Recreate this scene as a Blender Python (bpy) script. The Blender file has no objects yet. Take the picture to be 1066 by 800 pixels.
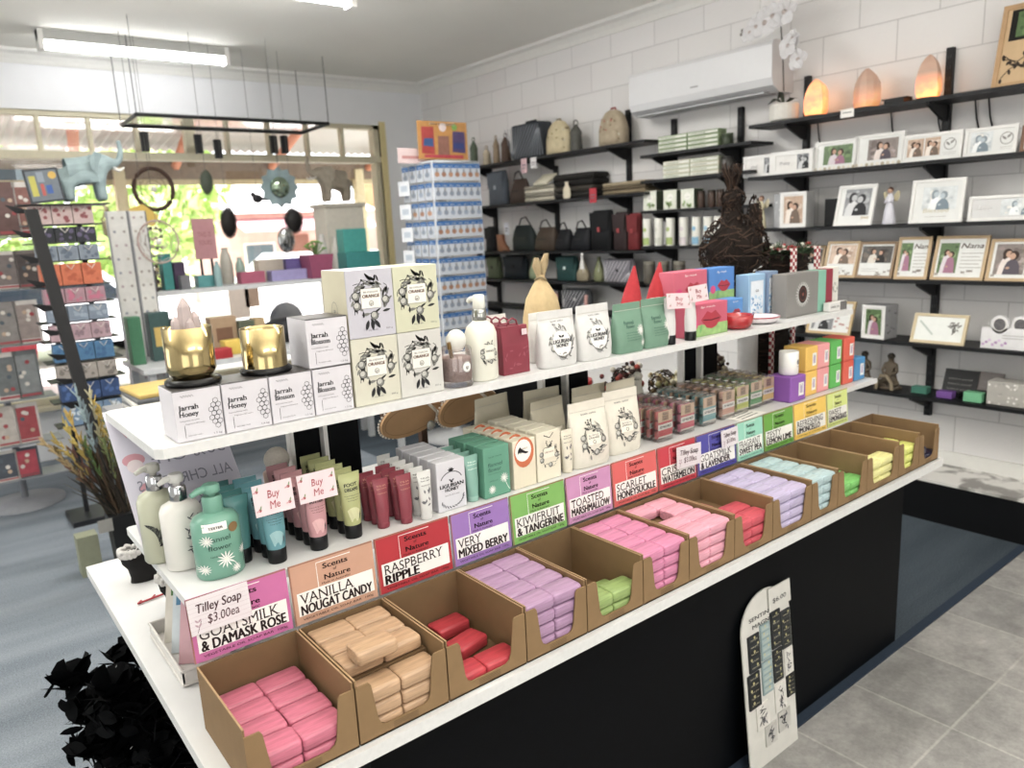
import bpy, bmesh, math, random
from math import sin, cos, pi, sqrt, radians as RAD
from mathutils import Matrix, Vector
random.seed(7)
SC = bpy.context.scene
COL = SC.collection

# ------------------------------------------------------------------ camera
FPX = 789.26
CAM = Vector((0, 0, 1.55))
def _rot(y, p, r):
    f = Vector((cos(p)*cos(y), cos(p)*sin(y), sin(p)))
    r0 = f.cross(Vector((0, 0, 1))).normalized(); u0 = r0.cross(f)
    return cos(r)*r0 + sin(r)*u0, -sin(r)*r0 + cos(r)*u0, f
CR, CU, CF = _rot(0.91024, -0.20418, -0.04983)
def at(px, py, x=None, y=None, z=None):
    """the place in the room seen at a pixel of the photo, on a known plane"""
    d = (px-533)/FPX*CR - (py-400)/FPX*CU + CF
    if x is not None: t = (x-CAM.x)/d.x
    elif y is not None: t = (y-CAM.y)/d.y
    else: t = (z-CAM.z)/d.z
    return CAM + t*d
cd = bpy.data.cameras.new('camera'); cam = bpy.data.objects.new('camera', cd); COL.objects.link(cam)
cd.sensor_width = 36; cd.lens = FPX/1066*36; cd.clip_start = .05; cd.clip_end = 200
m3 = Matrix((CR, CU, -CF)).transposed()
cam.matrix_world = Matrix.Translation(CAM) @ m3.to_4x4()
cd.dof.use_dof = True; cd.dof.focus_distance = 1.55; cd.dof.aperture_fstop = 4.2
SC.camera = cam

# ------------------------------------------------------------------ materials
SAT = .80
def lin(h):
    if isinstance(h, (tuple, list)): return tuple(h)
    h = h.lstrip('#'); out = []  # photo colours are a little greyed
    for i in (0, 2, 4):
        c = int(h[i:i+2], 16)/255
        out.append(c/12.92 if c <= .04045 else ((c+.055)/1.055)**2.4)
    g = .3*out[0]+.59*out[1]+.11*out[2]
    return tuple(g+(c-g)*SAT for c in out)
_M = {}
def mat(col, rough=.55, metal=0., var=.06, scale=30., bump=0., spec=.4, emit=0., streak=None, coat=0.):
    key = (str(col), rough, metal, var, scale, bump, spec, emit, str(streak), coat)
    if key in _M: return _M[key]
    m = bpy.data.materials.new('m_%d' % len(_M)); m.use_nodes = True
    nt = m.node_tree; b = nt.nodes['Principled BSDF']; c = lin(col)
    b.inputs['Roughness'].default_value = rough; b.inputs['Metallic'].default_value = metal
    b.inputs['Specular IOR Level'].default_value = spec; b.inputs['Coat Weight'].default_value = coat
    tc = nt.nodes.new('ShaderNodeTexCoord'); mp = nt.nodes.new('ShaderNodeMapping')
    nt.links.new(tc.outputs['Object'], mp.inputs[0])
    if streak: mp.inputs['Scale'].default_value = streak
    nz = nt.nodes.new('ShaderNodeTexNoise'); nz.inputs['Scale'].default_value = scale; nz.inputs['Detail'].default_value = 3
    nt.links.new(mp.outputs[0], nz.inputs['Vector'])
    mx = nt.nodes.new('ShaderNodeMix'); mx.data_type = 'RGBA'
    mx.inputs['A'].default_value = tuple(max(0, x*(1-var*2)) for x in c)+(1,)
    mx.inputs['B'].default_value = tuple(min(1, x*(1+var*2)) for x in c)+(1,)
    nt.links.new(nz.outputs['Fac'], mx.inputs['Factor']); nt.links.new(mx.outputs['Result'], b.inputs['Base Color'])
    if bump:
        bp = nt.nodes.new('ShaderNodeBump'); bp.inputs['Strength'].default_value = bump; bp.inputs['Distance'].default_value = .004
        nt.links.new(nz.outputs['Fac'], bp.inputs['Height']); nt.links.new(bp.outputs['Normal'], b.inputs['Normal'])
    if emit:
        nt.links.new(mx.outputs['Result'], b.inputs['Emission Color']); b.inputs['Emission Strength'].default_value = emit
    _M[key] = m; return m
def clear(tint='#ffffff', refl=.12, alpha=.0, rough=.05):
    """clear plastic or window glass: see-through with a glossy skin; alpha adds a milky part"""
    key = ('clear', tint, refl, alpha, rough)
    if key in _M: return _M[key]
    m = bpy.data.materials.new('clear_%d' % len(_M)); m.use_nodes = True; nt = m.node_tree; nt.nodes.clear()
    o = nt.nodes.new('ShaderNodeOutputMaterial'); tr = nt.nodes.new('ShaderNodeBsdfTransparent'); gl = nt.nodes.new('ShaderNodeBsdfGlossy')
    tr.inputs[0].default_value = lin(tint)+(1,); gl.inputs['Roughness'].default_value = rough
    lw = nt.nodes.new('ShaderNodeLayerWeight'); lw.inputs['Blend'].default_value = .25
    mu = nt.nodes.new('ShaderNodeMath'); mu.operation = 'MULTIPLY_ADD'; mu.inputs[1].default_value = .5; mu.inputs[2].default_value = refl*.4
    nt.links.new(lw.outputs['Fresnel'], mu.inputs[0])
    mx = nt.nodes.new('ShaderNodeMixShader'); nt.links.new(mu.outputs[0], mx.inputs[0]); nt.links.new(tr.outputs[0], mx.inputs[1]); nt.links.new(gl.outputs[0], mx.inputs[2])
    last = mx
    if alpha:
        df = nt.nodes.new('ShaderNodeBsdfDiffuse'); df.inputs[0].default_value = lin(tint)+(1,)
        m2 = nt.nodes.new('ShaderNodeMixShader'); m2.inputs[0].default_value = alpha
        nt.links.new(mx.outputs[0], m2.inputs[1]); nt.links.new(df.outputs[0], m2.inputs[2]); last = m2
    nt.links.new(last.outputs[0], o.inputs[0]); _M[key] = m; return m

# ------------------------------------------------------------------ mesh builder
_TX = {}
def text_geo(s, bold=0., shear=0., serif=False):
    key = (s, bold, shear, serif)
    if key in _TX: return _TX[key]
    cu = bpy.data.curves.new('t', 'FONT'); cu.body = s; cu.size = 1; cu.shear = shear; cu.resolution_u = 3
    ob = bpy.data.objects.new('t', cu); COL.objects.link(ob)
    dg = bpy.context.evaluated_depsgraph_get(); me = ob.evaluated_get(dg).to_mesh()
    vs = [(v.co.x, v.co.y) for v in me.vertices]; fs = [tuple(p.vertices) for p in me.polygons]
    if serif:
        ys = [v[1] for v in vs]
        caps = sorted(set(round(y, 3) for y in ys)); top = max(caps, key=lambda q: (sum(1 for y in ys if abs(y-q) < .004) if q > .5 else 0))
        for lv in (0., top):
            for e in me.edges:
                a, b = vs[e.vertices[0]], vs[e.vertices[1]]
                if abs(a[1]-lv) < .012 and abs(b[1]-lv) < .012 and .03 < abs(a[0]-b[0]) < .3:
                    x0, x1 = sorted((a[0], b[0])); t = .035; y0, y1 = (0, t) if lv == 0 else (lv-t, lv)
                    n = len(vs); vs += [(x0-.06, y0), (x1+.06, y0), (x1+.06, y1), (x0-.06, y1)]; fs.append((n, n+1, n+2, n+3))
    if bold:   # heavier strokes: the same letters laid down side by side
        n = len(vs); base = list(vs); bf = list(fs)
        for q, (dx, dy) in enumerate(((bold*1.6, 0), (bold*3.2, 0), (bold*1.6, bold))): vs += [(x+dx, y+dy) for x, y in base]; fs += [tuple(i+n*(q+1) for i in f) for f in bf]
    ob.evaluated_get(dg).to_mesh_clear(); bpy.data.objects.remove(ob); bpy.data.curves.remove(cu)
    xs = [v[0] for v in vs] or [0]; ys = [v[1] for v in vs] or [0]
    r = (vs, fs, min(xs), max(xs), min(ys), max(ys)); _TX[key] = r; return r

_RB = {}
def rbox_geo(w, d, h, r, seg):
    key = (round(w, 4), round(d, 4), round(h, 4), round(r, 4), seg)
    if key in _RB: return _RB[key]
    bm = bmesh.new(); bmesh.ops.create_cube(bm, size=1)
    for v in bm.verts: v.co = Vector((v.co.x*w, v.co.y*d, v.co.z*h))
    bmesh.ops.bevel(bm, geom=bm.edges[:], offset=r, segments=seg, affect='EDGES', profile=.5)
    bm.verts.index_update()
    g = ([v.co.copy() for v in bm.verts], [tuple(v.index for v in f.verts) for f in bm.faces]); bm.free(); _RB[key] = g; return g

class MB:
    def __init__(s, M=None): s.v = []; s.f = []; s.mi = []; s.sm = []; s.mats = []; s.M = M
    def _mi(s, m):
        if m not in s.mats: s.mats.append(m)
        return s.mats.index(m)
    def add(s, vs, fs, m, smooth=False, M=None):
        n = len(s.v); k = s._mi(m)
        for v in vs:
            v = Vector(v)
            if M is not None: v = M @ v
            if s.M is not None: v = s.M @ v
            s.v.append(v)
        for f in fs: s.f.append(tuple(i+n for i in f)); s.mi.append(k); s.sm.append(smooth)
        return s
    def box(s, a, b, m, M=None):
        x0, y0, z0 = a; x1, y1, z1 = b
        return s.add([(x0,y0,z0),(x1,y0,z0),(x1,y1,z0),(x0,y1,z0),(x0,y0,z1),(x1,y0,z1),(x1,y1,z1),(x0,y1,z1)],
                     [(0,3,2,1),(4,5,6,7),(0,1,5,4),(1,2,6,5),(2,3,7,6),(3,0,4,7)], m, False, M)
    def rbox(s, c, sz, m, r=.004, seg=2, M=None, smooth=True):
        vs, fs = rbox_geo(sz[0], sz[1], sz[2], min(r, .49*min(sz)), seg); c = Vector(c)
        return s.add([v+c for v in vs], fs, m, smooth, M)
    def loft(s, rings, m, smooth=True, cap0=True, cap1=True, M=None, closed=True):
        n = len(rings[0]); vs = [p for r in rings for p in r]; fs = []
        for i in range(len(rings)-1):
            for j in range(n if closed else n-1):
                k = (j+1) % n; fs.append((i*n+j, i*n+k, (i+1)*n+k, (i+1)*n+j))
        s.add(vs, fs, m, smooth, M)
        if cap0: s.add(rings[0], [tuple(range(n-1, -1, -1))], m, False, M)
        if cap1: s.add(rings[-1], [tuple(range(n))], m, False, M)
        return s
    def lathe(s, prof, m, n=24, c=(0,0,0), sx=1., sy=1., cap0=True, cap1=True, M=None, smooth=True):
        rs = [[(c[0]+r*sx*cos(2*pi*j/n), c[1]+r*sy*sin(2*pi*j/n), c[2]+z) for j in range(n)] for r, z in prof]
        return s.loft(rs, m, smooth, cap0, cap1, M)
    def tube(s, pts, r, m, n=6, M=None, cap=True):
        pts = [Vector(p) for p in pts]; rings = []
        for i, p in enumerate(pts):
            d = (pts[min(i+1, len(pts)-1)]-pts[max(i-1, 0)])
            d = d.normalized() if d.length > 1e-9 else Vector((0, 0, 1))
            u = d.cross(Vector((0, 0, 1)) if abs(d.z) < .9 else Vector((1, 0, 0))).normalized(); w = d.cross(u)
            rr = r[i] if isinstance(r, (list, tuple)) else r
            rings.append([p+rr*(u*cos(2*pi*j/n)+w*sin(2*pi*j/n)) for j in range(n)])
        return s.loft(rings, m, True, cap, cap, M)
    def prism(s, poly, h, m, M=None, z0=0.):
        """2-D outline (counter-clockwise) extruded from z0 to z0+h along local z"""
        n = len(poly)
        vs = [(x, y, z0) for x, y in poly]+[(x, y, z0+h) for x, y in poly]
        fs = [tuple(range(n-1, -1, -1)), tuple(range(n, 2*n))]+[(i, (i+1) % n, n+(i+1) % n, n+i) for i in range(n)]
        return s.add(vs, fs, m, False, M)
    def ball(s, c, r, m, M=None, n=12, sc=(1,1,1)):
        k = max(5, n//2+1)
        rs = [[(c[0]+sc[0]*r*sin(t)*cos(2*pi*j/n), c[1]+sc[1]*r*sin(t)*sin(2*pi*j/n), c[2]-sc[2]*r*cos(t)) for j in range(n)] for t in [pi*(.04+.92*i/(k-1)) for i in range(k)]]
        return s.loft(rs, m, True, True, True, M)
    # flat marks on a surface (u right, v up, w off the surface)
    def flat(s, poly, m, M, w=.0004): return s.add([(x, y, w) for x, y in poly], [tuple(range(len(poly)))], m, False, M)
    def rect(s, x0, y0, x1, y1, m, M, w=.0004): return s.flat([(x0,y0),(x1,y0),(x1,y1),(x0,y1)], m, M, w)
    def disc(s, cx, cy, r, m, M, w=.0005, n=14, sy=1.): return s.flat([(cx+r*cos(2*pi*i/n), cy+r*sy*sin(2*pi*i/n)) for i in range(n)], m, M, w)
    def ring(s, cx, cy, r, t, m, M, w=.0005, n=14, sy=1.): return s.stroke([(cx+r*cos(2*pi*i/n), cy+r*sy*sin(2*pi*i/n)) for i in range(n+1)], t, m, M, w)
    def stroke(s, pts, t, m, M, w=.0005):
        vs = []; fs = []
        for i, p in enumerate(pts):
            a = pts[max(i-1, 0)]; b = pts[min(i+1, len(pts)-1)]; dx, dy = b[0]-a[0], b[1]-a[1]; l = sqrt(dx*dx+dy*dy) or 1
            tt = t[i] if isinstance(t, (list, tuple)) else t
            ox, oy = -dy/l*tt/2, dx/l*tt/2; vs += [(p[0]+ox, p[1]+oy, w), (p[0]-ox, p[1]-oy, w)]
        for i in range(len(pts)-1): fs.append((2*i+1, 2*i+3, 2*i+2, 2*i))
        return s.add(vs, fs, m, False, M)
    def leaf(s, x, y, ang, L, W, m, M, w=.0006):
        p = []
        for i in range(5): t = i/4; p.append((t*L, W/2*sin(pi*t)**.8 if 0 < t < 1 else 0))
        for i in range(3, 0, -1): t = i/4; p.append((t*L, -W/2*sin(pi*t)**.8))
        ca, sa = cos(ang), sin(ang)
        return s.flat([(x+ca*a-sa*b, y+sa*a+ca*b) for a, b in reversed(p)][::-1], m, M, w)
    def text(s, tx, m, M, x, y, size=None, width=None, height=None, w=.0007, bold=0., shear=0., serif=False, align='l', warp=None, mirror=False):
        """letters from the builtin font; size = em, or fit to width (and height = cap height)"""
        vs, fs, x0, x1, y0, y1 = text_geo(tx, bold, shear, serif)
        sx = sy = size or 1
        if height: sy = height/.73; sx = sy
        if width:
            sx = width/(x1-x0)
            if not height and not size: sy = sx
        W = (x1-x0)*sx; ox = {'l': 0, 'c': -W/2, 'r': -W}[align]
        pts = []
        for a, b in vs:
            u = (a-x0)*sx
            if mirror: u = W-u
            p = (x+ox+u, y+b*sy, w)
            pts.append(warp(p) if warp else p)
        return s.add(pts, [f[::-1] for f in fs] if mirror else fs, m, False, M)
    def build(s, name, parent=None, loc=(0,0,0), rotz=0., rot=None):
        me = bpy.data.meshes.new(name); me.from_pydata([tuple(v) for v in s.v], [], s.f)
        for m in s.mats: me.materials.append(m)
        me.polygons.foreach_set('material_index', s.mi); me.polygons.foreach_set('use_smooth', s.sm); me.update()
        o = bpy.data.objects.new(name, me); COL.objects.link(o); o.location = loc; o.rotation_euler = rot or (0, 0, rotz)
        if parent is not None: o.parent = parent
        return o

def faceM(x=0, y=0, z=0, tilt=0.):
    """marks on a face looking to -y; origin at the face's lower left; tilt leans its top to +y"""
    return Matrix.Translation((x, y, z)) @ Matrix.Rotation(-tilt, 4, 'X') @ Matrix(((1,0,0,0),(0,0,-1,0),(0,1,0,0),(0,0,0,1)))
def leftM(x=0, y=0, z=0):
    """marks on a face looking to -x (u runs to -y)"""
    return Matrix.Translation((x, y, z)) @ Matrix(((0,0,-1,0),(-1,0,0,0),(0,1,0,0),(0,0,0,1)))
def topM(x=0, y=0, z=0): return Matrix.Translation((x, y, z))

def tag(o, label=None, cat=None, group=None, kind=None):
    if label: o['label'] = label
    if cat: o['category'] = cat
    if group: o['group'] = group
    if kind: o['kind'] = kind
    return o
def thing(name, label, cat, loc=(0,0,0), rotz=0., group=None):
    o = bpy.data.objects.new(name, None); COL.objects.link(o); o.location = loc; o.rotation_euler = (0, 0, rotz); o.empty_display_size = .05
    return tag(o, label, cat, group)
KIDS = {}
def kids(o): return [c for c in o.children]
def dup(root, loc, rotz=None, label=None, group=None):
    r = root.copy(); COL.objects.link(r); r.location = loc
    if rotz is not None: r.rotation_euler = (0, 0, rotz)
    if label: r['label'] = label
    if group: r['group'] = group
    for ch in kids(root):
        c = ch.copy(); COL.objects.link(c); c.parent = r
        for g in kids(ch):
            d = g.copy(); COL.objects.link(d); d.parent = c
    return r
def struct(name, mb, **k): return tag(mb.build(name, **k), kind='structure')

# a rounded standing body given by (z, half width, half depth) sections
class Soft:
    def __init__(s, prof, e=2., n=28): s.p = prof; s.e = e; s.n = n
    def ring(s, z, rx, ry, e):
        out = []
        for j in range(s.n):
            t = 2*pi*j/s.n; c, q = cos(t), sin(t)
            out.append((rx*abs(c)**(2/e)*(1 if c >= 0 else -1), ry*abs(q)**(2/e)*(1 if q >= 0 else -1), z))
        return out
    def put(s, mb, m, cap0=True, cap1=True, smooth=True):
        mb.loft([s.ring(z, a, b, s.e) for z, a, b in s.p], m, smooth, cap0, cap1); return s
    def dims(s, z):
        p = s.p
        for i in range(len(p)-1):
            if p[i][0] <= z <= p[i+1][0]:
                t = (z-p[i][0])/max(1e-9, p[i+1][0]-p[i][0]); return [p[i][k]*(1-t)+p[i+1][k]*t for k in (1, 2)]
        return p[-1][1:] if z > p[-1][0] else p[0][1:]
    def warp(s, q):
        u, v, w = q; rx, ry = s.dims(v); t = min(1, abs(u)/rx)
        return (u, v, ry*(1-t**s.e)**(1/s.e)+w)
    def M(s): return Matrix(((1,0,0,0),(0,0,-1,0),(0,1,0,0),(0,0,0,1)))

ORD = ['front', 'second', 'third', 'fourth', 'fifth', 'sixth', 'seventh', 'eighth']
INK = mat('#26262a', .6, var=.02); WHITE = mat('#e8e6e1', .5, var=.02); PAPER = mat('#efece6', .7, var=.02); BLACK = mat('#0c0d10', .45, var=.1)
GREYINK = mat('#6a6a70', .6, var=.02)
# ------------------------------------------------------------------ the room
XW, YW, ZC = 4.12, 6.5, 2.92
def nodemat(name):
    m = bpy.data.materials.new(name); m.use_nodes = True; return m, m.node_tree, m.node_tree.nodes['Principled BSDF']
def N(nt, t, **k):
    n = nt.nodes.new(t)
    for a, v in k.items():
        if a in n.inputs: n.inputs[a].default_value = v
        else: setattr(n, a, v)
    return n
def tile_mat():
    m, nt, b = nodemat('grey_stone_tiles'); L = nt.links.new
    tc = N(nt, 'ShaderNodeTexCoord'); mp = N(nt, 'ShaderNodeMapping'); L(tc.outputs['Object'], mp.inputs[0]); mp.inputs['Location'].default_value = (-.15, -.205, 0)
    br = N(nt, 'ShaderNodeTexBrick'); br.offset = .0
    br.inputs['Scale'].default_value = 1; br.inputs['Brick Width'].default_value = .35; br.inputs['Row Height'].default_value = .305
    br.inputs['Mortar Size'].default_value = .006; br.inputs['Mortar Smooth'].default_value = .8
    br.inputs['Color1'].default_value = lin('#979592')+(1,); br.inputs['Color2'].default_value = lin('#aca9a5')+(1,); br.inputs['Mortar'].default_value = lin('#b7b4ae')+(1,)
    L(mp.outputs[0], br.inputs['Vector'])
    n1 = N(nt, 'ShaderNodeTexNoise', Scale=7., Detail=8., Roughness=.65); L(tc.outputs['Object'], n1.inputs['Vector'])
    n2 = N(nt, 'ShaderNodeTexNoise', Scale=60., Detail=6., Roughness=.7); L(tc.outputs['Object'], n2.inputs['Vector'])
    r1 = N(nt, 'ShaderNodeMapRange'); r1.inputs['From Min'].default_value = .3; r1.inputs['From Max'].default_value = .7; r1.inputs['To Min'].default_value = .66; r1.inputs['To Max'].default_value = 1.2
    r2 = N(nt, 'ShaderNodeMapRange'); r2.inputs['From Min'].default_value = .3; r2.inputs['From Max'].default_value = .7; r2.inputs['To Min'].default_value = .86; r2.inputs['To Max'].default_value = 1.12
    L(n1.outputs['Fac'], r1.inputs[0]); L(n2.outputs['Fac'], r2.inputs[0])
    mu = N(nt, 'ShaderNodeMath', operation='MULTIPLY'); L(r1.outputs[0], mu.inputs[0]); L(r2.outputs[0], mu.inputs[1])
    vm = N(nt, 'ShaderNodeVectorMath', operation='SCALE'); L(br.outputs['Color'], vm.inputs[0]); L(mu.outputs[0], vm.inputs['Scale'])
    L(vm.outputs[0], b.inputs['Base Color']); b.inputs['Roughness'].default_value = .6
    bp = N(nt, 'ShaderNodeBump', Strength=.15, Distance=.003); L(n2.outputs['Fac'], bp.inputs['Height']); L(bp.outputs[0], b.inputs['Normal']); return m
def carpet_mat(c0, c1):
    m, nt, b = nodemat('blue_grey_carpet'); L = nt.links.new
    tc = N(nt, 'ShaderNodeTexCoord')
    n1 = N(nt, 'ShaderNodeTexNoise', Scale=180., Detail=4., Roughness=.8); L(tc.outputs['Object'], n1.inputs['Vector'])
    mp = N(nt, 'ShaderNodeMapping'); mp.inputs['Scale'].default_value = (.35, 3.2, 1); mp.inputs['Rotation'].default_value = (0, 0, .12); L(tc.outputs['Object'], mp.inputs[0])
    n2 = N(nt, 'ShaderNodeTexNoise', Scale=1.6, Detail=3.); L(mp.outputs[0], n2.inputs['Vector'])
    ad = N(nt, 'ShaderNodeMath', operation='MULTIPLY_ADD'); L(n2.outputs['Fac'], ad.inputs[0]); ad.inputs[1].default_value = .45; L(n1.outputs['Fac'], ad.inputs[2])
    rp = N(nt, 'ShaderNodeValToRGB'); rp.color_ramp.elements[0].position = .45; rp.color_ramp.elements[1].position = 1.
    rp.color_ramp.elements[0].color = lin(c0)+(1,); rp.color_ramp.elements[1].color = lin(c1)+(1,)
    L(ad.outputs[0], rp.inputs[0]); L(rp.outputs[0], b.inputs['Base Color']); b.inputs['Roughness'].default_value = .95; b.inputs['Specular IOR Level'].default_value = .1
    bp = N(nt, 'ShaderNodeBump', Strength=.5, Distance=.006); L(n1.outputs['Fac'], bp.inputs['Height']); L(bp.outputs[0], b.inputs['Normal']); return m
def block_mat():
    m, nt, b = nodemat('white_painted_blockwork'); L = nt.links.new
    tc = N(nt, 'ShaderNodeTexCoord'); sp = N(nt, 'ShaderNodeSeparateXYZ'); cb = N(nt, 'ShaderNodeCombineXYZ')
    L(tc.outputs['Object'], sp.inputs[0]); L(sp.outputs['Y'], cb.inputs['X']); L(sp.outputs['Z'], cb.inputs['Y'])
    mp = N(nt, 'ShaderNodeMapping'); L(cb.outputs[0], mp.inputs[0]); mp.inputs['Location'].default_value = (.215, .12, 0)
    br = N(nt, 'ShaderNodeTexBrick'); br.offset = .5
    br.inputs['Scale'].default_value = 1; br.inputs['Brick Width'].default_value = .4; br.inputs['Row Height'].default_value = .2
    br.inputs['Mortar Size'].default_value = .004; br.inputs['Mortar Smooth'].default_value = .6
    br.inputs['Color1'].default_value = lin('#e6e4e3')+(1,); br.inputs['Color2'].default_value = lin('#e0dedd')+(1,); br.inputs['Mortar'].default_value = lin('#c9c7c6')+(1,)
    L(mp.outputs[0], br.inputs['Vector']); L(br.outputs['Color'], b.inputs['Base Color']); b.inputs['Roughness'].default_value = .55
    nz = N(nt, 'ShaderNodeTexNoise', Scale=60., Detail=4.); L(tc.outputs['Object'], nz.inputs['Vector'])
    ma = N(nt, 'ShaderNodeMath', operation='MULTIPLY_ADD'); L(br.outputs['Fac'], ma.inputs[0]); ma.inputs[1].default_value = -1.5; L(nz.outputs['Fac'], ma.inputs[2])
    bp = N(nt, 'ShaderNodeBump', Strength=.35, Distance=.006); L(ma.outputs[0], bp.inputs['Height']); L(bp.outputs[0], b.inputs['Normal']); return m
def marble_mat():
    m, nt, b = nodemat('marbled_white'); L = nt.links.new
    tc = N(nt, 'ShaderNodeTexCoord'); n1 = N(nt, 'ShaderNodeTexNoise', Scale=7., Detail=5., Distortion=.6); L(tc.outputs['Object'], n1.inputs['Vector'])
    rp = N(nt, 'ShaderNodeValToRGB'); e = rp.color_ramp.elements; e[0].position = .40; e[0].color = lin('#8d8984')+(1,); e[1].position = .5; e[1].color = lin('#dedbd6')+(1,)
    L(n1.outputs['Fac'], rp.inputs[0]); L(rp.outputs[0], b.inputs['Base Color']); b.inputs['Roughness'].default_value = .35; return m
BLOCK = block_mat()
PLAIN = mat('#e6e7ea', .7, var=.015, scale=4); CEIL = mat('#f0eee6', .8, var=.02, scale=2); TRIM = mat('#e3e2dd', .5, var=.02)
XL, YB = -2.6, -2.6
struct('floor_tile', MB().box((XL, YB, -.05), (XW, 1.126, 0), tile_mat()))
struct('floor_carpet', MB().box((XL, 1.126, -.05), (2.4, YW, 0), carpet_mat('#4e5964', '#a6afb9')))
# same carpet; the shade right of the table is painted as darker colours
struct('floor_carpet_shaded', MB().box((2.4, 1.126, -.05), (XW, YW, 0), carpet_mat('#2a343d', '#66727d')))
# slate blue carpet edging beside the tiles
struct('trim_1', MB().box((XL, 1.118, 0), (3.80, 1.150, .006), mat('#2b3a4c', .8, var=.12, scale=120)))
struct('ceiling', MB().box((XL, YB, ZC), (XW+.15, YW+.15, ZC+.12), CEIL))
struct('wall_right', MB().box((XW, YB, -.05), (XW+.15, YW+.15, ZC), BLOCK))
struct('wall_left', MB().box((XL-.15, YB, -.05), (XL, YW, ZC), PLAIN))
struct('wall_back', MB().box((XL, YB-.15, -.05), (XW, YB, ZC), PLAIN))
WX0, WX1, WZ0, WZ1 = -.6, 3.64, .42, 2.53
mb = MB(); mb.box((XL, YW, WZ1), (XW, YW+.15, ZC), PLAIN).box((WX1, YW, -.05), (XW, YW+.15, WZ1), PLAIN)
mb.box((XL, YW, -.05), (WX0, YW+.15, WZ1), PLAIN).box((WX0, YW, -.05), (WX1, YW+.15, WZ0), PLAIN); struct('wall_front', mb)
def cornice(name, a, b, axis):
    pr = [(0, 0), (.085, 0), (.078, -.018), (.045, -.034), (.022, -.062), (.012, -.09), (0, -.09)]
    mb = MB(); rings = []
    for t in (a, b):
        rings.append([(XW-p, t, ZC+q) if axis == 'y' else (t, YW-p, ZC+q) for p, q in pr])
    mb.loft(rings, TRIM, False); struct(name, mb)
cornice('trim_2', YB, YW, 'y'); cornice('trim_3', XL, XW, 'x')
struct('baseboard_right', MB().box((XW-.018, YB, .22), (XW, YW-.02, .29), TRIM))
# low plinth along the right wall: black front, marbled top
mb = MB(); mb.box((3.82, YB, 0), (XW, YW-.02, .205), BLACK); mb.box((3.81, YB, .205), (XW, YW-.02, .22), marble_mat()); struct('trim_4', mb)
# the shop window: cream frame with a row of top lights
FR = mat('#cfc6a8', .5, var=.05); GLASS = clear('#ffffff', .12)
w = thing('window_1', None, None, (0, YW, 0)); w['kind'] = 'structure'
mb = MB(); mb.box((WX0, .02, WZ1-.035), (WX1, .12, WZ1), FR).box((WX0, .02, WZ0), (WX1, .12, WZ0+.05), FR)
mb.box((WX1-.05, .02, WZ0), (WX1, .12, WZ1), FR).box((WX0, .02, WZ0), (WX0+.05, .12, WZ1), FR)
mb.box((WX0, .0, 2.195), (WX1, .13, 2.25), FR)
for x in (-.1, .24, .57, .905, 1.235, 1.56, 1.92, 2.25, 2.6, 2.945, 3.28): mb.box((x-.013, .03, 2.25), (x+.013, .1, WZ1), FR)
mb.box((1.93, .03, 2.25), (1.99, .1, WZ1), FR)
tag(mb.build('window_frame', w), kind='structure')
tag(MB().box((WX0, .065, WZ0), (WX1, .071, WZ1), GLASS).build('window_glass', w), kind='structure')
tag(MB().box((WX0-.02, -.10, WZ0-.03), (WX1+.02, .02, WZ0), FR).build('window_sill', w), kind='structure')
tag(MB().box((WX1, -.012, WZ0), (WX1+.06, .02, WZ1+.03), mat('#dccb8c', .5, var=.04)).build('window_casing', w), kind='structure')

# ------------------------------------------------------------------ ceiling lights
TUBE = mat('#ffffff', .3, emit=30., var=0)
def batten(x0, x1, y, label):
    t = thing('fluorescent_light', label, 'ceiling light', ((x0+x1)/2, y, ZC-.09)); L = (x1-x0)/2
    mb = MB(); mb.box((-L, -.045, .03), (L, .045, .09), mat('#b9b9b4', .4, var=.03)); mb.box((-L, -.05, -.03), (-L+.03, .05, .09), WHITE).box((L-.03, -.05, -.03), (L, .05, .09), WHITE); mb.build('housing', t)
    MB().tube([(-L+.03, 0, 0), (L-.03, 0, 0)], .022, TUBE, 10).build('light_tube', t); return t
batten(.89, 2.09, 5.88, 'white fluorescent batten on the ceiling near the shop window')
batten(1.02, 2.22, 4.15, 'fluorescent batten cut off by the top edge, nearer the camera')
def area(name, loc, size, power, col=(1, 1, 1), rot=(0, 0, 0)):
    ld = bpy.data.lights.new(name, 'AREA'); ld.shape = 'RECTANGLE'; ld.size, ld.size_y = size; ld.energy = power; ld.color = col
    o = bpy.data.objects.new(name, ld); COL.objects.link(o); o.location = loc; o.rotation_euler = rot; return o
# ceiling fittings behind and beside the camera light the front of the display
area('ceiling_lamp', (.2, -.9, 2.82), (1.3, .3), 20, (1, .97, .93))
area('ceiling_lamp', (2.2, -.9, 2.82), (1.3, .3), 20, (1, .97, .93))
area('ceiling_lamp', (1.9, 1.6, 2.82), (1.3, .25), 13, (1, .98, .95))
area('ceiling_lamp', (2.0, 3.7, 2.82), (1.3, .25), 42, (1, .98, .95))
area('ceiling_lamp', (-.8, 2.2, 2.82), (1.3, .25), 18, (1, .98, .95))
# added upward fill, unseen in mid-air, to brighten the ceiling
for x, y in ((.2, -.9), (1.8, -.9), (1.0, 1.0), (.7, 3.3), (-.8, 2.2)): area('ceiling_fill_up', (x, y, 2.25), (1.8, 1.2), 44, (1, .98, .93), (pi, 0, 0))
area('side_fill_light', (-2.5, 4.2, 1.5), (2.2, 1.8), 48, (1, .99, .97), Vector((1, -.03, .06)).to_track_quat('-Z', 'Y').to_euler())  # added fill out of view at left, brightens the wall between the shelves
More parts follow.
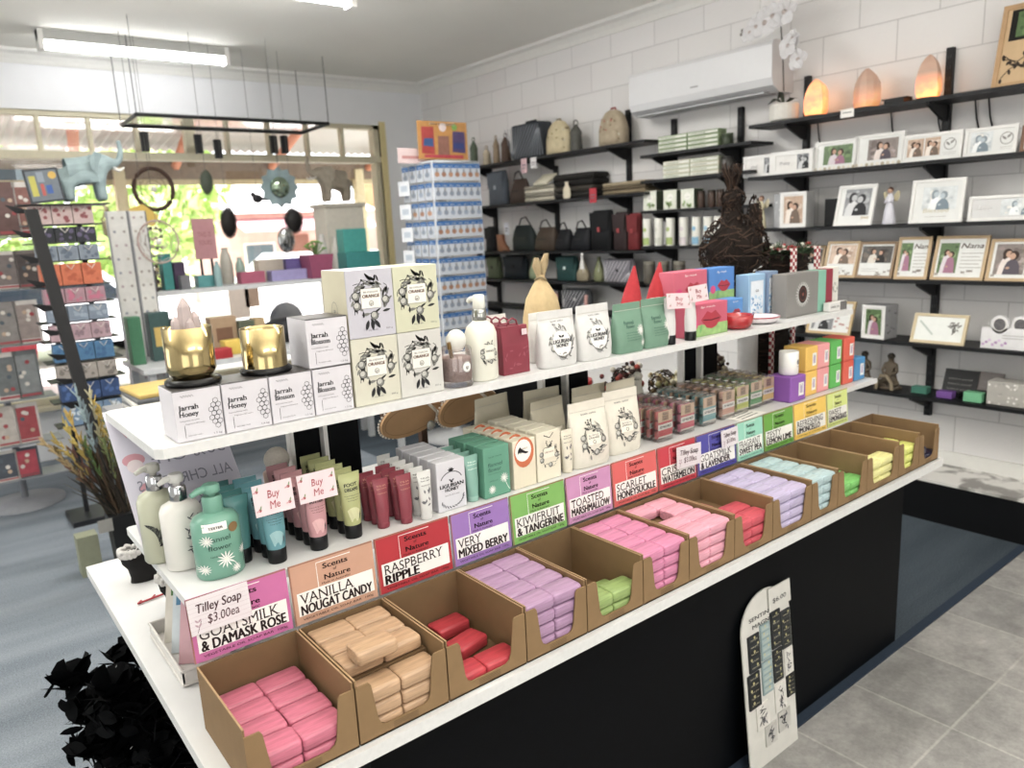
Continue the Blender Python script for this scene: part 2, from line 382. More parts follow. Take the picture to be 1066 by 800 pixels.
# added soft fill behind the camera, lifting the wall and shelf fronts
area('front_fill_light', (-1.9, -1.6, 1.5), (2.2, 2.0), 37, (1, .985, .96), Vector((.80, .60, -.02)).to_track_quat('-Z', 'Y').to_euler())
area('front_fill_light', (1.2, -2.4, 1.4), (2.4, 1.9), 34, (1, .985, .96), Vector((.35, .93, .0)).to_track_quat('-Z', 'Y').to_euler())

# ------------------------------------------------------------------ outside the window
wd = bpy.data.worlds.new('sky'); SC.world = wd; wd.use_nodes = True; nt = wd.node_tree; bg = nt.nodes['Background']
sky = nt.nodes.new('ShaderNodeTexSky'); sky.sky_type = 'HOSEK_WILKIE'; sky.turbidity = 4; sky.ground_albedo = .6; sky.sun_direction = (.35, -.5, .8)
mx = nt.nodes.new('ShaderNodeMix'); mx.data_type = 'RGBA'; mx.inputs['Factor'].default_value = .6; mx.inputs['B'].default_value = (1, 1, 1, 1)
nt.links.new(sky.outputs[0], mx.inputs['A']); nt.links.new(mx.outputs['Result'], bg.inputs[0]); bg.inputs[1].default_value = 5.
sd = bpy.data.lights.new('sun', 'SUN'); sd.energy = 16; sd.angle = .02; so = bpy.data.objects.new('sun', sd); COL.objects.link(so); so.location = (0, 0, 12)
so.rotation_euler = Vector((.35, -.5, .8)).to_track_quat('Z', 'Y').to_euler()
struct('ground', MB().box((-14, YW+.15, -.25), (60, 70, -.12), mat('#d9d5cc', .9, var=.1, scale=1.2)))
struct('pavement', MB().box((-14, YW+.15, -.12), (30, 9.6, -.02), mat('#cfcac0', .9, var=.1, scale=2)))
# verandah over the footpath
vr = thing('street_verandah', 'verandah with corrugated iron roof and orange rafters outside the window', 'verandah', (0, 9.2, -.02))
mb = MB(); n = 220
cor = [[(-3+i*.05, y, z+.018*(1 if i % 2 else -1)) for i in range(n)] for y, z in ((-2.4, 2.95), (.15, 2.60))]
mb.add([p for r in cor for p in r], [(i, i+1, n+i+1, n+i) for i in range(n-1)], mat('#d8d6cf', .5, var=.06)); mb.build('corrugated_roof', vr)
MB().box((-3, .02, 2.28), (8, .08, 2.55), mat('#7d6a55', .7, var=.15)).build('fascia_beam', vr)
MB().box((-3, .085, 2.22), (8, .12, 2.34), mat('#c9b98c', .7, var=.1)).build('gutter', vr)
for x in (-.6, 1.2, 2.2, 3.3, 4.6, 5.6): MB().tube([(x, -2.4, 2.86), (x+.35, .0, 2.42)], .05, mat('#cf7a48', .7, var=.1), 6).build('rafter', vr)
for x in (1.9, 4.75): MB().box((x, -.02, 0), (x+.11, .09, 2.4), mat('#cdbf93', .6, var=.06)).build('post', vr)
vr2 = thing('outdoor_light_tube', 'long white tube light under the verandah roof at left', 'light', (.65, 8.8, 2.47)); MB().tube([(-.7, 0, 0), (.75, 0, .01)], .03, mat('#ffffff', .4, emit=2., var=0), 8).build('light_tube', vr2); MB().box((-.72, -.03, .02), (.77, .03, .05), WHITE).build('housing', vr2)
def tree(x, y, h, r, col, label, seed):
    rd = random.Random(seed); t = thing('street_tree', label, 'tree', (x, y, -.12), 0, 'trees across the street')
    MB().tube([(0, 0, 0), (.05, 0, h*.3), (-.05, .05, h*.62)], [.16, .13, .07], mat('#6d5a45', .9, var=.2, bump=.4), 8).build('trunk', t)
    mb = MB(); g = [mat(c, .8, var=.2, scale=3) for c in col]
    for k in range(1900):
        a, b = rd.uniform(0, 2*pi), math.acos(rd.uniform(-1, 1)); q = r*rd.uniform(.55, 1.)**.5*(1+.18*sin(3*a)*sin(4*b))
        p = Vector((q*sin(b)*cos(a), q*sin(b)*sin(a), h*.62+q*.85*cos(b))); s = rd.uniform(.09, .20)
        u = Vector((rd.gauss(0, 1), rd.gauss(0, 1), rd.gauss(0, 1))).normalized(); v = u.orthogonal().normalized(); w_ = u.cross(v)
        mb.add([p+v*s, p+w_*s*.6, p-v*s, p-w_*s*.6], [(0, 1, 2, 3)], g[k % len(g)])
    mb.build('foliage', t)
for a in ((3.0, 15.5, 4.2, 2.1, ['#b4d060', '#d0e08a', '#9fc052'], 'broad yellow green street tree behind the hanging dreamcatcher'),
          (-1.6, 18, 4.6, 2.5, ['#c6d88a', '#dce6ac', '#b0c878'], 'pale green street tree at the far left of the window'),
          (6.6, 27.5, 4.6, 1.9, ['#a9c25c', '#c5d780', '#93b055'], 'smaller green tree beyond the pink brick house')): tree(*a, seed=a[0]*10)
hs = thing('street_house', 'pink brick house with white roof and awning across the street', 'house', (8.0, 20.5, -.12))
PB = mat('#e6b9ab', .8, var=.12, scale=6); RW = mat('#e9e2e0', .6, var=.05)
MB().box((-1.7, -1.5, 0), (1.9, 2, 2.3), PB).build('wall', hs)
MB().loft([[(-2.0, -1.9, 2.3), (2.2, -1.9, 2.3), (2.2, 2.4, 2.3), (-2.0, 2.4, 2.3)], [(-.6, .2, 3.5), (.8, .2, 3.5), (.8, .5, 3.5), (-.6, .5, 3.5)]], RW, False).build('roof', hs)
MB().add([(-1.7, -1.52, 2.2), (1.9, -1.52, 2.2), (1.9, -2.6, 1.85), (-1.7, -2.6, 1.85)], [(0, 1, 2, 3)], mat('#dba3a8', .7, var=.08)).build('awning', hs)
for x in (-1.4, .8): 
    f = MB().box((x, -1.53, .8), (x+.8, -1.49, 1.6), mat('#f2efe8', .6)).build('window', hs); MB().box((x+.06, -1.55, .86), (x+.74, -1.53, 1.54), mat('#5f6f78', .2)).build('pane', f)
MB().box((-.4, -1.54, 0), (.3, -1.49, 1.75), mat('#8a5a48', .6)).build('house_door', hs)
h2 = thing('street_shop', 'white rendered shop with tan gable seen at the right of the window', 'shop building', (12.6, 19.0, -.12))
MB().box((-1.2, -2, 0), (4, 3, 2.5), mat('#e6ddd0', .8, var=.06)).build('wall', h2)
MB().loft([[(-1.5, -2.3, 2.5), (4.3, -2.3, 2.5), (4.3, 3.2, 2.5), (-1.5, 3.2, 2.5)], [(-1.5, .4, 4.2), (4.3, .4, 4.2), (4.3, .5, 4.2), (-1.5, .5, 4.2)]], mat('#d4a06a', .7, var=.1), False).build('roof', h2)
MB().box((-.6, -2.03, .2), (.9, -1.98, 1.9), mat('#7d97b8', .3)).build('shop_window', h2)
def car(x, y, col, label, rz=0):
    t = thing('parked_car', label, 'car', (x, y, -.12), rz); m = mat(col, .3, var=.03, coat=.4)
    pr = [(-2.1, .3), (2.1, .3), (2.15, .72), (1.3, .88), (.75, 1.38), (-.9, 1.42), (-1.6, .92), (-2.15, .82)]
    MB().prism(pr, 1.6, m, Matrix.Translation((0, .8, 0)) @ Matrix(((1,0,0,0),(0,0,-1,0),(0,1,0,0),(0,0,0,1)))).build('body', t)
    MB().prism([(-1.35, .92), (1.1, .92), (.68, 1.32), (-.85, 1.34)], 1.62, mat('#27323a', .15), Matrix.Translation((0, .81, 0)) @ Matrix(((1,0,0,0),(0,0,-1,0),(0,1,0,0),(0,0,0,1)))).build('side_window', t)
    for sx in (-1.3, 1.3):
        for sy in (-.72, .72): MB().lathe([(.1, -.09), (.3, -.1), (.31, 0), (.3, .1), (.1, .09)], mat('#1a1a1c', .8), 18, M=Matrix.Translation((sx, sy, .31)) @ Matrix.Rotation(pi/2, 4, 'X')).build('wheel', t)
car(1.4, 13.2, '#eceef2', 'white car parked outside behind the gift bag tower', .05); car(6.2, 13.4, '#f4f3f1', 'white car parked outside right of the tree', .05); car(at(44, 350, y=10.1).x-2.2, 10.9, '#cf3044', 'red car parked close outside at the left of the window', .0)
# ------------------------------------------------------------------ the display table
TL, TM, TT = .72, .95, 1.212   # board tops; goods sit a hair above them
ZL, ZM, ZT = TL+.0006, TM+.0006, TT+.0006
BOARD = mat('#d3d3d3', .35, var=.03, scale=12, bump=.05); EDGE = mat('#d3d3d2', .5, var=.05, scale=90)
dt = thing('display_table', 'long white three tier display table with black sides', 'display table', (.25, 1.035, 0))
O = Vector((.25, 1.035, 0))
def shelfboard(name, x0, x1, y0, y1, z0, z1, chamf=0.):
    mb = MB(); p = [(x0+chamf, y0), (x1, y0), (x1, y1), (x0+chamf, y1), (x0, y1-chamf), (x0, y0+chamf)] if chamf else [(x0, y0), (x1, y0), (x1, y1), (x0, y1)]
    mb.prism([(a-O.x, b-O.y) for a, b in p], z1-z0-.0015, EDGE, None, z0); mb.prism([(a-O.x, b-O.y) for a, b in p], .0015, BOARD, None, z1-.0015)
    return mb.build(name, dt)
shelfboard('table_top', .245, 2.615, 1.035, 2.2, .695, TL)
shelfboard('middle_shelf', .283, 2.68, 1.30, 1.76, .934, TM, .006)
shelfboard('top_shelf', .277, 2.56, 1.338, 1.76, 1.194, TT, .012)
B2 = mat('#05070b', .5, var=.25, scale=40, spec=.12)
def loc(a): return (a[0]-O.x, a[1]-O.y, a[2])
def pbox(name, a, b, m): return MB().box(loc(a), loc(b), m).build(name, dt)
pbox('front_panel', (.52, 1.150, .006), (2.60, 1.168, .695), B2)
pbox('end_panel', (.52, 1.168, 0), (.538, 2.1, .695), B2); pbox('end_panel', (2.582, 1.168, 0), (2.60, 2.1, .695), B2)
pbox('back_panel', (.538, 2.08, 0), (2.582, 2.1, .695), B2)
for x0 in (.617, 1.36, 1.97):
    mb = MB(); mb.box(loc((x0, 1.60, TM)), loc((x0+.062, 1.62, 1.194)), B2).box(loc((x0+.072, 1.58, TM)), loc((x0+.15, 1.60, 1.194)), B2); mb.build('upright', dt)
    mb = MB(); mb.box(loc((x0-.009, 1.598, TM)), loc((x0, 1.622, 1.194)), WHITE).box(loc((x0+.062, 1.578, TM)), loc((x0+.072, 1.622, 1.194)), WHITE); mb.build('upright_edging', dt)
for x0 in (.45, 1.4, 2.45): pbox('shelf_support', (x0, 1.58, TL), (x0+.02, 1.74, .934), WHITE)

# ------------------------------------------------------------------ soap cartons
KRAFT = mat('#8a6c43', .8, var=.05, scale=25); KIN = mat('#775b37', .85, var=.06, scale=25); KEDGE = mat('#a5845a', .85, var=.06)
XB = [.276, .459, .637, .818, .980, 1.150, 1.307, 1.480, 1.642, 1.826, 1.963, 2.128, 2.325, 2.462, 2.606]
YF, BD, BH = 1.048, .228, .118
SOAPS = [('goatsmilk and damask rose', 'dusty pink', '#c4657e', '#c765a0', 'GOATSMILK', '& DAMASK ROSE'),
 ('vanilla nougat', 'tan', '#b8946f', '#c6977c', 'VANILLA', 'NOUGAT CANDY'), ('raspberry ripple', 'red', '#bb2c3a', '#b81f2d', 'RASPBERRY', 'RIPPLE'),
 ('mixed berry', 'lilac', '#a983a6', '#9a72bb', 'VERY', 'MIXED BERRY'), ('kiwifruit and tangerine', 'olive green', '#8ca559', '#78b551', 'KIWIFRUIT', '& TANGERINE'),
 ('toasted marshmallow', 'candy pink', '#cf7ba1', '#c68cb8', 'TOASTED', 'MARSHMALLOW'), ('scarlet honeysuckle', 'pale pink', '#dd97aa', '#d95c58', 'SCARLET', 'HONEYSUCKLE'),
 ('crisp watermelon', 'coral red', '#c94657', '#c92f42', 'CRISP', 'WATERMELON'), ('goatsmilk and lavender', 'lavender', '#b7abcc', '#504ca6', 'GOATSMILK', '& LAVENDER'),
 ('fragrant sweet pea', 'pale blue', '#a6bfc3', '#8fd0b8', 'FRAGRANT', 'SWEET PEA'), ('zesty lemon lime', 'bright green', '#6cba56', '#64a52e', 'ZESTY', 'LEMON LIME'),
 ('refreshing limoncello', 'pale yellow', '#ead884', '#eec334', 'REFRESHING', 'LIMONCELLO'), ('sweet lemongrass', 'yellow green', '#d5df5e', '#d3e078', 'SWEET', 'LEMONGRASS'),
 ('unsigned dark', 'dark purple', '#231f3a', None, '', '')]
SIGNINK = mat('#2a1414', .6, var=.02)
def carton(i):
    nm, cn, sc_, hc, t1, t2 = SOAPS[i]; x0, x1 = XB[i]+.0015, XB[i+1]-.0015; W = x1-x0; t = .003
    lab = {2: 'open brown soap carton with RASPBERRY RIPPLE header and a few red bars', 13: 'last brown soap carton at the far end, no header card'}.get(i, 'open brown soap carton with %s %s header card' % (t1, t2))
    ct = thing('soap_carton', lab, 'carton', (x0, YF, ZL), 0, 'soap cartons along the table edge')
    mb = MB(); mb.box((0, 0, 0), (W, BD, .003), KIN)
    for a, b in ((0, t), (W-t, W)): mb.box((a, t, .003), (b, BD, BH-.001), KRAFT); mb.box((a, t, BH-.001), (b, BD, BH), KEDGE)
    mb.box((t, BD-t, .003), (W-t, BD, BH), KIN)
    lp, lw = .036, .028
    arc = [(lw+.004+.016*sin(a), .018+.016-.016*cos(a)) for a in (pi*1.5, pi*1.67, pi*1.83, pi*2)]
    L = [(0, 0), (W, 0), (W, BH-.012), (W-lw+.004, BH-.012), (W-lw, BH-.018)]
    L += [(W-lw-.008, .036), (W-lw-.013, .024), (W-lw-.022, .019), (lw+.022, .019), (lw+.013, .024), (lw+.008, .036), (lw, BH-.018), (lw-.004, BH-.012), (0, BH-.012)]
    # front with a deep notch: two lips and a low sill, joined
    F = faceM(0, t, 0)
    mb.prism([(0, 0), (W, 0), (W, .019), (0, .019)], t, KRAFT, F)
    mb.prism([(0, .019), (lw+.022, .019), (lw+.013, .024), (lw+.008, .036), (lw, BH-.018), (lw-.004, BH-.012), (0, BH-.012)], t, KRAFT, F)
    mb.prism([(W-lw-.022, .019), (W, .019), (W, BH-.012), (W-lw+.004, BH-.012), (W-lw, BH-.018), (W-lw-.008, .036), (W-lw-.013, .024)][::1], t, KRAFT, F)
    FF = faceM(0, 0, 0)
    for k in range(4): mb.rect(W*.36, .005+k*.0032, W*.64, .0062+k*.0032, mat('#6d5335', .8), FF)
    mb.build('carton_body', ct)
    if hc:
        hm = mat(hc, .5, var=.03); SH = .117
        T = Matrix.Translation((.001, BD+.012, BH-.001)) @ Matrix.Rotation(RAD(-4), 4, 'X'); SW = W-.002
        h = MB(T); h.box((0, 0, 0), (SW, .002, SH), hm); Mh = faceM(0, 0, 0)
        fr_ = mat('#9c6b55', .6); h.rect(0, SH-.0025, SW, SH, fr_, Mh); h.rect(0, 0, .0025, SH, fr_, Mh)
        # the maker's stamp
        h.stroke([(SW*.31, SH*.52), (SW*.31, SH*.93), (SW*.72, SH*.93)], .0016, WHITE, Mh)
        h.text('Scents', SIGNINK, Mh, SW*.38, SH*.80, width=SW*.30, height=.0105, bold=.012, serif=True)
        h.text('of', SIGNINK, Mh, SW*.50, SH*.725, height=.0065)
        h.text('Nature', SIGNINK, Mh, SW*.38, SH*.61, width=SW*.32, height=.0105, bold=.012, serif=True)
        h.text('Made in Australia!', SIGNINK, Mh, SW*.35, SH*.545, width=SW*.34, height=.0042)
        # white name panel
        h.rect(SW*.055, SH*.135, SW*.965, SH*.52, WHITE, Mh, .0005)
        n1 = min(SW*.80, len(t1)*.0158)
        h.text(t1, SIGNINK, Mh, SW*.08, SH*.325, width=n1, height=.0205, serif=True, w=.0010)
        n2 = min(SW*.86, len(t2)*.0135)
        h.text(t2, SIGNINK, Mh, SW*.08, SH*.145, width=n2, height=.0195, bold=.03, w=.0010)
        h.text('VEGETABLE OIL SOAP BAR  100g', SIGNINK, Mh, SW*.09, SH*.055, width=SW*.85, height=.0045)
        h.build('header_card', ct)
    return x0, W
SOAPMB = {}
def soapmesh(i):
    if i not in SOAPMB:
        c = SOAPS[i][2]; m = mat(c, .40, var=.24, scale=18, streak=(1.0, 10, 16), coat=.12); mb = MB()
        rs = []; hx = .0373
        for x, k in ((-hx, .80), (-hx+.001, .90), (-hx+.003, .97), (-hx+.007, 1), (hx-.007, 1), (hx-.003, .97), (hx-.001, .90), (hx, .80)): rs.append([(x, .0264*k*abs(cos(a))**.36*(1 if cos(a) > 0 else -1), .0135+.0134*k*abs(sin(a))**.45*(1 if sin(a) > 0 else -1)) for a in [2*pi*j/24 for j in range(24)]])
        mb.loft(rs, m); SOAPMB[i] = mb.build('soap_bar')
        SOAPMB[i]['spare'] = 1
    return SOAPMB[i]
# visible bars: list of (layer, rows) per carton; rows count from the front
FULL4 = {3: [0, 1, 2, 3], 2: [0], 1: [0], 0: [0]}
LAY = {0: {1: [0, 1, 2, 3], 0: [0]}, 1: {3: [1, 2, 3], 2: [0], 1: [0], 0: [0]}, 2: {0: [0, 3]}, 3: FULL4, 4: {1: [0], 0: [0, 1]}, 5: {3: [0, 1, 2, 3], 2: [0], 1: [0], 0: [0]},
       6: FULL4, 7: {2: [0, 1, 2], 1: [0], 0: [0]}, 8: FULL4, 9: FULL4, 10: {1: [0, 1], 0: [0]}, 11: {2: [0, 1], 1: [0], 0: [0]}, 12: {2: [0, 1], 1: [0], 0: [0]}, 13: {0: [0], 1: [0]}}
LN = {3: ['bottom', 'second', 'third', 'top'], 2: ['bottom', 'middle', 'top'], 1: ['lower', 'top'], 0: ['only']}
RN = ['front row', 'second row', 'third row', 'back row']
rd = random.Random(3)
for i in range(14):
    x0, W = carton(i); src = soapmesh(i); nm, cn = SOAPS[i][:2]; top = max(LAY[i]); first = True
    for ly in sorted(LAY[i]):
        for r in LAY[i][ly]:
            for c in (0, 1):
                if (i, ly, r, c) in {(7, 2, 2, 1), (6, 3, 2, 0), (4, 0, 1, 0), (11, 2, 1, 1), (12, 2, 1, 0), (13, 1, 0, 1), (2, 0, 3, 0)}: continue
                sc = min(1.02, (W-.0085)/2/.0756)
                p = (x0+W/2+rd.uniform(-.0008, .0008)+(c-.5)*min(.0772, (W-.0075)/2), YF+.0045+.0272+r*.0545, ZL+.0035+ly*.0272)
                lb = '%s %s soap bar, %s layer, %s, %s' % (cn, nm.split(' and ')[0].split()[-1], LN[top][ly], RN[r], ('left', 'right')[c])
                if i in (8,): lb = lb.replace('goatsmilk', 'goatsmilk lavender')
                o = src if first else src.copy()
                if not first: COL.objects.link(o)
                first = False; o.location = p; o.scale = (sc, 1, 1); o.rotation_euler = (0, 0, RAD(rd.uniform(-2, 2) if ly == top else rd.uniform(-.6, .6)))
                tag(o, lb, 'soap', 'soap bars in the cartons')
    # rows with nothing shown beneath them rest on the carton's inner tray
    hid = [r for r in LAY[i][top] if r > 0] if top > 0 else []
    if hid:
        tr = MB().box((.004, .0045+.0545*min(hid), .003), (W-.004, BD-.004, .0030+top*.0272), KIN); tr.build('inner_tray', [o for o in COL.objects if o.name.startswith('soap_carton')][-1])
# loose bars lying across
def loose(i, x, y, z, rz, lb):
    o = soapmesh(i).copy(); COL.objects.link(o); o.location = (x, y, z); o.rotation_euler = (0, 0, RAD(rz)); tag(o, lb, 'soap', 'soap bars in the cartons')
loose(1, XB[1]+.067, YF+.062, ZL+.113, -1, 'tan vanilla soap bar lying loose on top of its full carton')
loose(2, XB[2]+.118, YF+.115, ZL+.0035, 12, 'red raspberry soap bar lying crooked behind the front pair')

# handwritten price cards stuck on the headers
CARD = mat('#d9d2d5', .6, var=.02); HAND = mat('#5d3a40', .6, var=.02)
def pricecard(px0, px1, pyt, pyb, y, label, rz=0, sz=None):
    a = at(px0, pyb, y=y); b = at(px1, pyb, y=y); c = at(px0, pyt, y=y); w_ = b.x-a.x; h_ = c.z-a.z
    T = Matrix.Rotation(RAD(-4), 4, 'X') @ Matrix.Rotation(RAD(rz), 4, 'Y'); mb = MB(T); mb.box((0, 0, 0), (w_, .0012, h_), CARD); F = faceM()
    for k in range(1, 8): mb.rect(0, h_*k/8, w_, h_*k/8+.0004, mat('#c5b4bd', .6), F, .0002)
    mb.text('Tilley Soap', HAND, F, w_*.5, h_*.58, width=w_*.74, height=h_*.26, shear=.15, align='c', bold=.008); mb.text('$3.00ea', HAND, F, w_*.54, h_*.22, width=w_*.52, height=h_*.26, shear=.15, align='c')
    mb.stroke([(w_*.1, h_*.05), (w_*.14, h_*.2), (w_*.18, h_*.36)], .0008, HAND, F)
    for a_, b_ in ((2.3, .2), (.9, .2), (2.2, .32), (.8, .33)): mb.leaf(w_*.13, h_*b_, a_, w_*.08, w_*.03, mat('#b79aa5', .6), F)
    o = mb.build('price_card', loc=(a.x, y, a.z)); return tag(o, label, 'price card', 'handwritten Tilley price cards'.replace(' Tilley', ''))
pricecard(200, 266, 626, 664, 1.280, 'ruled price card taped over the GOATSMILK and DAMASK ROSE header', -1)
pricecard(705, 730, 467, 489, 1.280, 'small price card leaning on the CRISP WATERMELON header', 3)
pricecard(752, 769, 450, 468, 1.280, 'small price card between the GOATSMILK LAVENDER and FRAGRANT SWEET PEA headers', -2)
q = at(776, 433, z=ZM+.001)
mb = MB(); mb.box((-.07, -.06, 0), (.07, .03, .001), PAPER); 
for k in range(4): mb.rect(-.05, -.045+.016*k, .045, -.041+.016*k, GREYINK, topM(0, 0, .001))
tag(mb.build('shelf_notice', loc=(q.x, q.y+.03, ZM+.0005), rotz=.1), 'white paper notice lying over the shelf edge above ZESTY LEMON LIME', 'notice')
# ------------------------------------------------------------------ botanical line art
def wreath(mb, F, cx, cy, s, seed, m=mat('#3a3a39', .6, var=.02), dens=1., w=.0006, warp=None):
    """a round spray of leaves, stems and fruit drawn in ink"""
    rd = random.Random(seed)
    g2 = mat('#85857f', .6, var=.05)
    for k in range(int(26*dens)):
        a = rd.uniform(0, 2*pi); r = s*rd.uniform(.62, .98); x, y = cx+r*cos(a), cy+r*sin(a)
        mb.leaf(x, y, a+rd.uniform(.6, 2.4), s*rd.uniform(.25, .5), s*rd.uniform(.08, .15), m if rd.random() < .42 else g2, F, w)
    for k in range(int(9*dens)):
        a = rd.uniform(0, 2*pi); p = []
        for t in range(7): q = a+t*.17; r = s*(.75+.10*sin(t*1.1+k)+.05*t*(k % 2)); p.append((cx+r*cos(q), cy+r*sin(q)))
        mb.stroke(p, s*.028, m, F, w*.9)
    for a in (2.9, -.1, 3.5, -1.4):
        x, y = cx+s*.8*cos(a), cy+s*.8*sin(a); mb.disc(x, y, s*.2, g2, F, w*1.1, 12); mb.disc(x-s*.04, y+s*.04, s*.13, mat('#b9b8b0', .6), F, w*1.2, 10)
        mb.ring(x, y, s*.2, s*.03, m, F, w*1.3, 12)
    for k in range(5):
        x, y = cx+s*rd.uniform(-.5, .5), cy+s*rd.uniform(.9, 1.25); mb.disc(x, y, s*.05, m, F, w)
        mb.stroke([(x, y), (cx+(x-cx)*.5, cy+s*.7)], s*.02, m, F, w)
class SoftArt:
    """lets wreath/daisy drawings follow a soft body"""
    def __init__(s, mb, soft): s.mb = mb; s.s = soft; s.Ms = soft.M()
    def flat(s, poly, m, F, w=.0004):
        n = len(poly); cx, cy = sum(p[0] for p in poly)/n, sum(p[1] for p in poly)/n
        q = [(cx, cy)]+[(cx+(x-cx)*k, cy+(y-cy)*k) for k in (.5, 1) for x, y in poly]
        fs = [(0, 1+i, 1+(i+1) % n) for i in range(n)]+[(1+i, 1+n+i, 1+n+(i+1) % n, 1+(i+1) % n) for i in range(n)]
        s.mb.add([s.s.warp((x, y, w)) for x, y in q], fs, m, False, s.Ms)
    def rect(s, x0, y0, x1, y1, m, F, w=.0004):
        k = 10; s.mb.add([s.s.warp((x0+(x1-x0)*i/k, y, w)) for y in (y0, (y0+y1)/2, y1) for i in range(k+1)], [(r*(k+1)+i, r*(k+1)+i+1, (r+1)*(k+1)+i+1, (r+1)*(k+1)+i) for r in (0, 1) for i in range(k)], m, False, s.Ms)
    def add(s, vs, fs, m, sm, F): s.mb.add([s.s.warp(tuple(v)) for v in vs], fs, m, False, s.Ms)
    disc = MB.disc; ring = MB.ring; stroke = MB.stroke; leaf = MB.leaf
    def text(s, tx, m, F, x, y, **k): s.mb.text(tx, m, s.Ms, x, y, warp=s.s.warp, **k)
# ------------------------------------------------------------------ squeeze tubes
def tube_body(w, h, m, capm, cap_h, r=.017):
    k = r
    return Soft([(cap_h, k, k*.92), (cap_h+.004, k*1.04, k*.95), (cap_h+(h-cap_h)*.35, k*.45+w*.27, k*.86), (cap_h+(h-cap_h)*.7, w*.44, k*.5), (h-.014, w*.5, .0035), (h-.012, w*.5, .0018), (h, w*.5, .0018)])
def squeeze_tube(name, label, cat, w, h, col, capcol, cap_h=.028, marks=None, group=None, r=.017):
    t = thing(name, label, cat, (0, 0, 0), 0, group); m = mat(col, .35, var=.03, coat=.2); cm = mat(capcol, .35, var=.05)
    s = tube_body(w, h, m, cm, cap_h, r); mb = MB(); s.put(mb, m)
    if marks: marks(mb, s, w, h)
    mb.build('tube_body', t); MB().lathe([(r*.99, 0), (r*1.03, .002), (r*1.06, cap_h-.002), (r*1.0, cap_h)], cm, 24, sy=.93).build('cap', t); return t
def mk_foot(title, pear):
    def f(mb, s, w, h):
        M = s.M(); wp = s.warp
        for k, tx in enumerate(title): mb.text(tx, INK, M, 0, h*.80-k*.0095, width=w*.62, height=.0068, bold=.02, serif=True, align='c', w=.0007, warp=wp)
        for k in range(3): mb.text('nourishing cream', INK, M, 0, h*.66-k*.005, width=w*(.66-.1*k), height=.0022, align='c', w=.0007, warp=wp)
        W_ = SoftArt(mb, s)
        W_.flat([(-w*.18, h*.27)]+[(w*.30*cos(a)-.002, h*.40+w*.26*sin(a)) for a in (2.6, 2.1, 1.6, 1.1, .6, .1, -.6)]+[(w*.1, h*.27)], mat(pear, .5), None, .0006)
        W_.flat([(w*.19, h*.27), (w*.26, h*.36), (w*.24, h*.42), (w*.20, h*.36)], INK, None, .0009)
    return f
def row(src, n, x, y0, dy, z, lab, jitter=.002, dx=0., seed=1):
    """a file of copies running back from the front of the shelf"""
    rd = random.Random(seed)
    for k in range(n):
        lb = lab(k); p = (x+dx*k+rd.uniform(-jitter, jitter)*(k > 0), y0+dy*k, z)
        if k == 0: src.location = p; src['label'] = lb
        else: dup(src, p, RAD(rd.uniform(-3, 3)), lb)
def nth(k, what, place='its row'): return what+(', at the front of '+place if k == 0 else ', %s from the front of %s' % (ORD[k], place))
p = at(292, 586, z=ZM); a = squeeze_tube('hand_cream_tube', 'x', 'cream tube', .047, .132, '#5b98a2', '#0d0e11', marks=mk_foot(['FOOT', 'THERAPY'], '#8fb9bd'), group='hand and foot cream tubes')
row(a, 5, p.x, p.y+.012, .036, ZM, lambda k: nth(k, 'teal cream tube with black cap'), dx=.0)
b = squeeze_tube('hand_cream_tube', 'x', 'cream tube', .047, .132, '#43807f', '#0d0e11', group='hand and foot cream tubes'); row(b, 4, p.x-.05, p.y+.06, .036, ZM, lambda k: nth(k, 'dark teal cream tube', 'the left teal row'))
p = at(335, 572, z=ZM); a = squeeze_tube('hand_cream_tube', 'x', 'cream tube', .047, .132, '#c48d92', '#0d0e11', marks=mk_foot(['BODY', 'BUTTER'], '#d9a9ab'), group='hand and foot cream tubes')
row(a, 6, p.x, p.y+.01, .036, ZM, lambda k: nth(k, 'dusty pink cream tube with black cap'))
p = at(370, 560, z=ZM); a = squeeze_tube('hand_cream_tube', 'x', 'cream tube', .047, .135, '#a9ad70', '#0d0e11', marks=mk_foot(['FOOT', 'DREAMS'], '#c9c998'), group='hand and foot cream tubes')
row(a, 6, p.x+.002, p.y+.01, .036, ZM, lambda k: nth(k, 'olive green cream tube with black cap'))
def price_dot(mb): pass
# Buy Me tickets on the front tubes
def buyme(px0, px1, pyt, pyb, y, label, sh=0., rz=0.):
    a = at(px0, pyb, y=y); b = at(px1, pyb, y=y); c = at((px0+px1)/2, pyt, y=y); w_ = b.x-a.x; h_ = c.z-a.z-(b.z-a.z)/2
    pinkm = mat('#dcc8cc', .6, var=.02); red = mat('#b04a55', .6); gr = mat('#7f9a72', .6)
    mb = MB(Matrix.Rotation(RAD(-8), 4, 'X') @ Matrix.Rotation(RAD(rz), 4, 'Y')); mb.box((0, 0, 0), (w_, .0012, h_), pinkm); F = faceM()
    mb.text('Buy', red, F, w_*.5, h_*.53, width=w_*.32, height=h_*.26, shear=.1, align='c', serif=True); mb.text('Me', red, F, w_*.5, h_*.18, width=w_*.27, height=h_*.26, shear=.1, align='c', serif=True)
    for u, v in ((.1, .8), (.9, .75), (.12, .2), (.88, .25)):
        mb.disc(w_*u, h_*v, h_*.05, red, F); mb.leaf(w_*u, h_*v, 1.2, h_*.16, h_*.05, gr, F); mb.leaf(w_*u, h_*v, 3.4, h_*.14, h_*.05, mat('#cf9aa0', .6), F)
    return tag(mb.build('buy_me_ticket', loc=(a.x, y, a.z)), label, 'ticket', 'floral Buy Me tickets')
yy = at(292, 586, z=ZM).y-.012
buyme(267, 309, 508, 540, yy-.004, 'floral Buy Me ticket in front of the teal tubes'); buyme(313, 353, 497, 526, yy+.001, 'floral Buy Me ticket in front of the dusty pink tubes')
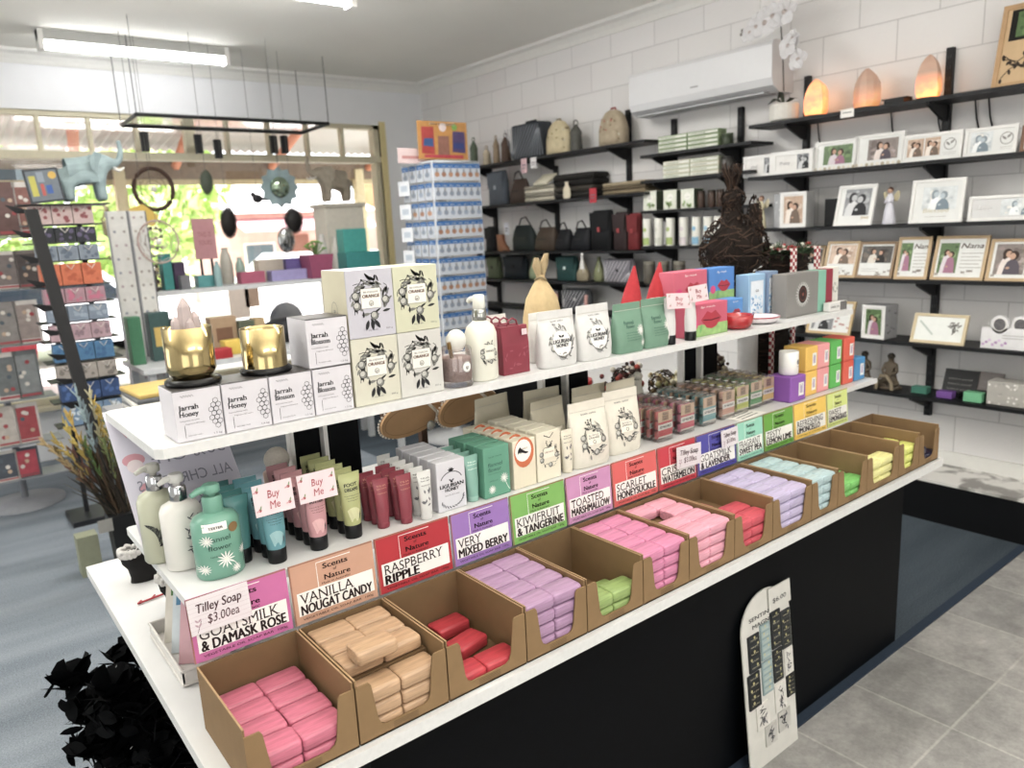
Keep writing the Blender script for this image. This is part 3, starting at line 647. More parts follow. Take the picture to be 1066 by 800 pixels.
# burgundy and white small tubes
def mk_small(ink, art=None):
    def f(mb, s, w, h):
        for k, z in enumerate((.84, .79, .70)): mb.text(['TILIA', 'hand cream', 'moisture'][k], ink, s.M(), 0, h*z, width=w*.62, height=.0035, align='c', w=.0007, warp=s.warp)
        if art:
            rd = random.Random(4); W_ = SoftArt(mb, s)
            for k in range(10):
                x, z = rd.uniform(-w*.25, w*.25), h*rd.uniform(.3, .75); L = .010; q = rd.uniform(0, 6)
                W_.flat([(x, z), (x+L*.5*cos(q)-.002*sin(q), z+L*.5*sin(q)+.002*cos(q)), (x+L*cos(q), z+L*sin(q)), (x+L*.5*cos(q)+.002*sin(q), z+L*.5*sin(q)-.002*cos(q))], GREYINK, None, .0006)
    return f
for px, py, n, wh, s_ in ((402, 550, 3, 'left burgundy row', 1), (426, 545, 4, 'right burgundy row', 2)):
    p = at(px, py, z=ZM); a = squeeze_tube('hand_cream_tube', 'x', 'cream tube', .036, .106, '#8f3947', '#8a3443', .012, mk_small(mat('#c98f6e', .4)), 'small burgundy tubes', .0125)
    row(a, n, p.x, p.y+.01, .03, ZM, lambda k, wh=wh: nth(k, 'small burgundy hand cream tube', wh), seed=s_)
p = at(447, 541, z=ZM); a = squeeze_tube('hand_cream_tube', 'x', 'cream tube', .034, .106, '#cfcfcb', '#c9c9c6', .012, mk_small(INK, 1), 'small white tubes', .0125)
row(a, 6, p.x, p.y+.01, .034, ZM, lambda k: nth(k, 'small white hand cream tube with grey print'))
# cartons on the middle shelf
def carton_box(name, label, cat, w, d, h, col, marks=None, group=None, side=None, rough=.6, r=.0012):
    o = MB(); m = mat(col, rough, var=.02); o.rbox((0, d/2, h/2), (w, d, h), m, r, 1, smooth=False)
    if marks: marks(o, faceM(-w/2, 0, 0), w, h)
    return tag(o.build(name), label, cat, group)
def mk_honey(mb, F, w, h):
    mb.text('LIGURIAN', INK, F, w*.5, h*.47, width=w*.86, height=.0085, bold=.02, serif=True, align='c'); mb.text('HONEY', INK, F, w*.5, h*.39, width=w*.5, height=.0075, bold=.02, serif=True, align='c')
    mb.stroke([(w*.5+w*.38*cos(a), h*.58+w*.30*sin(a)) for a in [pi*(.1+.8*i/10) for i in range(11)]], .0022, GREYINK, F)
    mb.disc(w*.5, h*.58, .003, INK, F); mb.leaf(w*.5, h*.59, .5, .008, .004, GREYINK, F); mb.leaf(w*.5, h*.59, 2.6, .008, .004, GREYINK, F)
    for k in range(5): mb.leaf(w*.5, h*.78, pi/2+(k-2)*.5, .010, .003, INK, F)
    mb.text('hand & nail creme', GREYINK, F, w*.5, h*.30, width=w*.5, height=.003, align='c')
    for k in range(12):
        a = pi*(1.05+.9*k/11); mb.leaf(w*.5+w*.36*cos(a), h*.24+w*.24*sin(a), a+1.2, .010, .003, GREYINK, F)
def mk_flannel(mb, F, w, h):
    dk = mat('#2f5a52', .6); mb.text('flannel', dk, F, w*.16, h*.62, width=w*.55, height=.0095); mb.text('flower', dk, F, w*.16, h*.52, width=w*.5, height=.0095)
    mb.text('hand creme', dk, F, w*.2, h*.80, width=w*.5, height=.0032); mb.rect(w*.16, h*.47, w*.75, h*.474, dk, F)
    mb.text('75ml', dk, F, w*.2, h*.32, width=w*.3, height=.003)
    for x, y, s in ((.28, .16, .011), (.76, .34, .012)): daisy(mb, F, w*x, h*y, s)
    mb.stroke([(w*.95, h*.08), (w*.86, h*.18), (w*.78, h*.3)], .0012, WHITE, F)
def daisy(mb, F, x, y, s, m=WHITE, w=.0007):
    for k in range(12): mb.leaf(x, y, k*pi/6, s*1.05, s*.17, m, F, w)
    mb.disc(x, y, s*.2, mat('#dfe5d8', .6), F, w*1.2, 8)
p = at(473, 531, z=ZM); a = carton_box('hand_cream_carton', 'x', 'cream carton', .074, .03, .112, '#cccbd1', mk_honey, 'honey hand cream cartons'); row(a, 5, p.x, p.y+.004, .036, ZM, lambda k: nth(k, 'white honey hand cream carton with black lettering'))
p = at(496, 523, z=ZM); a = squeeze_tube('hand_cream_tube', 'x', 'cream tube', .038, .106, '#7fae9f', '#8db7a9', .012, mk_small(mat('#e3efe8', .5)), 'sage green tubes', .0130); row(a, 4, p.x+.002, p.y+.016, .032, ZM, lambda k: nth(k, 'slim sage green hand cream tube'))
p = at(520, 517, z=ZM); a = carton_box('hand_cream_carton', 'x', 'cream carton', .073, .03, .118, '#5c9c82', mk_flannel, 'green flannel flower cartons'); row(a, 4, p.x, p.y+.004, .036, ZM, lambda k: nth(k, 'green flannel flower hand cream carton'))
# cream packs with an orange leaf window
def mk_leafpack(mb, F, w, h):
    og = mat('#cf6b38', .5, var=.1); mb.disc(w*.48, h*.74, w*.44, og, F, .0005, 18, 1.25); mb.disc(w*.44, h*.78, w*.36, mat('#efeadf', .6), F, .0008, 18, 1.1)
    for k in range(7): mb.leaf(w*(.2+.08*k), h*.72, 1.2+.3*k, w*.26, w*.08, INK, F, .0011)
    mb.text('GUEST', INK, F, w*.44, h*.80, width=w*.4, height=.004, align='c', w=.0011)
    for k in range(6): mb.rect(w*(.08+.16*k), h*.04, w*(.085+.16*k), h*.5, mat('#d6cdb4', .7), F)
p = at(548, 508, z=ZM); a = carton_box('soap_pack', 'x', 'soap pack', .067, .028, .116, '#ddd3ba', mk_leafpack, 'cream packs with orange leaf'); row(a, 6, p.x+.002, p.y+.004, .034, ZM, lambda k: nth(k, 'cream pack with orange leaf window'))
def mk_orange_s(mb, F, w, h):
    mb.text('ORANGE', mat('#8a5a3c', .6), F, w*.5, h*.56, width=w*.42, height=.004, align='c'); wreath(mb, F, w*.5, h*.5, w*.40, 11, dens=.8); mb.stroke([(w*.3, h*.93), (w*.55, h*.86), (w*.7, h*.95)], .0018, INK, F)
    mb.rect(w*.28, h*.46, w*.72, h*.66, mat('#e6e1cf', .6), F, .0010); mb.text('ORANGE', mat('#8a5a3c', .6), F, w*.5, h*.56, width=w*.36, height=.004, align='c', w=.0014)
p = at(573, 500, z=ZM); a = carton_box('hand_cream_carton', 'x', 'cream carton', .075, .032, .121, '#dcd5bf', mk_orange_s, 'cream cartons with orange wreath'); row(a, 5, p.x+.002, p.y+.004, .04, ZM, lambda k: nth(k, 'cream hand cream carton with inked orange wreath'))
p = at(594, 493, z=ZM); a = squeeze_tube('hand_cream_tube', 'x', 'cream tube', .038, .108, '#d9d2be', '#d2cab4', .012, mk_small(INK, 1), 'slim cream tubes', .0130); row(a, 4, p.x+.004, p.y+.016, .034, ZM, lambda k: nth(k, 'slim cream hand cream tube with grey leaf print'))
# stand-up pouches
def pouch(name, label, cat, w, d, h, col, marks=None, group=None, rough=.45, clip=None):
    t = thing(name, label, cat, (0, 0, 0), 0, group); m = mat(col, rough, var=.03, scale=50, bump=.12, coat=.1)
    s = Soft([(0, w*.47, d*.42), (.006, w*.49, d*.47), (h*.25, w*.5, d*.5), (h*.55, w*.5, d*.36), (h*.78, w*.5, d*.13), (h*.84, w*.5, .003), (h*.90, w*.5, .0018), (h, w*.495, .0016)], 3.2)
    mb = MB(); s.put(mb, m); mb.stroke([(-w*.48, h*.86), (w*.48, h*.86)], .0012, mat('#bdbab0', .5), Matrix.Translation((0, -.0030, 0)) @ s.M())
    if marks: marks(mb, s, w, h)
    mb.build('pouch_body', t); return t
def mk_pouch_orange(mb, s, w, h):
    A = SoftArt(mb, s); wreath(A, None, 0, h*.42, w*.33, 21, dens=1.1, w=.0012); A.rect(-w*.17, h*.35, w*.17, h*.52, mat('#e9e4d4', .6), None, .0022)
    A.text('BLOSSOM', GREYINK, None, 0, h*.48, width=w*.26, height=.004, align='c', w=.003); A.text('ORANGE', INK, None, 0, h*.44, width=w*.28, height=.005, align='c', w=.003); A.ring(0, h*.39, w*.035, .001, INK, None, .003)
    A.text('bath salts', GREYINK, None, 0, h*.80, width=w*.4, height=.004, align='c', w=.001)
for i, (px, py, lb, cw, ch) in enumerate(((622, 486, 'cream bath salt pouch with inked wreath, left of two at the front', .122, .165), (656, 472, 'cream bath salt pouch with inked wreath, right of two at the front', .122, .168))):
    p = at(px, py, z=ZM); o = pouch('bath_salt_pouch', lb, 'pouch', cw, .06, ch, '#d7d2c3', mk_pouch_orange, 'cream bath salt pouches'); o.location = (p.x, max(p.y+.034, 1.34), ZM); o.rotation_euler.z = RAD(-4)
for i, (x, y, h_) in enumerate(((1.17, 1.60, .16), (1.30, 1.545, .165), (1.27, 1.49, .150), (1.41, 1.475, .165), (1.515, 1.455, .165))):
    o = pouch('bath_salt_pouch', 'plain cream pouch %s' % ['behind the orange leaf packs', 'behind the slim cream tubes', 'between the slim tubes and the front wreath pouch', 'behind the left wreath pouch', 'behind the right wreath pouch'][i], 'pouch', .12, .05, h_, '#cfc7ae', None, 'cream bath salt pouches'); o.location = (x, y, ZM); o.rotation_euler.z = RAD([6, -5, 4, -3, 2][i])
# wax melt packs in clear clamshells
def melt(col, wax, card):
    t = thing('wax_melt_pack', 'x', 'wax melts', (0, 0, 0), 0, 'clear wax melt packs'); w, d, h = .064, .024, .092
    MB().rbox((0, d/2, h/2), (w, d, h), clear('#f7f5f3', .35, .05, .12), .004, 1, smooth=False).build('clear_shell', t)
    mb = MB(); m = mat(wax, .4, var=.06)
    for k in range(2):
        for j in range(3): mb.rbox((-.0145+.029*k, d/2+.003, .018+.027*j), (.026, .012, .024), m, .004, 1)
    mb.build('wax_cubes', t)
    mb = MB(); F = faceM(-w*.46, .0016, 0); W = w*.92; mb.rect(0, .012, W, .086, mat(card, .6), F, 0); mb.rect(W*.0, .056, W, .086, mat('#d3ae88', .7, var=.05), F, .0003)
    mb.rect(W*.28, .059, W*.72, .083, mat('#a98059', .7), F, .0006)
    for z in (.076, .068, .062): mb.text('Scents' if z > .07 else 'Nature', INK, F, W*.5, z, width=W*.34, height=.0045, align='c', bold=.01, w=.0009)
    mb.rect(0, .034, W, .050, WHITE, F, .0004); mb.text('SOY WAX MELTS', INK, F, W*.5, .0385, width=W*.8, height=.007, bold=.03, align='c', w=.0008); mb.rect(0, .012, W, .016, mat('#d8d2c8', .6), F, .0004)
    if cn in ('pink red', 'lime', 'peach'): mb.box((.006, .004, .0921), (.018, .016, .0926), WHITE)
    mb.build('card_label', t); return t
MELTS = [(697, 466, 'red', '#d0464c', '#cf3a46', 6), (717, 458, 'pink red', '#d4688a', '#d95468', 6), (741, 443, 'teal', '#3f8f90', '#6db2bb', 6), (762, 429, 'peach', '#e0b09a', '#df9c84', 6), (778, 421, 'lime', '#d2d35a', '#c8d23e', 6), (793, 414, 'green', '#66a862', '#349a50', 6), (805, 409, 'yellow', '#ecd47a', '#ecc450', 6)]
XM = [1.565, 1.668, 1.775, 1.875, 1.955, 2.035, 2.110]
for i, (px, py, cn, wax, card, n) in enumerate(MELTS):
    x = XM[i]; a = melt(cn, wax, card)
    row(a, n, x, 1.335+.006*i, .031, ZM, lambda k, cn=cn: nth(k, '%s wax melt pack in clear shell' % cn), jitter=.003, seed=i)
# price stickers etc. left out: boxed candles at the right end
def mk_candle(mb, F, w, h):
    mb.rect(w*.52, h*.2, w*.86, h*.72, WHITE, F); mb.rect(w*.60, h*.3, w*.78, h*.6, mat('#b9a9c4', .6), F, .0006); mb.text('candle', INK, F, w*.69, h*.62, width=w*.22, height=.004, align='c')
def cbox(col, cn, x, z, w=.068, y=1.33, lab=None, h=.083):
    o = carton_box('candle_carton', lab or 'x', 'candle box', w-.002, .085, h-.0015, col, mk_candle, 'bright candle cartons', r=.0028); o.location = (x, y, z); return o
cbox('#9457b5', 'purple', 2.20, ZM, .09, 1.322, 'purple candle carton under the white candle', .085)
for i, (cn, col, x) in enumerate((('yellow', '#e9b93c', 2.30), ('pink', '#ec9a9c', 2.375), ('green', '#55b94d', 2.455), ('orange red', '#e2573d', 2.54))):
    cbox(col, cn, x, ZM, .072, 1.335, '%s candle carton in the lower row' % cn); cbox(col, cn, x, ZM+.083, .072, 1.335, '%s candle carton in the upper row' % cn)
cbox('#3d8fc6', 'blue', 2.62, ZM, .072, 1.335, 'blue candle carton at the right end of the lower row')
cn_ = MB(); cn_.lathe([(.028, 0), (.031, .003), (.031, .073), (.029, .076), (.026, .072)], mat('#eeece8', .35, var=.01), 28)
s_ = Soft([(0, .031, .031), (.08, .031, .031)]); Aw = SoftArt(cn_, s_); Aw.disc(.006, .042, .009, mat('#8b8b8b', .5), None, .0006); Aw.text('candle', GREYINK, None, .006, .026, width=.018, height=.003, align='c', w=.0006)
tag(cn_.build('pillar_candle', loc=(2.205, 1.362, ZM+.085)), 'white round candle standing on the purple carton', 'candle')
jt = thing('candle_jar', 'dark glass jar with wide white lid behind the candle cartons', 'jar', (2.60, 1.53, ZM)); MB().lathe([(.04, 0), (.045, .004), (.045, .085), (.04, .09)], mat('#16181c', .15), 24).build('jar_body', jt); MB().lathe([(.052, .09), (.056, .094), (.056, .108), (.05, .114)], mat('#d9d9d7', .4), 28).build('lid', jt)
# pump bottles at the left end
def pump(label, px, py, col, collar, headcol, hb, r, marks=None, y=None, rz=0):
    p = at(px, py, z=ZM); p.y += r*.8 if y is None else y; p.x = at(px, py-45, y=p.y).x; t = thing('pump_bottle', label, 'pump bottle', (p.x, p.y, ZM), rz, 'pump bottles at the left end of the shelf'); m = mat(col, .3, var=.02, coat=.2)
    s = Soft([(0, r*.93, r*.72), (.004, r, r*.8), (hb*.84, r, r*.8), (hb*.93, r*.86, r*.7), (hb*.98, r*.5, r*.45), (hb, r*.36, r*.36)], 2.2, 36); mb = MB(); s.put(mb, m)
    if marks: marks(mb, s, r, hb)
    mb.build('bottle_body', t); cm = mat('#b9babd', .12, metal=1, var=.02) if collar == 'chrome' else mat(collar, .3, var=.02)
    MB().lathe([(r*.40, hb-.002), (r*.42, hb), (r*.42, hb+.024), (r*.36, hb+.028)], cm, 24).build('collar', t)
    hm = mat(headcol, .3, var=.02); mb = MB(); mb.lathe([(r*.18, hb+.026), (r*.18, hb+.034)], hm, 16); mb.lathe([(r*.34, hb+.034), (r*.38, hb+.036), (r*.38, hb+.046), (r*.3, hb+.05)], hm, 20)
    o = mb.build('pump_head', t); MB().tube([(0, 0, hb+.043), (-r*.55, -r*.15, hb+.043), (-r*.9, -r*.25, hb+.038)], [r*.2, r*.16, r*.11], hm, 8).build('spout', o); return t
def mk_tester(mb, s, r, h):
    A = SoftArt(mb, s); dk = mat('#27483f', .5); A.text('flannel', dk, None, -r*.62, h*.60, width=r*.95, height=.0095, w=.0008); A.text('flower', dk, None, -r*.60, h*.47, width=r*.95, height=.0095, w=.0008)
    A.rect(-r*.72, h*.76, r*.25, h*.88, PAPER, None, .0007); A.text('TESTER', INK, None, -r*.22, h*.795, width=r*.6, height=.005, bold=.02, align='c', w=.0012)
    A.disc(r*.52, h*.76, r*.22, mat('#8a6a3c', .5), None, .0009, 12)
    for x, y, q in ((.05, .30, .016), (-.62, .62, .011), (.45, .12, .009), (-.8, .18, .010), (.86, .36, .009)): daisy(A, None, r*x, h*y, q, WHITE, .0009)
    A.stroke([(r*.1, h*.28), (r*.4, h*.22), (r*.6, h*.1)], .0012, WHITE, None, .0008); A.text('hand & body wash', dk, None, -r*.55, h*.36, width=r*.7, height=.003, w=.0008)
pump('sage green pump bottle with TESTER label and white daisies', 226, 606, '#6ba38e', '#6ba38e', '#6ba38e', .122, .0425, mk_tester, .036)
def mk_li(mb, s, r, h):
    A = SoftArt(mb, s); rd = random.Random(8)
    for k in range(34): A.leaf(r*rd.uniform(.1, .62), h*rd.uniform(.22, .78), rd.uniform(0, 6.2), .012, .0028, GREYINK, None, .0009)
    A.rect(r*.25, h*.50, r*.7, h*.60, mat('#e6e4de', .5), None, .0013); A.text('LI', INK, None, r*.36, h*.52, height=.009, bold=.02, w=.0018)
pump('white pump bottle with chrome collar, middle of the three', 190, 594, '#dddad3', 'chrome', '#d9d7d2', .132, .037, mk_li, .02)
def mk_bird(mb, s, r, h):
    A = SoftArt(mb, s); g = mat('#5f6458', .5)
    for k in range(9): A.leaf(r*-.35, h*(.25+.03*k), .6+.25*k, .022, .007, g if k % 2 else INK, None, .0009)
pump('olive cream pump bottle with chrome collar, rearmost of the three', 166, 585, '#b9bba2', 'chrome', '#b7b6ac', .142, .036, mk_bird, .012)
# sale poster leaning behind, seen from its back
p0 = at(150, 578, z=ZM); LILAC = mat('#d6d3e2', .6, var=.02, scale=6)
T = Matrix.Rotation(RAD(-42), 4, 'X'); mb = MB(T); PW, PH = .225, .342; mb.box((0, 0, 0), (PW, .0012, PH), LILAC); F = faceM(); pk = mat('#d79aa6', .6, var=.03); gi = mat('#8f8fa0', .6)
for k, (tx, z, xx, ww) in enumerate((('30% OFF', .195, .17, .15), ('ALL CHRISTMAS', .140, .205, .19), ('STOCK', .085, .15, .09))): mb.text(tx, gi, F, PW-.012, z, width=ww, height=.026, mirror=True, align='r')
mb.leaf(.03, .27, 1.4, .07, .03, pk, F); mb.leaf(.045, .27, 1.9, .06, .025, pk, F); mb.disc(.03, .215, .022, pk, F, .0006, 14, .7); mb.disc(.03, .20, .016, mat('#e8d9dc', .6), F, .0007); mb.disc(.045, .145, .02, pk, F, .0006, 12, .7)
for k in range(4): mb.leaf(.02+.014*k, .10, 1.1, .03, .012, pk, F)
mb.rect(.028, .012, .075, .05, pk, F); mb.ring(.045, .058, .009, .003, mat('#7f93a3', .6), F); mb.ring(.06, .058, .009, .003, mat('#7f93a3', .6), F); mb.flat([(.19, .24), (.205, .275), (.22, .24)], mat('#d3a9ae', .6), F)
tag(mb.build('sale_poster', loc=(p0.x, 1.548, ZM+.0015)), 'lilac sale poster leaning behind the pump bottles, its lettering reversed', 'poster')
# ------------------------------------------------------------------ things on the top shelf
def mk_jarrah(kind):
    def f(mb, F, w, h):
        cu = [(w*.16+w*.011*k, h*.885+h*.022*sin(k*1.25)) for k in range(26)]; mb.stroke(cu, .0006, GREYINK, F)
        mb.text('Jarrah', INK, F, w*.09, h*.62, width=w*.42, height=h*.10, bold=.01, serif=True); mb.text(kind, INK, F, w*.09, h*.49, width=w*(.40 if kind == 'Honey' else .46), height=h*.10, bold=.01, serif=True)
        for k in range(2): mb.text(('hand poured soy candle', 'fragrance 60 hours')[k], GREYINK, F, w*.2 if k else w*.09, h*(.40-.07*k), width=w*.40, height=h*.026)
        mb.rect(w*.17, h*.08, w*.178, h*.32, INK, F); mb.text('Australian made', GREYINK, F, w*.22, h*.10, width=w*.3, height=h*.025); mb.text('1.5 kg', GREYINK, F, w*.76, h*.06, width=w*.17, height=h*.035)
        a = w*.062
        for r in range(7):
            for c in range(3):
                x, y = w*.76+c*a*1.74+(a*.87 if r % 2 else 0), h*.22+r*a*1.5
                if x > w*.97 or (c == 0 and r in (0, 6)): continue
                mb.stroke([(min(w*.99, x+a*.93*cos(pi/6+k*pi/3)), y+a*.93*sin(pi/6+k*pi/3)) for k in range(7)], .0008, INK, F)
        mb.rect(0, h-.0012, w, h, mat('#4a4a4c', .5), F, .0003)
    return f
def fr(pl, pr, pt, z):
    a, b = at(*pl, z=z), at(*pr, z=z); y = (a.y+b.y)/2; a, b = at(*pl, y=y), at(*pr, y=y)
    return a.x, b.x, y, at(*pt, y=y).z-z
JB = '#cecbd1'
xs = []
HB = .0905
for i, (pl, pr, kind, lb) in enumerate((((185.5, 463.5), (235.5, 453), 'Honey', 'white Jarrah Honey candle box at the left end, under the taller gold candle'), ((236.2, 453), (284.4, 444), 'Honey', 'white Jarrah Honey candle box, second from the left end'),
        ((285, 444), (329, 435.7), 'Blossom', 'white Jarrah Blossom candle box under the shorter gold candle'), ((329.6, 435.7), (369.4, 426.9), 'Blossom', 'white Jarrah Blossom candle box under another box beside the cream orange boxes'))):
    a = at(*pl, y=1.352); b = at(*pr, y=1.352); xs.append((a.x, b.x)); w_ = b.x-a.x-.0012
    o = carton_box('candle_box', lb, 'candle box', w_, .088, HB, JB, mk_jarrah(kind), 'white candle boxes'); MB().box((-w_/2+.001, .001, HB), (w_/2-.001, .087, HB+.0006), mat('#54504e', .4)).build('box_lid', o)
    o.location = ((a.x+b.x)/2, 1.352, ZT)
a = at(325, 394, y=1.352); x0, x1 = xs[3]; w_ = x1-x0+.004
o = carton_box('candle_box', 'white Jarrah Blossom candle box stacked on top of another', 'candle box', w_, .088, .094, JB, mk_jarrah('Blossom'), 'white candle boxes'); o.location = ((x0+x1)/2-.001, 1.353, ZT+HB+.001)
MB().box((-w_/2, .001, .094), (w_/2, .087, .0946), mat('#54504e', .4)).build('box_lid', o)
GOLD = mat('#b5a06a', .13, metal=1, var=.10, scale=20, streak=(3, 3, .2)); BLK = mat('#101012', .25)
def gold(cx, cyz, h, r0, r1, label, bottom):
    t = thing('gold_candle', label, 'candle', (cx, cyz, ZT+HB+.001))
    MB().lathe([(r1*1.06, 0), (r1*1.12, .003), (r1*1.12, .008), (r1*1.0, .012)], BLK, 36).build('black_base', t)
    if bottom == 'round': pr = [(r1*.75, .012), (r1*.80, .015), (r1*.97, .025), (r0*.99, .038), (r0, h), (r0*.955, h), (r0*.94, h*.86)]
    else: pr = [(r1*.96, .012), (r0, .016), (r0, h), (r0*.955, h), (r0*.94, h*.86)]
    MB().lathe(pr, GOLD, 40, cap1=False).build('gold_vessel', t); MB().lathe([(r0*.94, h*.80), (r0*.94, h*.86)], mat('#cfc6ba', .5), 32).build('wax', t)
    return t
g = at(200, 402, y=1.40); gold(g.x+.004, 1.402, .102, .042, .043, 'taller gold glass candle holding a pink crystal, at the left end', 'round')
g2 = at(276, 391, y=1.40); gold(g2.x+.004, 1.402, .085, .0405, .0425, 'shorter straight gold glass candle on the white candle boxes', 'flat')
mb = MB(); cr = mat('#b7a5a2', .3, var=.12)
for (x, y, h, r) in ((0, 0, .066, .016), (.017, .004, .04, .012), (-.016, .003, .034, .011), (.004, -.014, .03, .010)):
    mb.lathe([(r*.9, 0), (r, .004), (r*.7, h*.75), (r*.1, h)], cr, 6, (x, y, 0), smooth=False)
tag(mb.build('crystal', loc=(g.x+.004, 1.402, ZT+HB+.001+.102*.86)), 'pale pink crystal point standing in the taller gold candle', 'crystal')
# blossom orange boxes
def mk_orange(mb, F, w, h):
    wreath(mb, F, w*.5, h*.56, w*.40, 31, dens=1.7); br = mat('#8c4a34', .6)
    mb.rect(w*.29, h*.43, w*.71, h*.72, mat('#e3e0d6', .6), F, .0013); mb.stroke([(w*.29, h*.43), (w*.71, h*.43), (w*.71, h*.72), (w*.29, h*.72), (w*.29, h*.43)], .0005, GREYINK, F, .0016)
    mb.text('BLOSSOM', GREYINK, F, w*.5, h*.655, width=w*.3, height=.0035, align='c', w=.0017); mb.text('ORANGE', br, F, w*.5, h*.585, width=w*.37, height=.0065, bold=.02, align='c', serif=True, w=.0017)
    mb.ring(w*.5, h*.50, w*.045, .0008, INK, F, .0017); mb.text('tp', INK, F, w*.5, h*.485, height=.005, align='c', shear=.3, w=.0018)
    mb.text('soy candle', GREYINK, F, w*.5, h*.10, width=w*.2, height=.003, align='c'); mb.text('350 g', GREYINK, F, w*.78, h*.10, width=w*.14, height=.003)
    for k in range(3): mb.leaf(w*(.42+.06*k), h*.26, -1.9+.45*k, .022, .008, INK, F, .0012)
ax = [at(371, 425, y=1.353).x, at(418.5, 415.5, y=1.353).x, at(463, 405.5, y=1.353).x]
zt = at(366, 354.6, y=1.353).z
for r in range(2):
    for c in range(2):
        x0, x1 = ax[c], ax[c+1]; col = [['#c9c6b4', '#c6c4be'], ['#bcbac4', '#c6c6a9']][r][c]; h_ = zt-ZT
        if r == 0: z = ZT
        else: z = zt+.0008; h_ = at(361, 282, y=1.353).z-z
        lb = [['cream orange print candle box, lower left of the four', 'grey white orange print candle box, lower right of the four'], ['lilac grey orange print candle box, upper left of the four', 'pale green orange print candle box, upper right of the four']][r][c]
        dpt = .105; o = carton_box('orange_candle_box', lb, 'candle box', x1-x0-.0012, dpt, h_, col, mk_orange, 'cream orange print boxes')
        if c == 0: e = MB(); e.rect(.001, .001, dpt-.001, h_-.001, mat('#c6bfa4', .6, var=.02), leftM(-(x1-x0-.0012)/2, dpt, 0), .0003); e.build('cream_side', o)
        o.location = ((x0+x1)/2, 1.353, z)
        if r == 1 and c == 0:
            e = MB(); e.ring(.05, h_*.4, .013, .0008, GREYINK, leftM(-(x1-x0)/2, .105, 0), .0004, 16, 1.4); e.text('tp', GREYINK, leftM(-(x1-x0)/2, .105, 0), .046, h_*.38, height=.008, shear=.3); e.build('embossed_badge', o)
# bath salts jar
p = at(480, 402, z=ZT); t = thing('bath_salt_jar', 'glass jar of pink bath salts with scoop and white stopper', 'jar', (p.x, 1.375, ZT)); JG = clear('#f2eeec', .25, .03)
MB().lathe([(.034, 0), (.036, .004), (.036, .082), (.033, .086)], JG, 32, cap1=False).build('glass_jar', t)
MB().lathe([(.030, .012), (.0335, .015), (.0335, .062), (.031, .064)], mat('#a98d88', .8, var=.25, scale=300, bump=.6), 28).build('pink_salts', t)
mb = MB(); sj = Soft([(0, .0365, .0365), (.09, .0365, .0365)]); A = SoftArt(mb, sj); A.disc(.004, .045, .0125, WHITE, None, .0006); A.ring(.004, .045, .0115, .0008, INK, None, .001); A.text('tp', INK, None, .004, .041, height=.008, align='c', shear=.3, w=.0012); mb.build('round_label', t)
MB().tube([(-.016, -.010, .06), (-.022, -.012, .085), (-.024, -.013, .10)], [.004, .005, .004], mat('#8d6c33', .3, metal=.6), 8).build('scoop', t)
MB().ball((.006, .004, .098), .026, mat('#d8d6ce', .4), sc=(1, .5, 1), n=18).build('stopper', t)
# cream lotion pump
p = at(509, 396, z=ZT); t = thing('pump_bottle', 'tall cream pump bottle with clear collar beside the burgundy bags', 'pump bottle', (p.x, 1.385, ZT)); r = .0375
s = Soft([(0, r*.93, r*.75), (.004, r, r*.82), (.105, r, r*.82), (.122, r*.84, r*.7), (.132, r*.5, r*.45), (.136, r*.36, r*.36)], 2.3, 36); mb = MB(); s.put(mb, mat('#dcdacb', .3, var=.02, coat=.2)); A = SoftArt(mb, s)
wreath(A, None, 0, .062, r*.62, 41, dens=.8, w=.0009); A.rect(-r*.34, .05, r*.34, .082, mat('#e2e0d2', .5), None, .0016); A.text('ORANGE', INK, None, 0, .066, width=r*.56, height=.005, align='c', w=.0022); mb.build('bottle_body', t)
MB().lathe([(r*.38, .134), (r*.42, .136), (r*.42, .160), (r*.34, .162)], mat('#a7a8a4', .15, metal=.9), 20).build('collar', t)
hm = mat('#d9d8ce', .3); MB().lathe([(r*.34, .162), (r*.38, .165), (r*.36, .19), (r*.28, .193)], hm, 20).tube([(0, .0, .182), (0, .03, .182), (0, .04, .176)], .006, hm, 8).build('pump_head', t)
# burgundy gift bags
BUR = mat('#8a2f40', .5, var=.12, scale=18)
def giftbag(w, d, h):
    t = thing('gift_bag', 'x', 'gift bag', (0, 0, 0), 0, 'burgundy paper gift bags'); mb = MB(); mb.loft([[(-w/2, 0, 0), (w/2, 0, 0), (w/2, d, 0), (-w/2, d, 0)], [(-w/2, 0, h*.6), (w/2, 0, h*.6), (w/2, d, h*.6), (-w/2, d, h*.6)], [(-w/2, d*.25, h), (w/2, d*.25, h), (w/2, d*.75, h), (-w/2, d*.75, h)]], BUR, False); F = faceM(-w/2, 0, 0)
    rd = random.Random(2)
    for k in range(14): mb.leaf(w*rd.uniform(.1, .9), h*rd.uniform(.06, .55), rd.uniform(0, 6), .012, .004, mat('#9b4a58', .5), F, .0004)
    mb.build('bag_body', t); hb = MB(); hb.tube([(-w*.22, d*.5, h-.004), (-w*.15, d*.45, h+.012), (0, d*.4, h+.018), (w*.15, d*.45, h+.012), (w*.22, d*.5, h-.004)], .0022, BUR, 6); hb.build('ribbon_handle', t); return t
p0 = at(543, 391, z=ZT); a = giftbag(.078, .024, .112); 
for k in range(4):
    pp = (p0.x+.008-.004*k, 1.372+.027*k, ZT); lb = 'burgundy gift bag' + (' at the front of its stack, with a white sticker' if k == 0 else ', %s from the front of its stack' % ORD[k])
    if k == 0: a.location = pp; a['label'] = lb; 
    else: dup(a, pp, 0, lb)
MB().rect(.016, .090, .032, .104, mat('#d9c3c8', .5), faceM(0, -.0006, 0), .003).build('price_sticker', a)
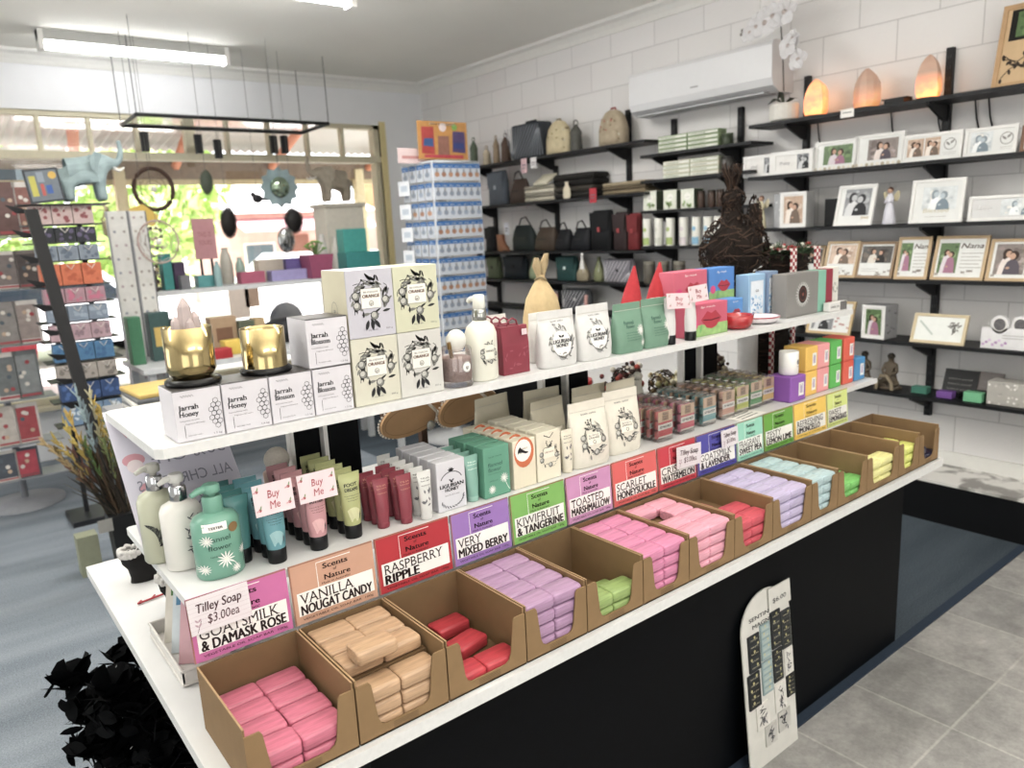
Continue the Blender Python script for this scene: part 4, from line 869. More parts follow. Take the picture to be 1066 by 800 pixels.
# pouches
def mk_honeybag(mb, s, w, h):
    A = SoftArt(mb, s); wreath(A, None, 0, h*.42, w*.32, 51, dens=1.0, w=.0012, m=GREYINK)
    A.disc(0, h*.42, w*.26, mat('#e2e1df', .5), None, .0018, 20); A.text('LIGURIAN', INK, None, 0, h*.43, width=w*.5, height=.009, bold=.02, serif=True, align='c', w=.003); A.text('HONEY', INK, None, 0, h*.36, width=w*.34, height=.008, bold=.02, serif=True, align='c', w=.003)
    A.leaf(0, h*.53, .5, .010, .005, INK, None, .003); A.leaf(0, h*.53, 2.6, .010, .005, INK, None, .003); A.text('bath salts', GREYINK, None, 0, h*.80, width=w*.34, height=.004, align='c', w=.001)
def mk_flbag(mb, s, w, h):
    A = SoftArt(mb, s); dk = mat('#2f5a4e', .5); A.text('flannel', dk, None, -w*.26, h*.58, width=w*.34, height=.010, w=.0012); A.text('flower', dk, None, -w*.2, h*.50, width=w*.3, height=.010, w=.0012)
    for k in range(4): A.text('bath soak with goats milk', dk, None, -w*.22, h*(.40-.05*k), width=w*.46, height=.0032, w=.0012)
    for x, y, q in ((.30, .44, .016), (.36, .18, .011)): daisy(A, None, w*x, h*y, q, WHITE, .0016)
    A.stroke([(w*.32, h*.16), (w*.34, h*.28), (w*.30, h*.4)], .0012, WHITE, None, .0012)
def shelfpouch(pl, pr, pt, col, mk, lb, grp, dep=.05, dy=0, hh=None):
    a = at(*pl, y=1.348); b = at(*pr, y=1.348); w_ = (b.x-a.x)*.95; o = pouch('bath_salt_pouch', lb, 'pouch', w_, dep, hh or (at(*pt, y=1.365).z-ZT), col, mk, grp); o.location = ((a.x+b.x)/2, 1.348+dep/2+dy, ZT); return o
shelfpouch((567, 388), (606, 381), (575, 324), '#d0cfcd', mk_honeybag, 'white LIGURIAN HONEY pouch, left of the two', 'white honey pouches')
shelfpouch((607, 381), (642, 374), (612, 318), '#d0cfcd', mk_honeybag, 'white LIGURIAN HONEY pouch, right of the two', 'white honey pouches')
shelfpouch((645, 375), (675, 368), (652, 316), '#6c947d', mk_flbag, 'sage green flannel flower pouch, left of the two', 'sage green pouches')
shelfpouch((674, 368), (702, 361), (680, 311), '#6c947d', mk_flbag, 'sage green flannel flower pouch, right of the two', 'sage green pouches')
for i, (x, lb, c) in enumerate(((1.115, 'plain brown backed white pouch behind the burgundy bags', '#d6d3cc'), (1.24, 'plain white pouch behind the two honey pouches', '#dddbd7'), (1.40, 'plain sage green pouch behind the left flannel flower pouch', '#7fae93'))):
    o = pouch('bath_salt_pouch', lb, 'pouch', .105, .04, .125, c, None, 'plain pouches at the back'); o.location = (x, 1.515 if x < 1.2 else 1.45, ZT)
# linen rabbit-ear bag
p = at(565, 345, y=1.55); t = thing('linen_bag', 'natural linen drawstring bag tied with two tall ears', 'bag', (p.x, 1.55, ZT)); LIN = mat('#c2a878', .85, var=.08, scale=60, bump=.3)
hb = at(563, 286, y=1.55).z-ZT; rr = .058
mb = MB(); rings = []
for z, r in ((0, rr*.96), (.02, rr), (hb*.45, rr*.98), (hb*.7, rr*.8), (hb*.88, rr*.4), (hb*.95, rr*.2), (hb, rr*.22)): rings.append([(r*(1+.05*sin(9*a))*cos(a), r*.75*(1+.05*sin(9*a))*sin(a), z) for a in [2*pi*j/40 for j in range(40)]])
mb.loft(rings, LIN); mb.build('bag_body', t)
for sx, tl in ((-1, .045), (1, .055)):
    e = MB(); pts = [(sx*.004, 0, hb-.005), (sx*.012, 0, hb+tl*.5), (sx*(.012+.012*(sx > 0)), 0, hb+tl)]; 
    e.loft([[(x-w_, y-.006, z), (x+w_, y-.006, z), (x+w_, y+.006, z), (x-w_, y+.006, z)] for (x, y, z), w_ in zip(pts, (.006, .012, .003))], mat('#a8926a', .85, var=.08, scale=60)); e.build('ear', t)
MB().tube([(rr*.25*cos(a), rr*.25*sin(a), hb*.95+.004*sin(2*a)) for a in [2*pi*j/16 for j in range(17)]], .003, mat('#8a7a58', .8), 6).build('twine', t)
# red felt gnome hats
for i, (apx, apy, bx, by, lb) in enumerate(((660.5, 277, 656, 330, 'red felt gnome hat, left of the two behind the sage pouches'), (687, 273, 682, 325, 'red felt gnome hat, right of the two behind the sage pouches'))):
    b = at(bx, by, y=1.57); tp = at(apx, apy, y=1.57); t = thing('gnome', lb, 'gnome', (b.x, 1.57, ZT), 0, 'red hatted gnomes'); h_ = tp.z-ZT
    dx = tp.x-b.x
    mb = MB(); mb.loft([[(dx*t_+r*cos(a), r*sin(a), z) for a in [2*pi*j/20 for j in range(20)]] for t_, r, z in ((0, .040, .055), (.1, .040, .06), (.5, .024, h_*.66), (1., .003, h_))], mat('#b3202c', .9, var=.08, scale=80, bump=.2)); mb.build('felt_hat', t)
    MB().lathe([(.030, 0), (.036, .01), (.034, .05), (.028, .06)], mat('#c8c4be', .9, bump=.4), 18).build('body', t)
    MB().ball((0, -.036, .05), .009, mat('#d8a78f', .6)).build('nose', t)
c = at(683, 318, y=1.40); tag(MB().box((-.03, 0, 0), (.03, .002, .10), PAPER).build('blank_card', loc=(1.585, 1.415, ZT)), 'blank white card standing behind the right sage pouch', 'card')
tag(MB().rbox((0, 0, .06), (.045, .03, .12), WHITE, .003).build('white_carton', loc=(1.66, 1.44, ZT)), 'small white carton behind the white hand cream tubes', 'carton')
# white tubes with Buy Me tickets
for i, (px, py, lb) in enumerate(((706, 359.5, 'white hand cream tube with black cap, left of the two with tickets'), (726.5, 355, 'white hand cream tube with black cap, right of the two with tickets'))):
    p = at(px, py, z=ZT); o = squeeze_tube('hand_cream_tube', lb, 'cream tube', .045, .128, '#cfcecd', '#0c0d10', .026, None, 'white tubes on the top shelf', .0165); o.location = (p.x, max(1.36, p.y+.015), ZT)
buyme(695, 720, 306, 322, 1.335, 'floral Buy Me ticket on the left white tube', rz=4); buyme(718.5, 738, 299, 316, 1.335, 'floral Buy Me ticket on the right white tube', rz=-2)
# lip mask boxes
def mk_lips(mb, F, w, h):
    mb.rect(0, 0, w, h*.35, mat('#8fb768', .6, var=.2, scale=60), F, .0003)
    rl = mat('#b3203a', .35); cx, cy = w*.58, h*.5; s = w*.26
    mb.flat([(cx-s, cy), (cx-s*.45, cy-s*.5), (cx, cy-s*.6), (cx+s*.45, cy-s*.5), (cx+s, cy)], rl, F, .0008); mb.flat([(cx+s, cy), (cx+s*.4, cy+s*.5), (cx, cy+s*.34), (cx-s*.4, cy+s*.5), (cx-s, cy)], rl, F, .0008); mb.stroke([(cx-s*.8, cy), (cx, cy-s*.08), (cx+s*.8, cy)], s*.06, mat('#5d0d1e', .5), F, .0011)
    mb.disc(w*.15, h*.4, w*.1, mat('#d63c7c', .5), F, .0006); mb.leaf(w*.3, h*.1, 1.3, h*.3, h*.12, mat('#6fae5c', .5), F, .0006); mb.text('lip mask', WHITE, F, w*.5, h*.86, width=w*.36, height=h*.06, align='c')
LIPY = 1.50
def lipbox(pl, pr, pt, z, y, col, lb, d=.05):
    a, b = at(*pl, y=y), at(*pr, y=y); o = carton_box('lip_mask_box', lb, 'lip mask box', b.x-a.x, d, at(*pt, y=y).z-z, col, mk_lips, 'lip mask boxes'); o.location = ((a.x+b.x)/2, y, z); return o
lo = lipbox((716, 352), (757, 348), (740, 315), ZT, 1.375, '#c9546f', 'pink lip mask box at the front beside the red bowl'); 
lipbox((757.5, 347), (773, 345), (765, 311), ZT, 1.44, '#4f8fd0', 'blue lip mask box behind the red bowl', .05)
zz = at(740, 315, y=1.375).z
for (pl, pr, pt, col, lb) in (((702, 330), (736, 326), (705, 284), '#cf5f78', 'pink lip mask box in the raised row'), ((738, 326), (764, 322), (750, 279), '#4a86cc', 'blue lip mask box in the raised row')):
    a, b = at(*pl, y=LIPY), at(*pr, y=LIPY); h_ = at(*pt, y=LIPY).z-ZT; o = carton_box('lip_mask_box', lb, 'lip mask box', b.x-a.x, .06, h_, col, None, 'lip mask boxes'); o.location = ((a.x+b.x)/2, 1.50, ZT)
    q = MB(); w_ = b.x-a.x; mk_lips(q, faceM(-w_/2, 0, h_*.38), w_, h_*.62); q.build('lip_print', o)
# red bowl and small plate
p = at(772, 343, z=ZT); tag(MB().lathe([(.03, 0), (.042, .004), (.050, .02), (.052, .042), (.049, .042), (.046, .022), (.034, .008), (.005, .006)], mat('#b3121c', .15, coat=.6, var=.03), 36, cap1=True).build('red_bowl', loc=(1.965, 1.395, ZT)), 'glossy red bowl on the top shelf beside the white plate', 'bowl')
pm = MB(); pm.lathe([(.03, 0), (.05, .004), (.058, .012), (.061, .022), (.057, .022), (.05, .010), (.004, .008)], mat('#e6dfe2', .2, coat=.5), 36); pm.lathe([(.0612, .0185), (.0615, .021), (.0612, .0225)], mat('#a3303c', .3), 36, cap0=False, cap1=False); tag(pm.build('small_plate', loc=(2.105, 1.405, ZT)), 'small white dish with red rim between the red bowl and the grey box', 'dish')
# boxes at the right end
def tb(name, lb, cat, x0, x1, y, d, h, col, mk=None): o = carton_box(name, lb, cat, x1-x0, d, h, col, mk, 'boxes at the right end of the top shelf'); o.location = ((x0+x1)/2, y, ZT); return o
def mk_blue(mb, F, w, h):
    mb.rect(w*.12, h*.12, w*.88, h*.86, mat('#d6dde6', .6), F); rd = random.Random(5)
    for k in range(26): mb.leaf(w*rd.uniform(.1, .8), h*rd.uniform(.08, .5), rd.uniform(0, 6), .014, .006, mat(rd.choice(['#6fa3cf', '#9fc3e0', '#4f86b5']), .5), F, .0006+.00002*k)
    mb.text('spa', INK, F, w*.5, h*.62, height=h*.07, align='c')
tb('bath_set_box', 'pale blue patterned gift box, front of the two by the grey box', 'gift box', 2.115, 2.205, 1.455, .05, .148, '#8db4d6', mk_blue)
tb('bath_set_box', 'darker blue gift box between the patterned blue box and the grey box', 'gift box', 2.215, 2.27, 1.45, .05, .152, '#7f97b8', mk_blue)
def mk_mandala(mb, F, w, h):
    sv = mat('#c9c8c6', .4); 
    for k in range(24): mb.leaf(w*.5+w*.13*cos(k*pi/12), h*.5+w*.13*sin(k*pi/12), k*pi/12, w*.10, w*.022, sv, F, .0005)
    mb.ring(w*.5, h*.5, w*.16, .0022, sv, F, .0007, 24); mb.disc(w*.5, h*.5, w*.125, mat('#2f1d1c', .5), F, .0009, 24, 1.25); mb.ring(w*.5, h*.5, w*.09, .0015, mat('#8a4a3c', .5), F, .0012, 18, 1.25); mb.disc(w*.5, h*.5, w*.03, mat('#8a4a3c', .5), F, .0013)
tb('incense_box', 'large grey box with a dark oval mandala badge', 'gift box', 2.225, 2.415, 1.388, .055, .142, '#85827f', mk_mandala)
tb('soap_carton_slim', 'slim mint green carton beside the large grey box', 'carton', 2.418, 2.468, 1.39, .05, .142, '#7cb7a1', None)
tb('soap_carton_slim', 'slim dark red carton near the end of the top shelf', 'carton', 2.470, 2.515, 1.392, .05, .142, '#9c2c42', None)
def mk_white(mb, F, w, h):
    wreath(mb, F, w*.5, h*.5, w*.38, 61, mat('#4a5a44', .6))
tb('soap_carton_slim', 'white carton with green leaf print at the end of the top shelf', 'carton', 2.515, 2.558, 1.395, .05, .147, '#dbd9d0', mk_white)
def mk_lab(mb, F, w, h): mb.text('thank you', INK, F, w*.1, h*.4, width=w*.45, height=h*.3); mb.rect(w*.62, 0, w, h, mat('#6f6d6b', .6), F)
tb('label_holder', 'small grey and white label block in front of the end cartons', 'label', 2.44, 2.555, 1.36, .022, .030, '#d9d7d4', mk_lab)
qa, qb = at(503, 432, y=1.88), at(597, 432, y=1.88); tag(MB().rbox((0, .05, .205), (qb.x-qa.x, .1, .41), mat('#0d0e12', .7, var=.1), .01).build('black_backboard', loc=((qa.x+qb.x)/2, 1.86, ZL)), 'black crate on the back half of the table seen above the orange leaf packs', 'crate')  # black board added to fill the dark gap behind the shelves
# ------------------------------------------------------------------ twig animal and basket behind
TW = [mat('#33241c', .9, var=.25), mat('#4a3527', .9, var=.25), mat('#241912', .9, var=.2)]
def twigs(mb, c, rx, ry, rz_, n, rd, L=.5, r=.0022):
    for k in range(n):
        a, b = rd.uniform(0, 2*pi), math.acos(rd.uniform(-1, 1)); da, db = rd.uniform(-L, L)*1.6, rd.uniform(-L, L); p = []
        for i in range(5):
            t = i/4-.5; q = rd.uniform(.94, 1.08); aa, bb = a+da*t, b+db*t; p.append((c[0]+rx*q*sin(bb)*cos(aa), c[1]+ry*q*sin(bb)*sin(aa), c[2]+rz_*q*cos(bb)))
        mb.tube(p, r, TW[k % 3], 4, cap=False)
rd = random.Random(12); P = at(760, 262, y=1.68); t = thing('twig_reindeer', 'large dark woven twig animal standing behind the lip mask boxes', 'ornament', (P.x, 1.66, ZT)); zc = P.z-ZT
mb = MB(); mb.ball((0, 0, zc), .13, TW[2], sc=(1, .62, .78)); twigs(mb, (0, 0, zc), .15, .095, .125, 420, rd); mb.build('body', t)
mb = MB(); mb.tube([(-.02, 0, zc+.07), (-.02, 0, zc+.14), (-.01, 0, zc+.19)], [.045, .03, .026], TW[2], 10); twigs(mb, (-.018, 0, zc+.125), .036, .036, .07, 110, rd); mb.build('neck', t)
mb = MB(); mb.ball((-.02, 0, zc+.185), .032, TW[2]); twigs(mb, (-.02, -.005, zc+.185), .046, .038, .036, 110, rd); mb.build('head', t)
for sx in (-1, 1):
    mb = MB(); 
    for k in range(34): mb.tube([(sx*.014-.02, 0, zc+.205), (sx*rd.uniform(.01, .034)-.02, rd.uniform(-.015, .015), zc+.245), (sx*rd.uniform(.0, .05)-.015, rd.uniform(-.02, .02), zc+.262+rd.uniform(0, .045))], .0024, TW[k % 3], 4)
    mb.build('antler', t)
mb = MB(); mb.tube([(.11, 0, zc+.0), (.118, 0, zc+.10), (.112, 0, zc+.165)], [.036, .024, .016], TW[2], 10); twigs(mb, (.115, 0, zc+.085), .029, .028, .105, 130, rd); mb.build('tail', t)
mb = MB(); twigs(mb, (-.06, 0, zc*.45), .03, .03, zc*.38, 60, rd); twigs(mb, (.06, 0, zc*.45), .03, .03, zc*.38, 60, rd); mb.tube([(-.06, 0, 0), (-.06, 0, zc*.7)], .022, TW[2], 8); mb.tube([(.06, 0, 0), (.06, 0, zc*.7)], .022, TW[2], 8); mb.build('legs', t)
B_ = at(812, 266, y=1.66); t = thing('twig_basket', 'dark twig basket with pine garland and red gingham ribbons', 'basket', (B_.x+.03, 1.655, ZT)); rd = random.Random(14); bh = B_.z-ZT+.012; bw = .112
mb = MB(); mb.lathe([(bw*.8, 0), (bw*.95, bh*.5), (bw, bh)], TW[2], 24, sy=.6)
for k in range(150):
    a = rd.uniform(0, 2*pi); z = rd.uniform(.01, bh); p = [(bw*(.84+.2*z/bh)*cos(a+q*.25)*rd.uniform(1, 1.06), .6*bw*(.84+.2*z/bh)*sin(a+q*.25)*rd.uniform(1, 1.08), z+rd.uniform(-.006, .006)) for q in range(5)]; mb.tube(p, .0024, TW[k % 3], 4, cap=False)
mb.build('basket_body', t)
gm = [mat('#2f4a2c', .8, var=.2), mat('#4b6b3f', .8, var=.2), mat('#1f3320', .8)]; mb = MB()
for k in range(640):
    a = rd.uniform(0, 2*pi); x, y = bw*cos(a), bw*.6*sin(a); d = Vector((rd.gauss(0, 1), rd.gauss(0, 1), rd.gauss(.4, .8))).normalized()*rd.uniform(.022, .05); mb.tube([(x, y, bh), (x+d.x, y+d.y, bh+d.z)], [.0016, .0005], gm[k % 3], 3, cap=False)
mb.build('pine_garland', t)
mb = MB()
for k in range(16): a = rd.uniform(pi, 2*pi); mb.ball((bw*cos(a)*1.02, bw*.62*sin(a), bh+rd.uniform(.005, .03)), .0065, mat(['#b0232c', '#dcd8cc'][k % 2], .4), n=8)
tag(mb.build('berries', t), kind='stuff')
def gingham():
    m, nt, b = nodemat('red_gingham'); tc = N(nt, 'ShaderNodeTexCoord'); ck = N(nt, 'ShaderNodeTexChecker', Scale=75.); ck.inputs['Color1'].default_value = lin('#a32632')+(1,); ck.inputs['Color2'].default_value = lin('#e8ddd8')+(1,)
    nt.links.new(tc.outputs['Object'], ck.inputs['Vector']); nt.links.new(ck.outputs['Color'], b.inputs['Base Color']); b.inputs['Roughness'].default_value = .8; return m
GING = gingham()
for x in (-.085, .075): MB().box((x-.019, -.088, .002), (x+.019, -.084, bh+.012), GING).box((x-.019, -.088, bh+.012), (x+.019, .0, bh+.016), GING).build('gingham_ribbon', t)
# ------------------------------------------------------------------ seen between the shelves: goods on the back half of the table
mb = MB(); sole = mat('#b58c5c', .7, var=.06)
def solepoly(L, w, n=28): return [(L/2*cos(a), (w/2)*(1-.22*cos(a+.6))*sin(a)) for a in [2*pi*i/n for i in range(n)]]
for i, (px, py, L, rz_, lb) in enumerate(((430, 436, .215, 6, 'tan sandal hung sole outwards with pearl edging, left of the pair'), (486, 424, .205, 10, 'tan sandal hung sole outwards, right of the pair'))):
    q = at(px, py, y=1.80-.03*i); t = thing('sandal', lb, 'sandal', (q.x, 1.80-.03*i, q.z), 0, 'tan sandals hanging at the back'); T = Matrix.Rotation(RAD(-rz_), 4, 'Y')
    mb = MB(T); mb.prism(solepoly(L, .092), .012, sole, faceM()); mb.stroke(solepoly(L*.9, .07)+solepoly(L*.9, .07)[:1], .0012, mat('#7d5a36', .7), faceM(), .0125); mb.build('sole', t)
    mb = MB(T)
    for k, (u, v) in enumerate(solepoly(L*1.03, .092, 44)): mb.ball((u, .0, v), .0035, mat('#dcd3c6', .3), n=6)
    mb.build('pearl_edging', t); MB(T).tube([(L*.2, -.014, .04), (L*.33, -.018, .0), (L*.24, -.016, -.035)], .005, mat('#d9d2c4', .4), 6).ball((L*.2, -.018, -.03), .014, mat('#a9a9a5', .25, metal=.6), sc=(1, .4, 1)).build('strap', t)
for o_ in [o for o in COL.objects if o.name.startswith('sandal')]: o_.location.z = max(o_.location.z, 1.0)
hk = thing('sandal_stand', 'brown stand holding up the pair of tan sandals', 'stand', (1.10, 1.85, ZL)); MB().box((-.16, -.02, 0), (.16, .03, .01), TW[1]).box((-.01, -.01, .01), (.01, .01, .40), TW[1]).build('post', hk); MB().box((-.14, -.04, .33), (.14, -.012, .345), TW[1]).build('rail', hk)
def backpt(px, py, y=1.66): return at(px, py, y=y)
q = backpt(590, 400, 2.06)
t = thing('red_pot', 'glossy red pot glimpsed under the top shelf above the cream pouches', 'pot', (q.x+.03, 2.06, ZL)); MB().lathe([(.03, 0), (.055, .01), (.075, .12), (.07, q.z-ZL+.01), (.06, q.z-ZL+.012)], mat('#b8141f', .15, coat=.5), 28).build('pot_body', t); MB().lathe([(.072, q.z-ZL-.01), (.078, q.z-ZL), (.074, q.z-ZL+.012)], mat('#b8141f', .15, coat=.5), 28).build('rim', t)
q = backpt(285, 480, 1.62); t = thing('woollen_pompom_hat', 'cream knitted ball ornament behind the dusty pink tubes', 'ornament', (q.x, 1.60, ZM)); MB().lathe([(.02, 0), (.03, .01), (.033, q.z-ZM-.02), (.02, q.z-ZM-.01)], mat('#c7a99a', .9, bump=.4), 20).build('base', t); MB().ball((0, 0, q.z-ZM+.008), .028, mat('#d5cdbf', .9, bump=.6, scale=200), n=18).build('pompom', t)
# dried wreaths, figurines and flowers behind the wax melts
def dried(px, py, y, r, cols, lb, seed, tw=120):
    q = at(px, py, y=y); rd = random.Random(seed); t = thing('dried_flower_bunch', lb, 'dried flowers', (q.x, y, ZL), 0, 'dried flower bunches at the back'); mb = MB(); zc = q.z-ZL; mb.tube([(0, 0, 0), (0, 0, zc-r*.5)], .02, TW[0], 8)
    twigs(mb, (0, 0, zc), r*1.1, r*.7, r, tw, rd, .7, .002); mb.build('twigs', t); ms = [mat(c, .8, var=.2) for c in cols]; mb = MB()
    for k in range(90):
        p = Vector((rd.gauss(0, .5)*r*1.2, rd.gauss(0, .4)*r-.02, zc+rd.gauss(0, .5)*r)); mb.ball(p, rd.uniform(.006, .013), ms[k % len(ms)], n=6)
    tag(mb.build('blossoms', t), kind='stuff')
dried(690, 402, 1.88, .06, ['#c5bda0', '#8f8a5a', '#a68f5c', '#6b5a3a'], 'cream and olive dried flowers under the top shelf beside the white figurine', 1)
dried(735, 385, 1.92, .08, ['#4a3527', '#6d5136', '#8c8268', '#33241c'], 'brown twig bunch under the top shelf left of the second upright', 2, 260)
dried(650, 396, 1.86, .05, ['#6b2a2a', '#3b2a22', '#a33c2a', '#c9c0b0'], 'rust and red dried posy beside the cream pouches', 3)
dried(715, 398, 2.02, .045, ['#b9b493', '#7d7b4f', '#c9c7b4'], 'pale olive dried flowers behind the teal wax melts', 4)
def figurine(px, py, y, h, col, lb):
    q = at(px, py, y=y); t = thing('angel_figurine', lb, 'figurine', (q.x, y, q.z-h), 0, None); m = mat(col, .6, var=.06); MB().lathe([(h*.22, 0), (h*.24, h*.02), (h*.16, h*.4), (h*.09, h*.68), (h*.06, h*.78)], m, 18).build('robe', t); MB().ball((0, 0, h*.88), h*.095, m).build('head', t)
    for s in (-1, 1): MB().add([(s*h*.05, .01, h*.72), (s*h*.32, .02, h*.88), (s*h*.30, .02, h*.6), (s*h*.08, .015, h*.45)], [(0, 1, 2, 3)], m).build('wing', t)
    return t
f_ = figurine(676, 388, 1.55, .14, '#c9c6b6', 'cream stone angel under the top shelf behind the wax melts'); f_.location.z = ZM; f_.location.y = 1.60
q = at(778, 375, y=1.62); t = thing('white_vase', 'white cylinder vase glimpsed under the top shelf right of the black upright', 'vase', (q.x, 1.62, ZM)); MB().lathe([(.034, 0), (.036, .01), (.036, .2), (.033, .21)], mat('#d5d3d0', .5), 24).build('vase_body', t)
rd = random.Random(20); t = thing('twig_basket', 'dark twig basket with gingham ribbon glimpsed below the top shelf', 'basket', (2.50, 1.64, ZM)); mb = MB(); mb.lathe([(.10, 0), (.11, .12), (.105, .21)], TW[2], 20, sy=.6)
for k in range(90): a = rd.uniform(0, 6.28); z = rd.uniform(.01, .2); mb.tube([(.112*cos(a+q_*.25), .068*sin(a+q_*.25), z+rd.uniform(-.006, .006)) for q_ in range(5)], .0024, TW[k % 3], 4, cap=False)
mb.build('basket_body', t); 
for x in (-.075, .06): MB().box((x-.012, -.075, .0), (x+.012, -.068, .21), GING).build('gingham_ribbon', t)
# ------------------------------------------------------------------ lower table, left end
def boot(px, py, lb, s=1., rz_=0):
    q = at(px, py, z=ZL); t = thing('felt_boot', lb, 'ornament', (q.x+.03, q.y+.03, ZL), rz_, 'black felt boots with white cuffs'); m = mat('#1d1b1b', .9, var=.2, scale=60, bump=.4)
    MB().loft([[(x*s, y*s*.8, z*s) for x, y, z in r] for r in [[(.036*cos(a)+dx, .036*k_*sin(a), z) for a in [2*pi*j/18 for j in range(18)]] for dx, k_, z in ((.012, .7, 0), (.014, .85, .012), (.010, .9, .035), (0, .8, .05), (-.004, .75, .075))]], m).build('boot_body', t)
    mb = MB(); rd = random.Random(3)
    for k in range(60): a = rd.uniform(0, 6.28); mb.ball((s*(-.004+.034*cos(a)), s*.026*sin(a), s*(.078+rd.uniform(-.006, .006))), .007*s, mat('#c9c6c2', .9), n=6)
    mb.build('fur_cuff', t); MB().tube([(-.01*s, -.02*s, .08*s), (0, -.04*s, .105*s), (.01*s, -.02*s, .085*s)], .0015, WHITE, 5).build('hanging_loop', t)
boot(137, 612, 'black felt boot ornament with white cuff at the back left of the lower table', 1.05); boot(176, 641, 'black felt boot ornament partly hidden below the pump bottles', 1.05, .4)
q = at(158, 626, z=ZL); tag(MB().tube([(-.03, 0, .004), (.03, .01, .004)], .0025, mat('#b02a35', .4), 6).tube([(-.03, 0, .004), (-.02, .012, .004)], .002, mat('#b02a35', .4), 6).tube([(.0, .004, .004), (.012, .02, .004)], .002, mat('#b02a35', .4), 6).build('red_twig', loc=q), 'thin red twig decoration lying on the white lower table', 'twig')
ta, tb_ = at(158, 668, z=ZL), at(205, 712, z=ZL); tc_ = Vector((.345, 1.56, ZL)); t = thing('wire_tray', 'white tray holding cards at the left edge of the table', 'tray', tc_)
wm = mat('#cfcbc6', .4); mb = MB()
for z in (.004, .032):
    mb.tube([(-.06, -.13, z), (.06, -.13, z), (.06, .12, z), (-.06, .12, z), (-.06, -.13, z)], .003, wm, 6)
mb.box((-.058, -.128, .002), (.058, .118, .004), wm); mb.box((-.06, -.13, .004), (-.057, .12, .032), wm).box((.057, -.13, .004), (.06, .12, .032), wm).box((-.06, -.13, .004), (.06, -.127, .032), wm).box((-.06, .117, .004), (.06, .12, .032), wm); mb.build('tray_body', t)
for k, (y, c, lb) in enumerate(((.085, '#d8d2c6', 'card with a green and orange picture, rearmost in the white tray'), (.03, '#cdd8de', 'pale blue scenic card in the middle of the white tray'), (-.025, '#d8a9b2', 'pink card nearest the front in the white tray'))):
    mb = MB(Matrix.Rotation(RAD(-28), 4, 'X')); mb.box((-.05, 0, 0), (.05, .002, .155-.012*k), mat(c, .5)); rd = random.Random(k); F = faceM(-.05, 0, 0)
    for j in range(10 if k < 2 else 3): mb.rect(x_ := rd.uniform(.005, .07), z_ := rd.uniform(.02, .11), x_+rd.uniform(.012, .028), z_+rd.uniform(.01, .03), mat(rd.choice([['#4b7d3c', '#c46a3a', '#3e6a96', '#7d3c3c'], ['#4f8db5', '#8fb9cf', '#3d6f94', '#e4dcc4'], ['#e3bcc4', '#c98a98']][k]), .5), F, .0004+.0001*j)
    tag(mb.build('greeting_card', loc=(tc_.x-.005, tc_.y+y-.05, ZL+.006), rot=(0, 0, RAD(-32))), lb, 'card', 'cards in the white tray')
# black artificial flowers under the table end
t = thing('black_flower_arrangement', 'tall arrangement of black artificial flowers on the floor under the table end', 'artificial flowers', (.22, 1.90, 0)); BF = mat('#040507', .8, var=.2, spec=.1); rd = random.Random(30)
MB().lathe([(.07, 0), (.09, .02), (.10, .18), (.09, .2)], mat('#101113', .5), 20).build('pot', t); mb = MB(); heads = []
for k, (px, py, y) in enumerate(((75, 715, 1.95), (130, 690, 2.0), (100, 750, 1.95), (160, 720, 2.0), (150, 770, 1.9), (190, 745, 1.95), (205, 785, 1.9), (95, 785, 1.85), (170, 692, 2.05), (120, 725, 1.8), (185, 770, 1.75), (215, 800, 1.75), (130, 800, 1.8), (140, 745, 1.75), (200, 765, 1.6), (215, 790, 1.55), (175, 800, 1.6), (225, 800, 1.5), (195, 735, 1.75))):
    q = at(px, py, y=y)-t.location; q.x = min(q.x, .17); q.z = min(q.z, .58); heads.append(q); mb.tube([(0, 0, .18), (q.x*.4, q.y*.4, q.z*.6+.08), q], .006, BF, 5)
mb.build('stems', t)
for k, q in enumerate(heads):
    mb = MB(); r = rd.uniform(.05, .075)
    for j in range(11):
        a = 2*pi*j/11*1.618*2; el = .2+.9*(j/11); d = Vector((cos(a)*cos(el), sin(a)*cos(el)-.25, sin(el))).normalized(); u = d.cross(Vector((0, 0, 1))).normalized(); v = u.cross(d)
        L = r*rd.uniform(.8, 1.15); pts = [q, q+d*L*.5-u*L*.42, q+d*L-u*L*.5+v*.01, q+d*L*1.12+v*.015, q+d*L+u*L*.5+v*.01, q+d*L*.5+u*L*.42]; mb.add(pts, [(0, 1, 2, 3), (0, 3, 4, 5)], BF)
    mb.build('flower_head', t)
mb = MB(); gl = mat('#8a8d8c', .5, metal=.5)
for k in range(70):
    q = heads[k % len(heads)]; d = Vector((rd.gauss(0, 1), rd.gauss(0, 1)-.6, rd.gauss(0, 1))).normalized(); p = q+d*rd.uniform(.02, .07); mb.leaf(0, 0, rd.uniform(0, 6), .012, .003, gl if k % 3 == 0 else BF, Matrix.Translation(p)) if k % 3 == 0 else mb.tube([q, p, p+Vector((rd.gauss(0, .012), -.01, -.012))], .002, BF, 4)
tag(mb.build('sprigs', t), kind='stuff')
mb = MB()
for k in range(560):
    q = heads[k % len(heads)].lerp(Vector((.0, 0, .3)), rd.uniform(0, .6)); d = Vector((rd.gauss(0, 1), rd.gauss(0, 1), rd.gauss(0, 1))).normalized(); mb.leaf(0, 0, rd.uniform(0, 6), rd.uniform(.04, .07), .03, BF, Matrix.Translation(q+d*.05) @ d.to_track_quat('Z', 'Y').to_matrix().to_4x4())
tag(mb.build('black_leaves', t), kind='stuff')
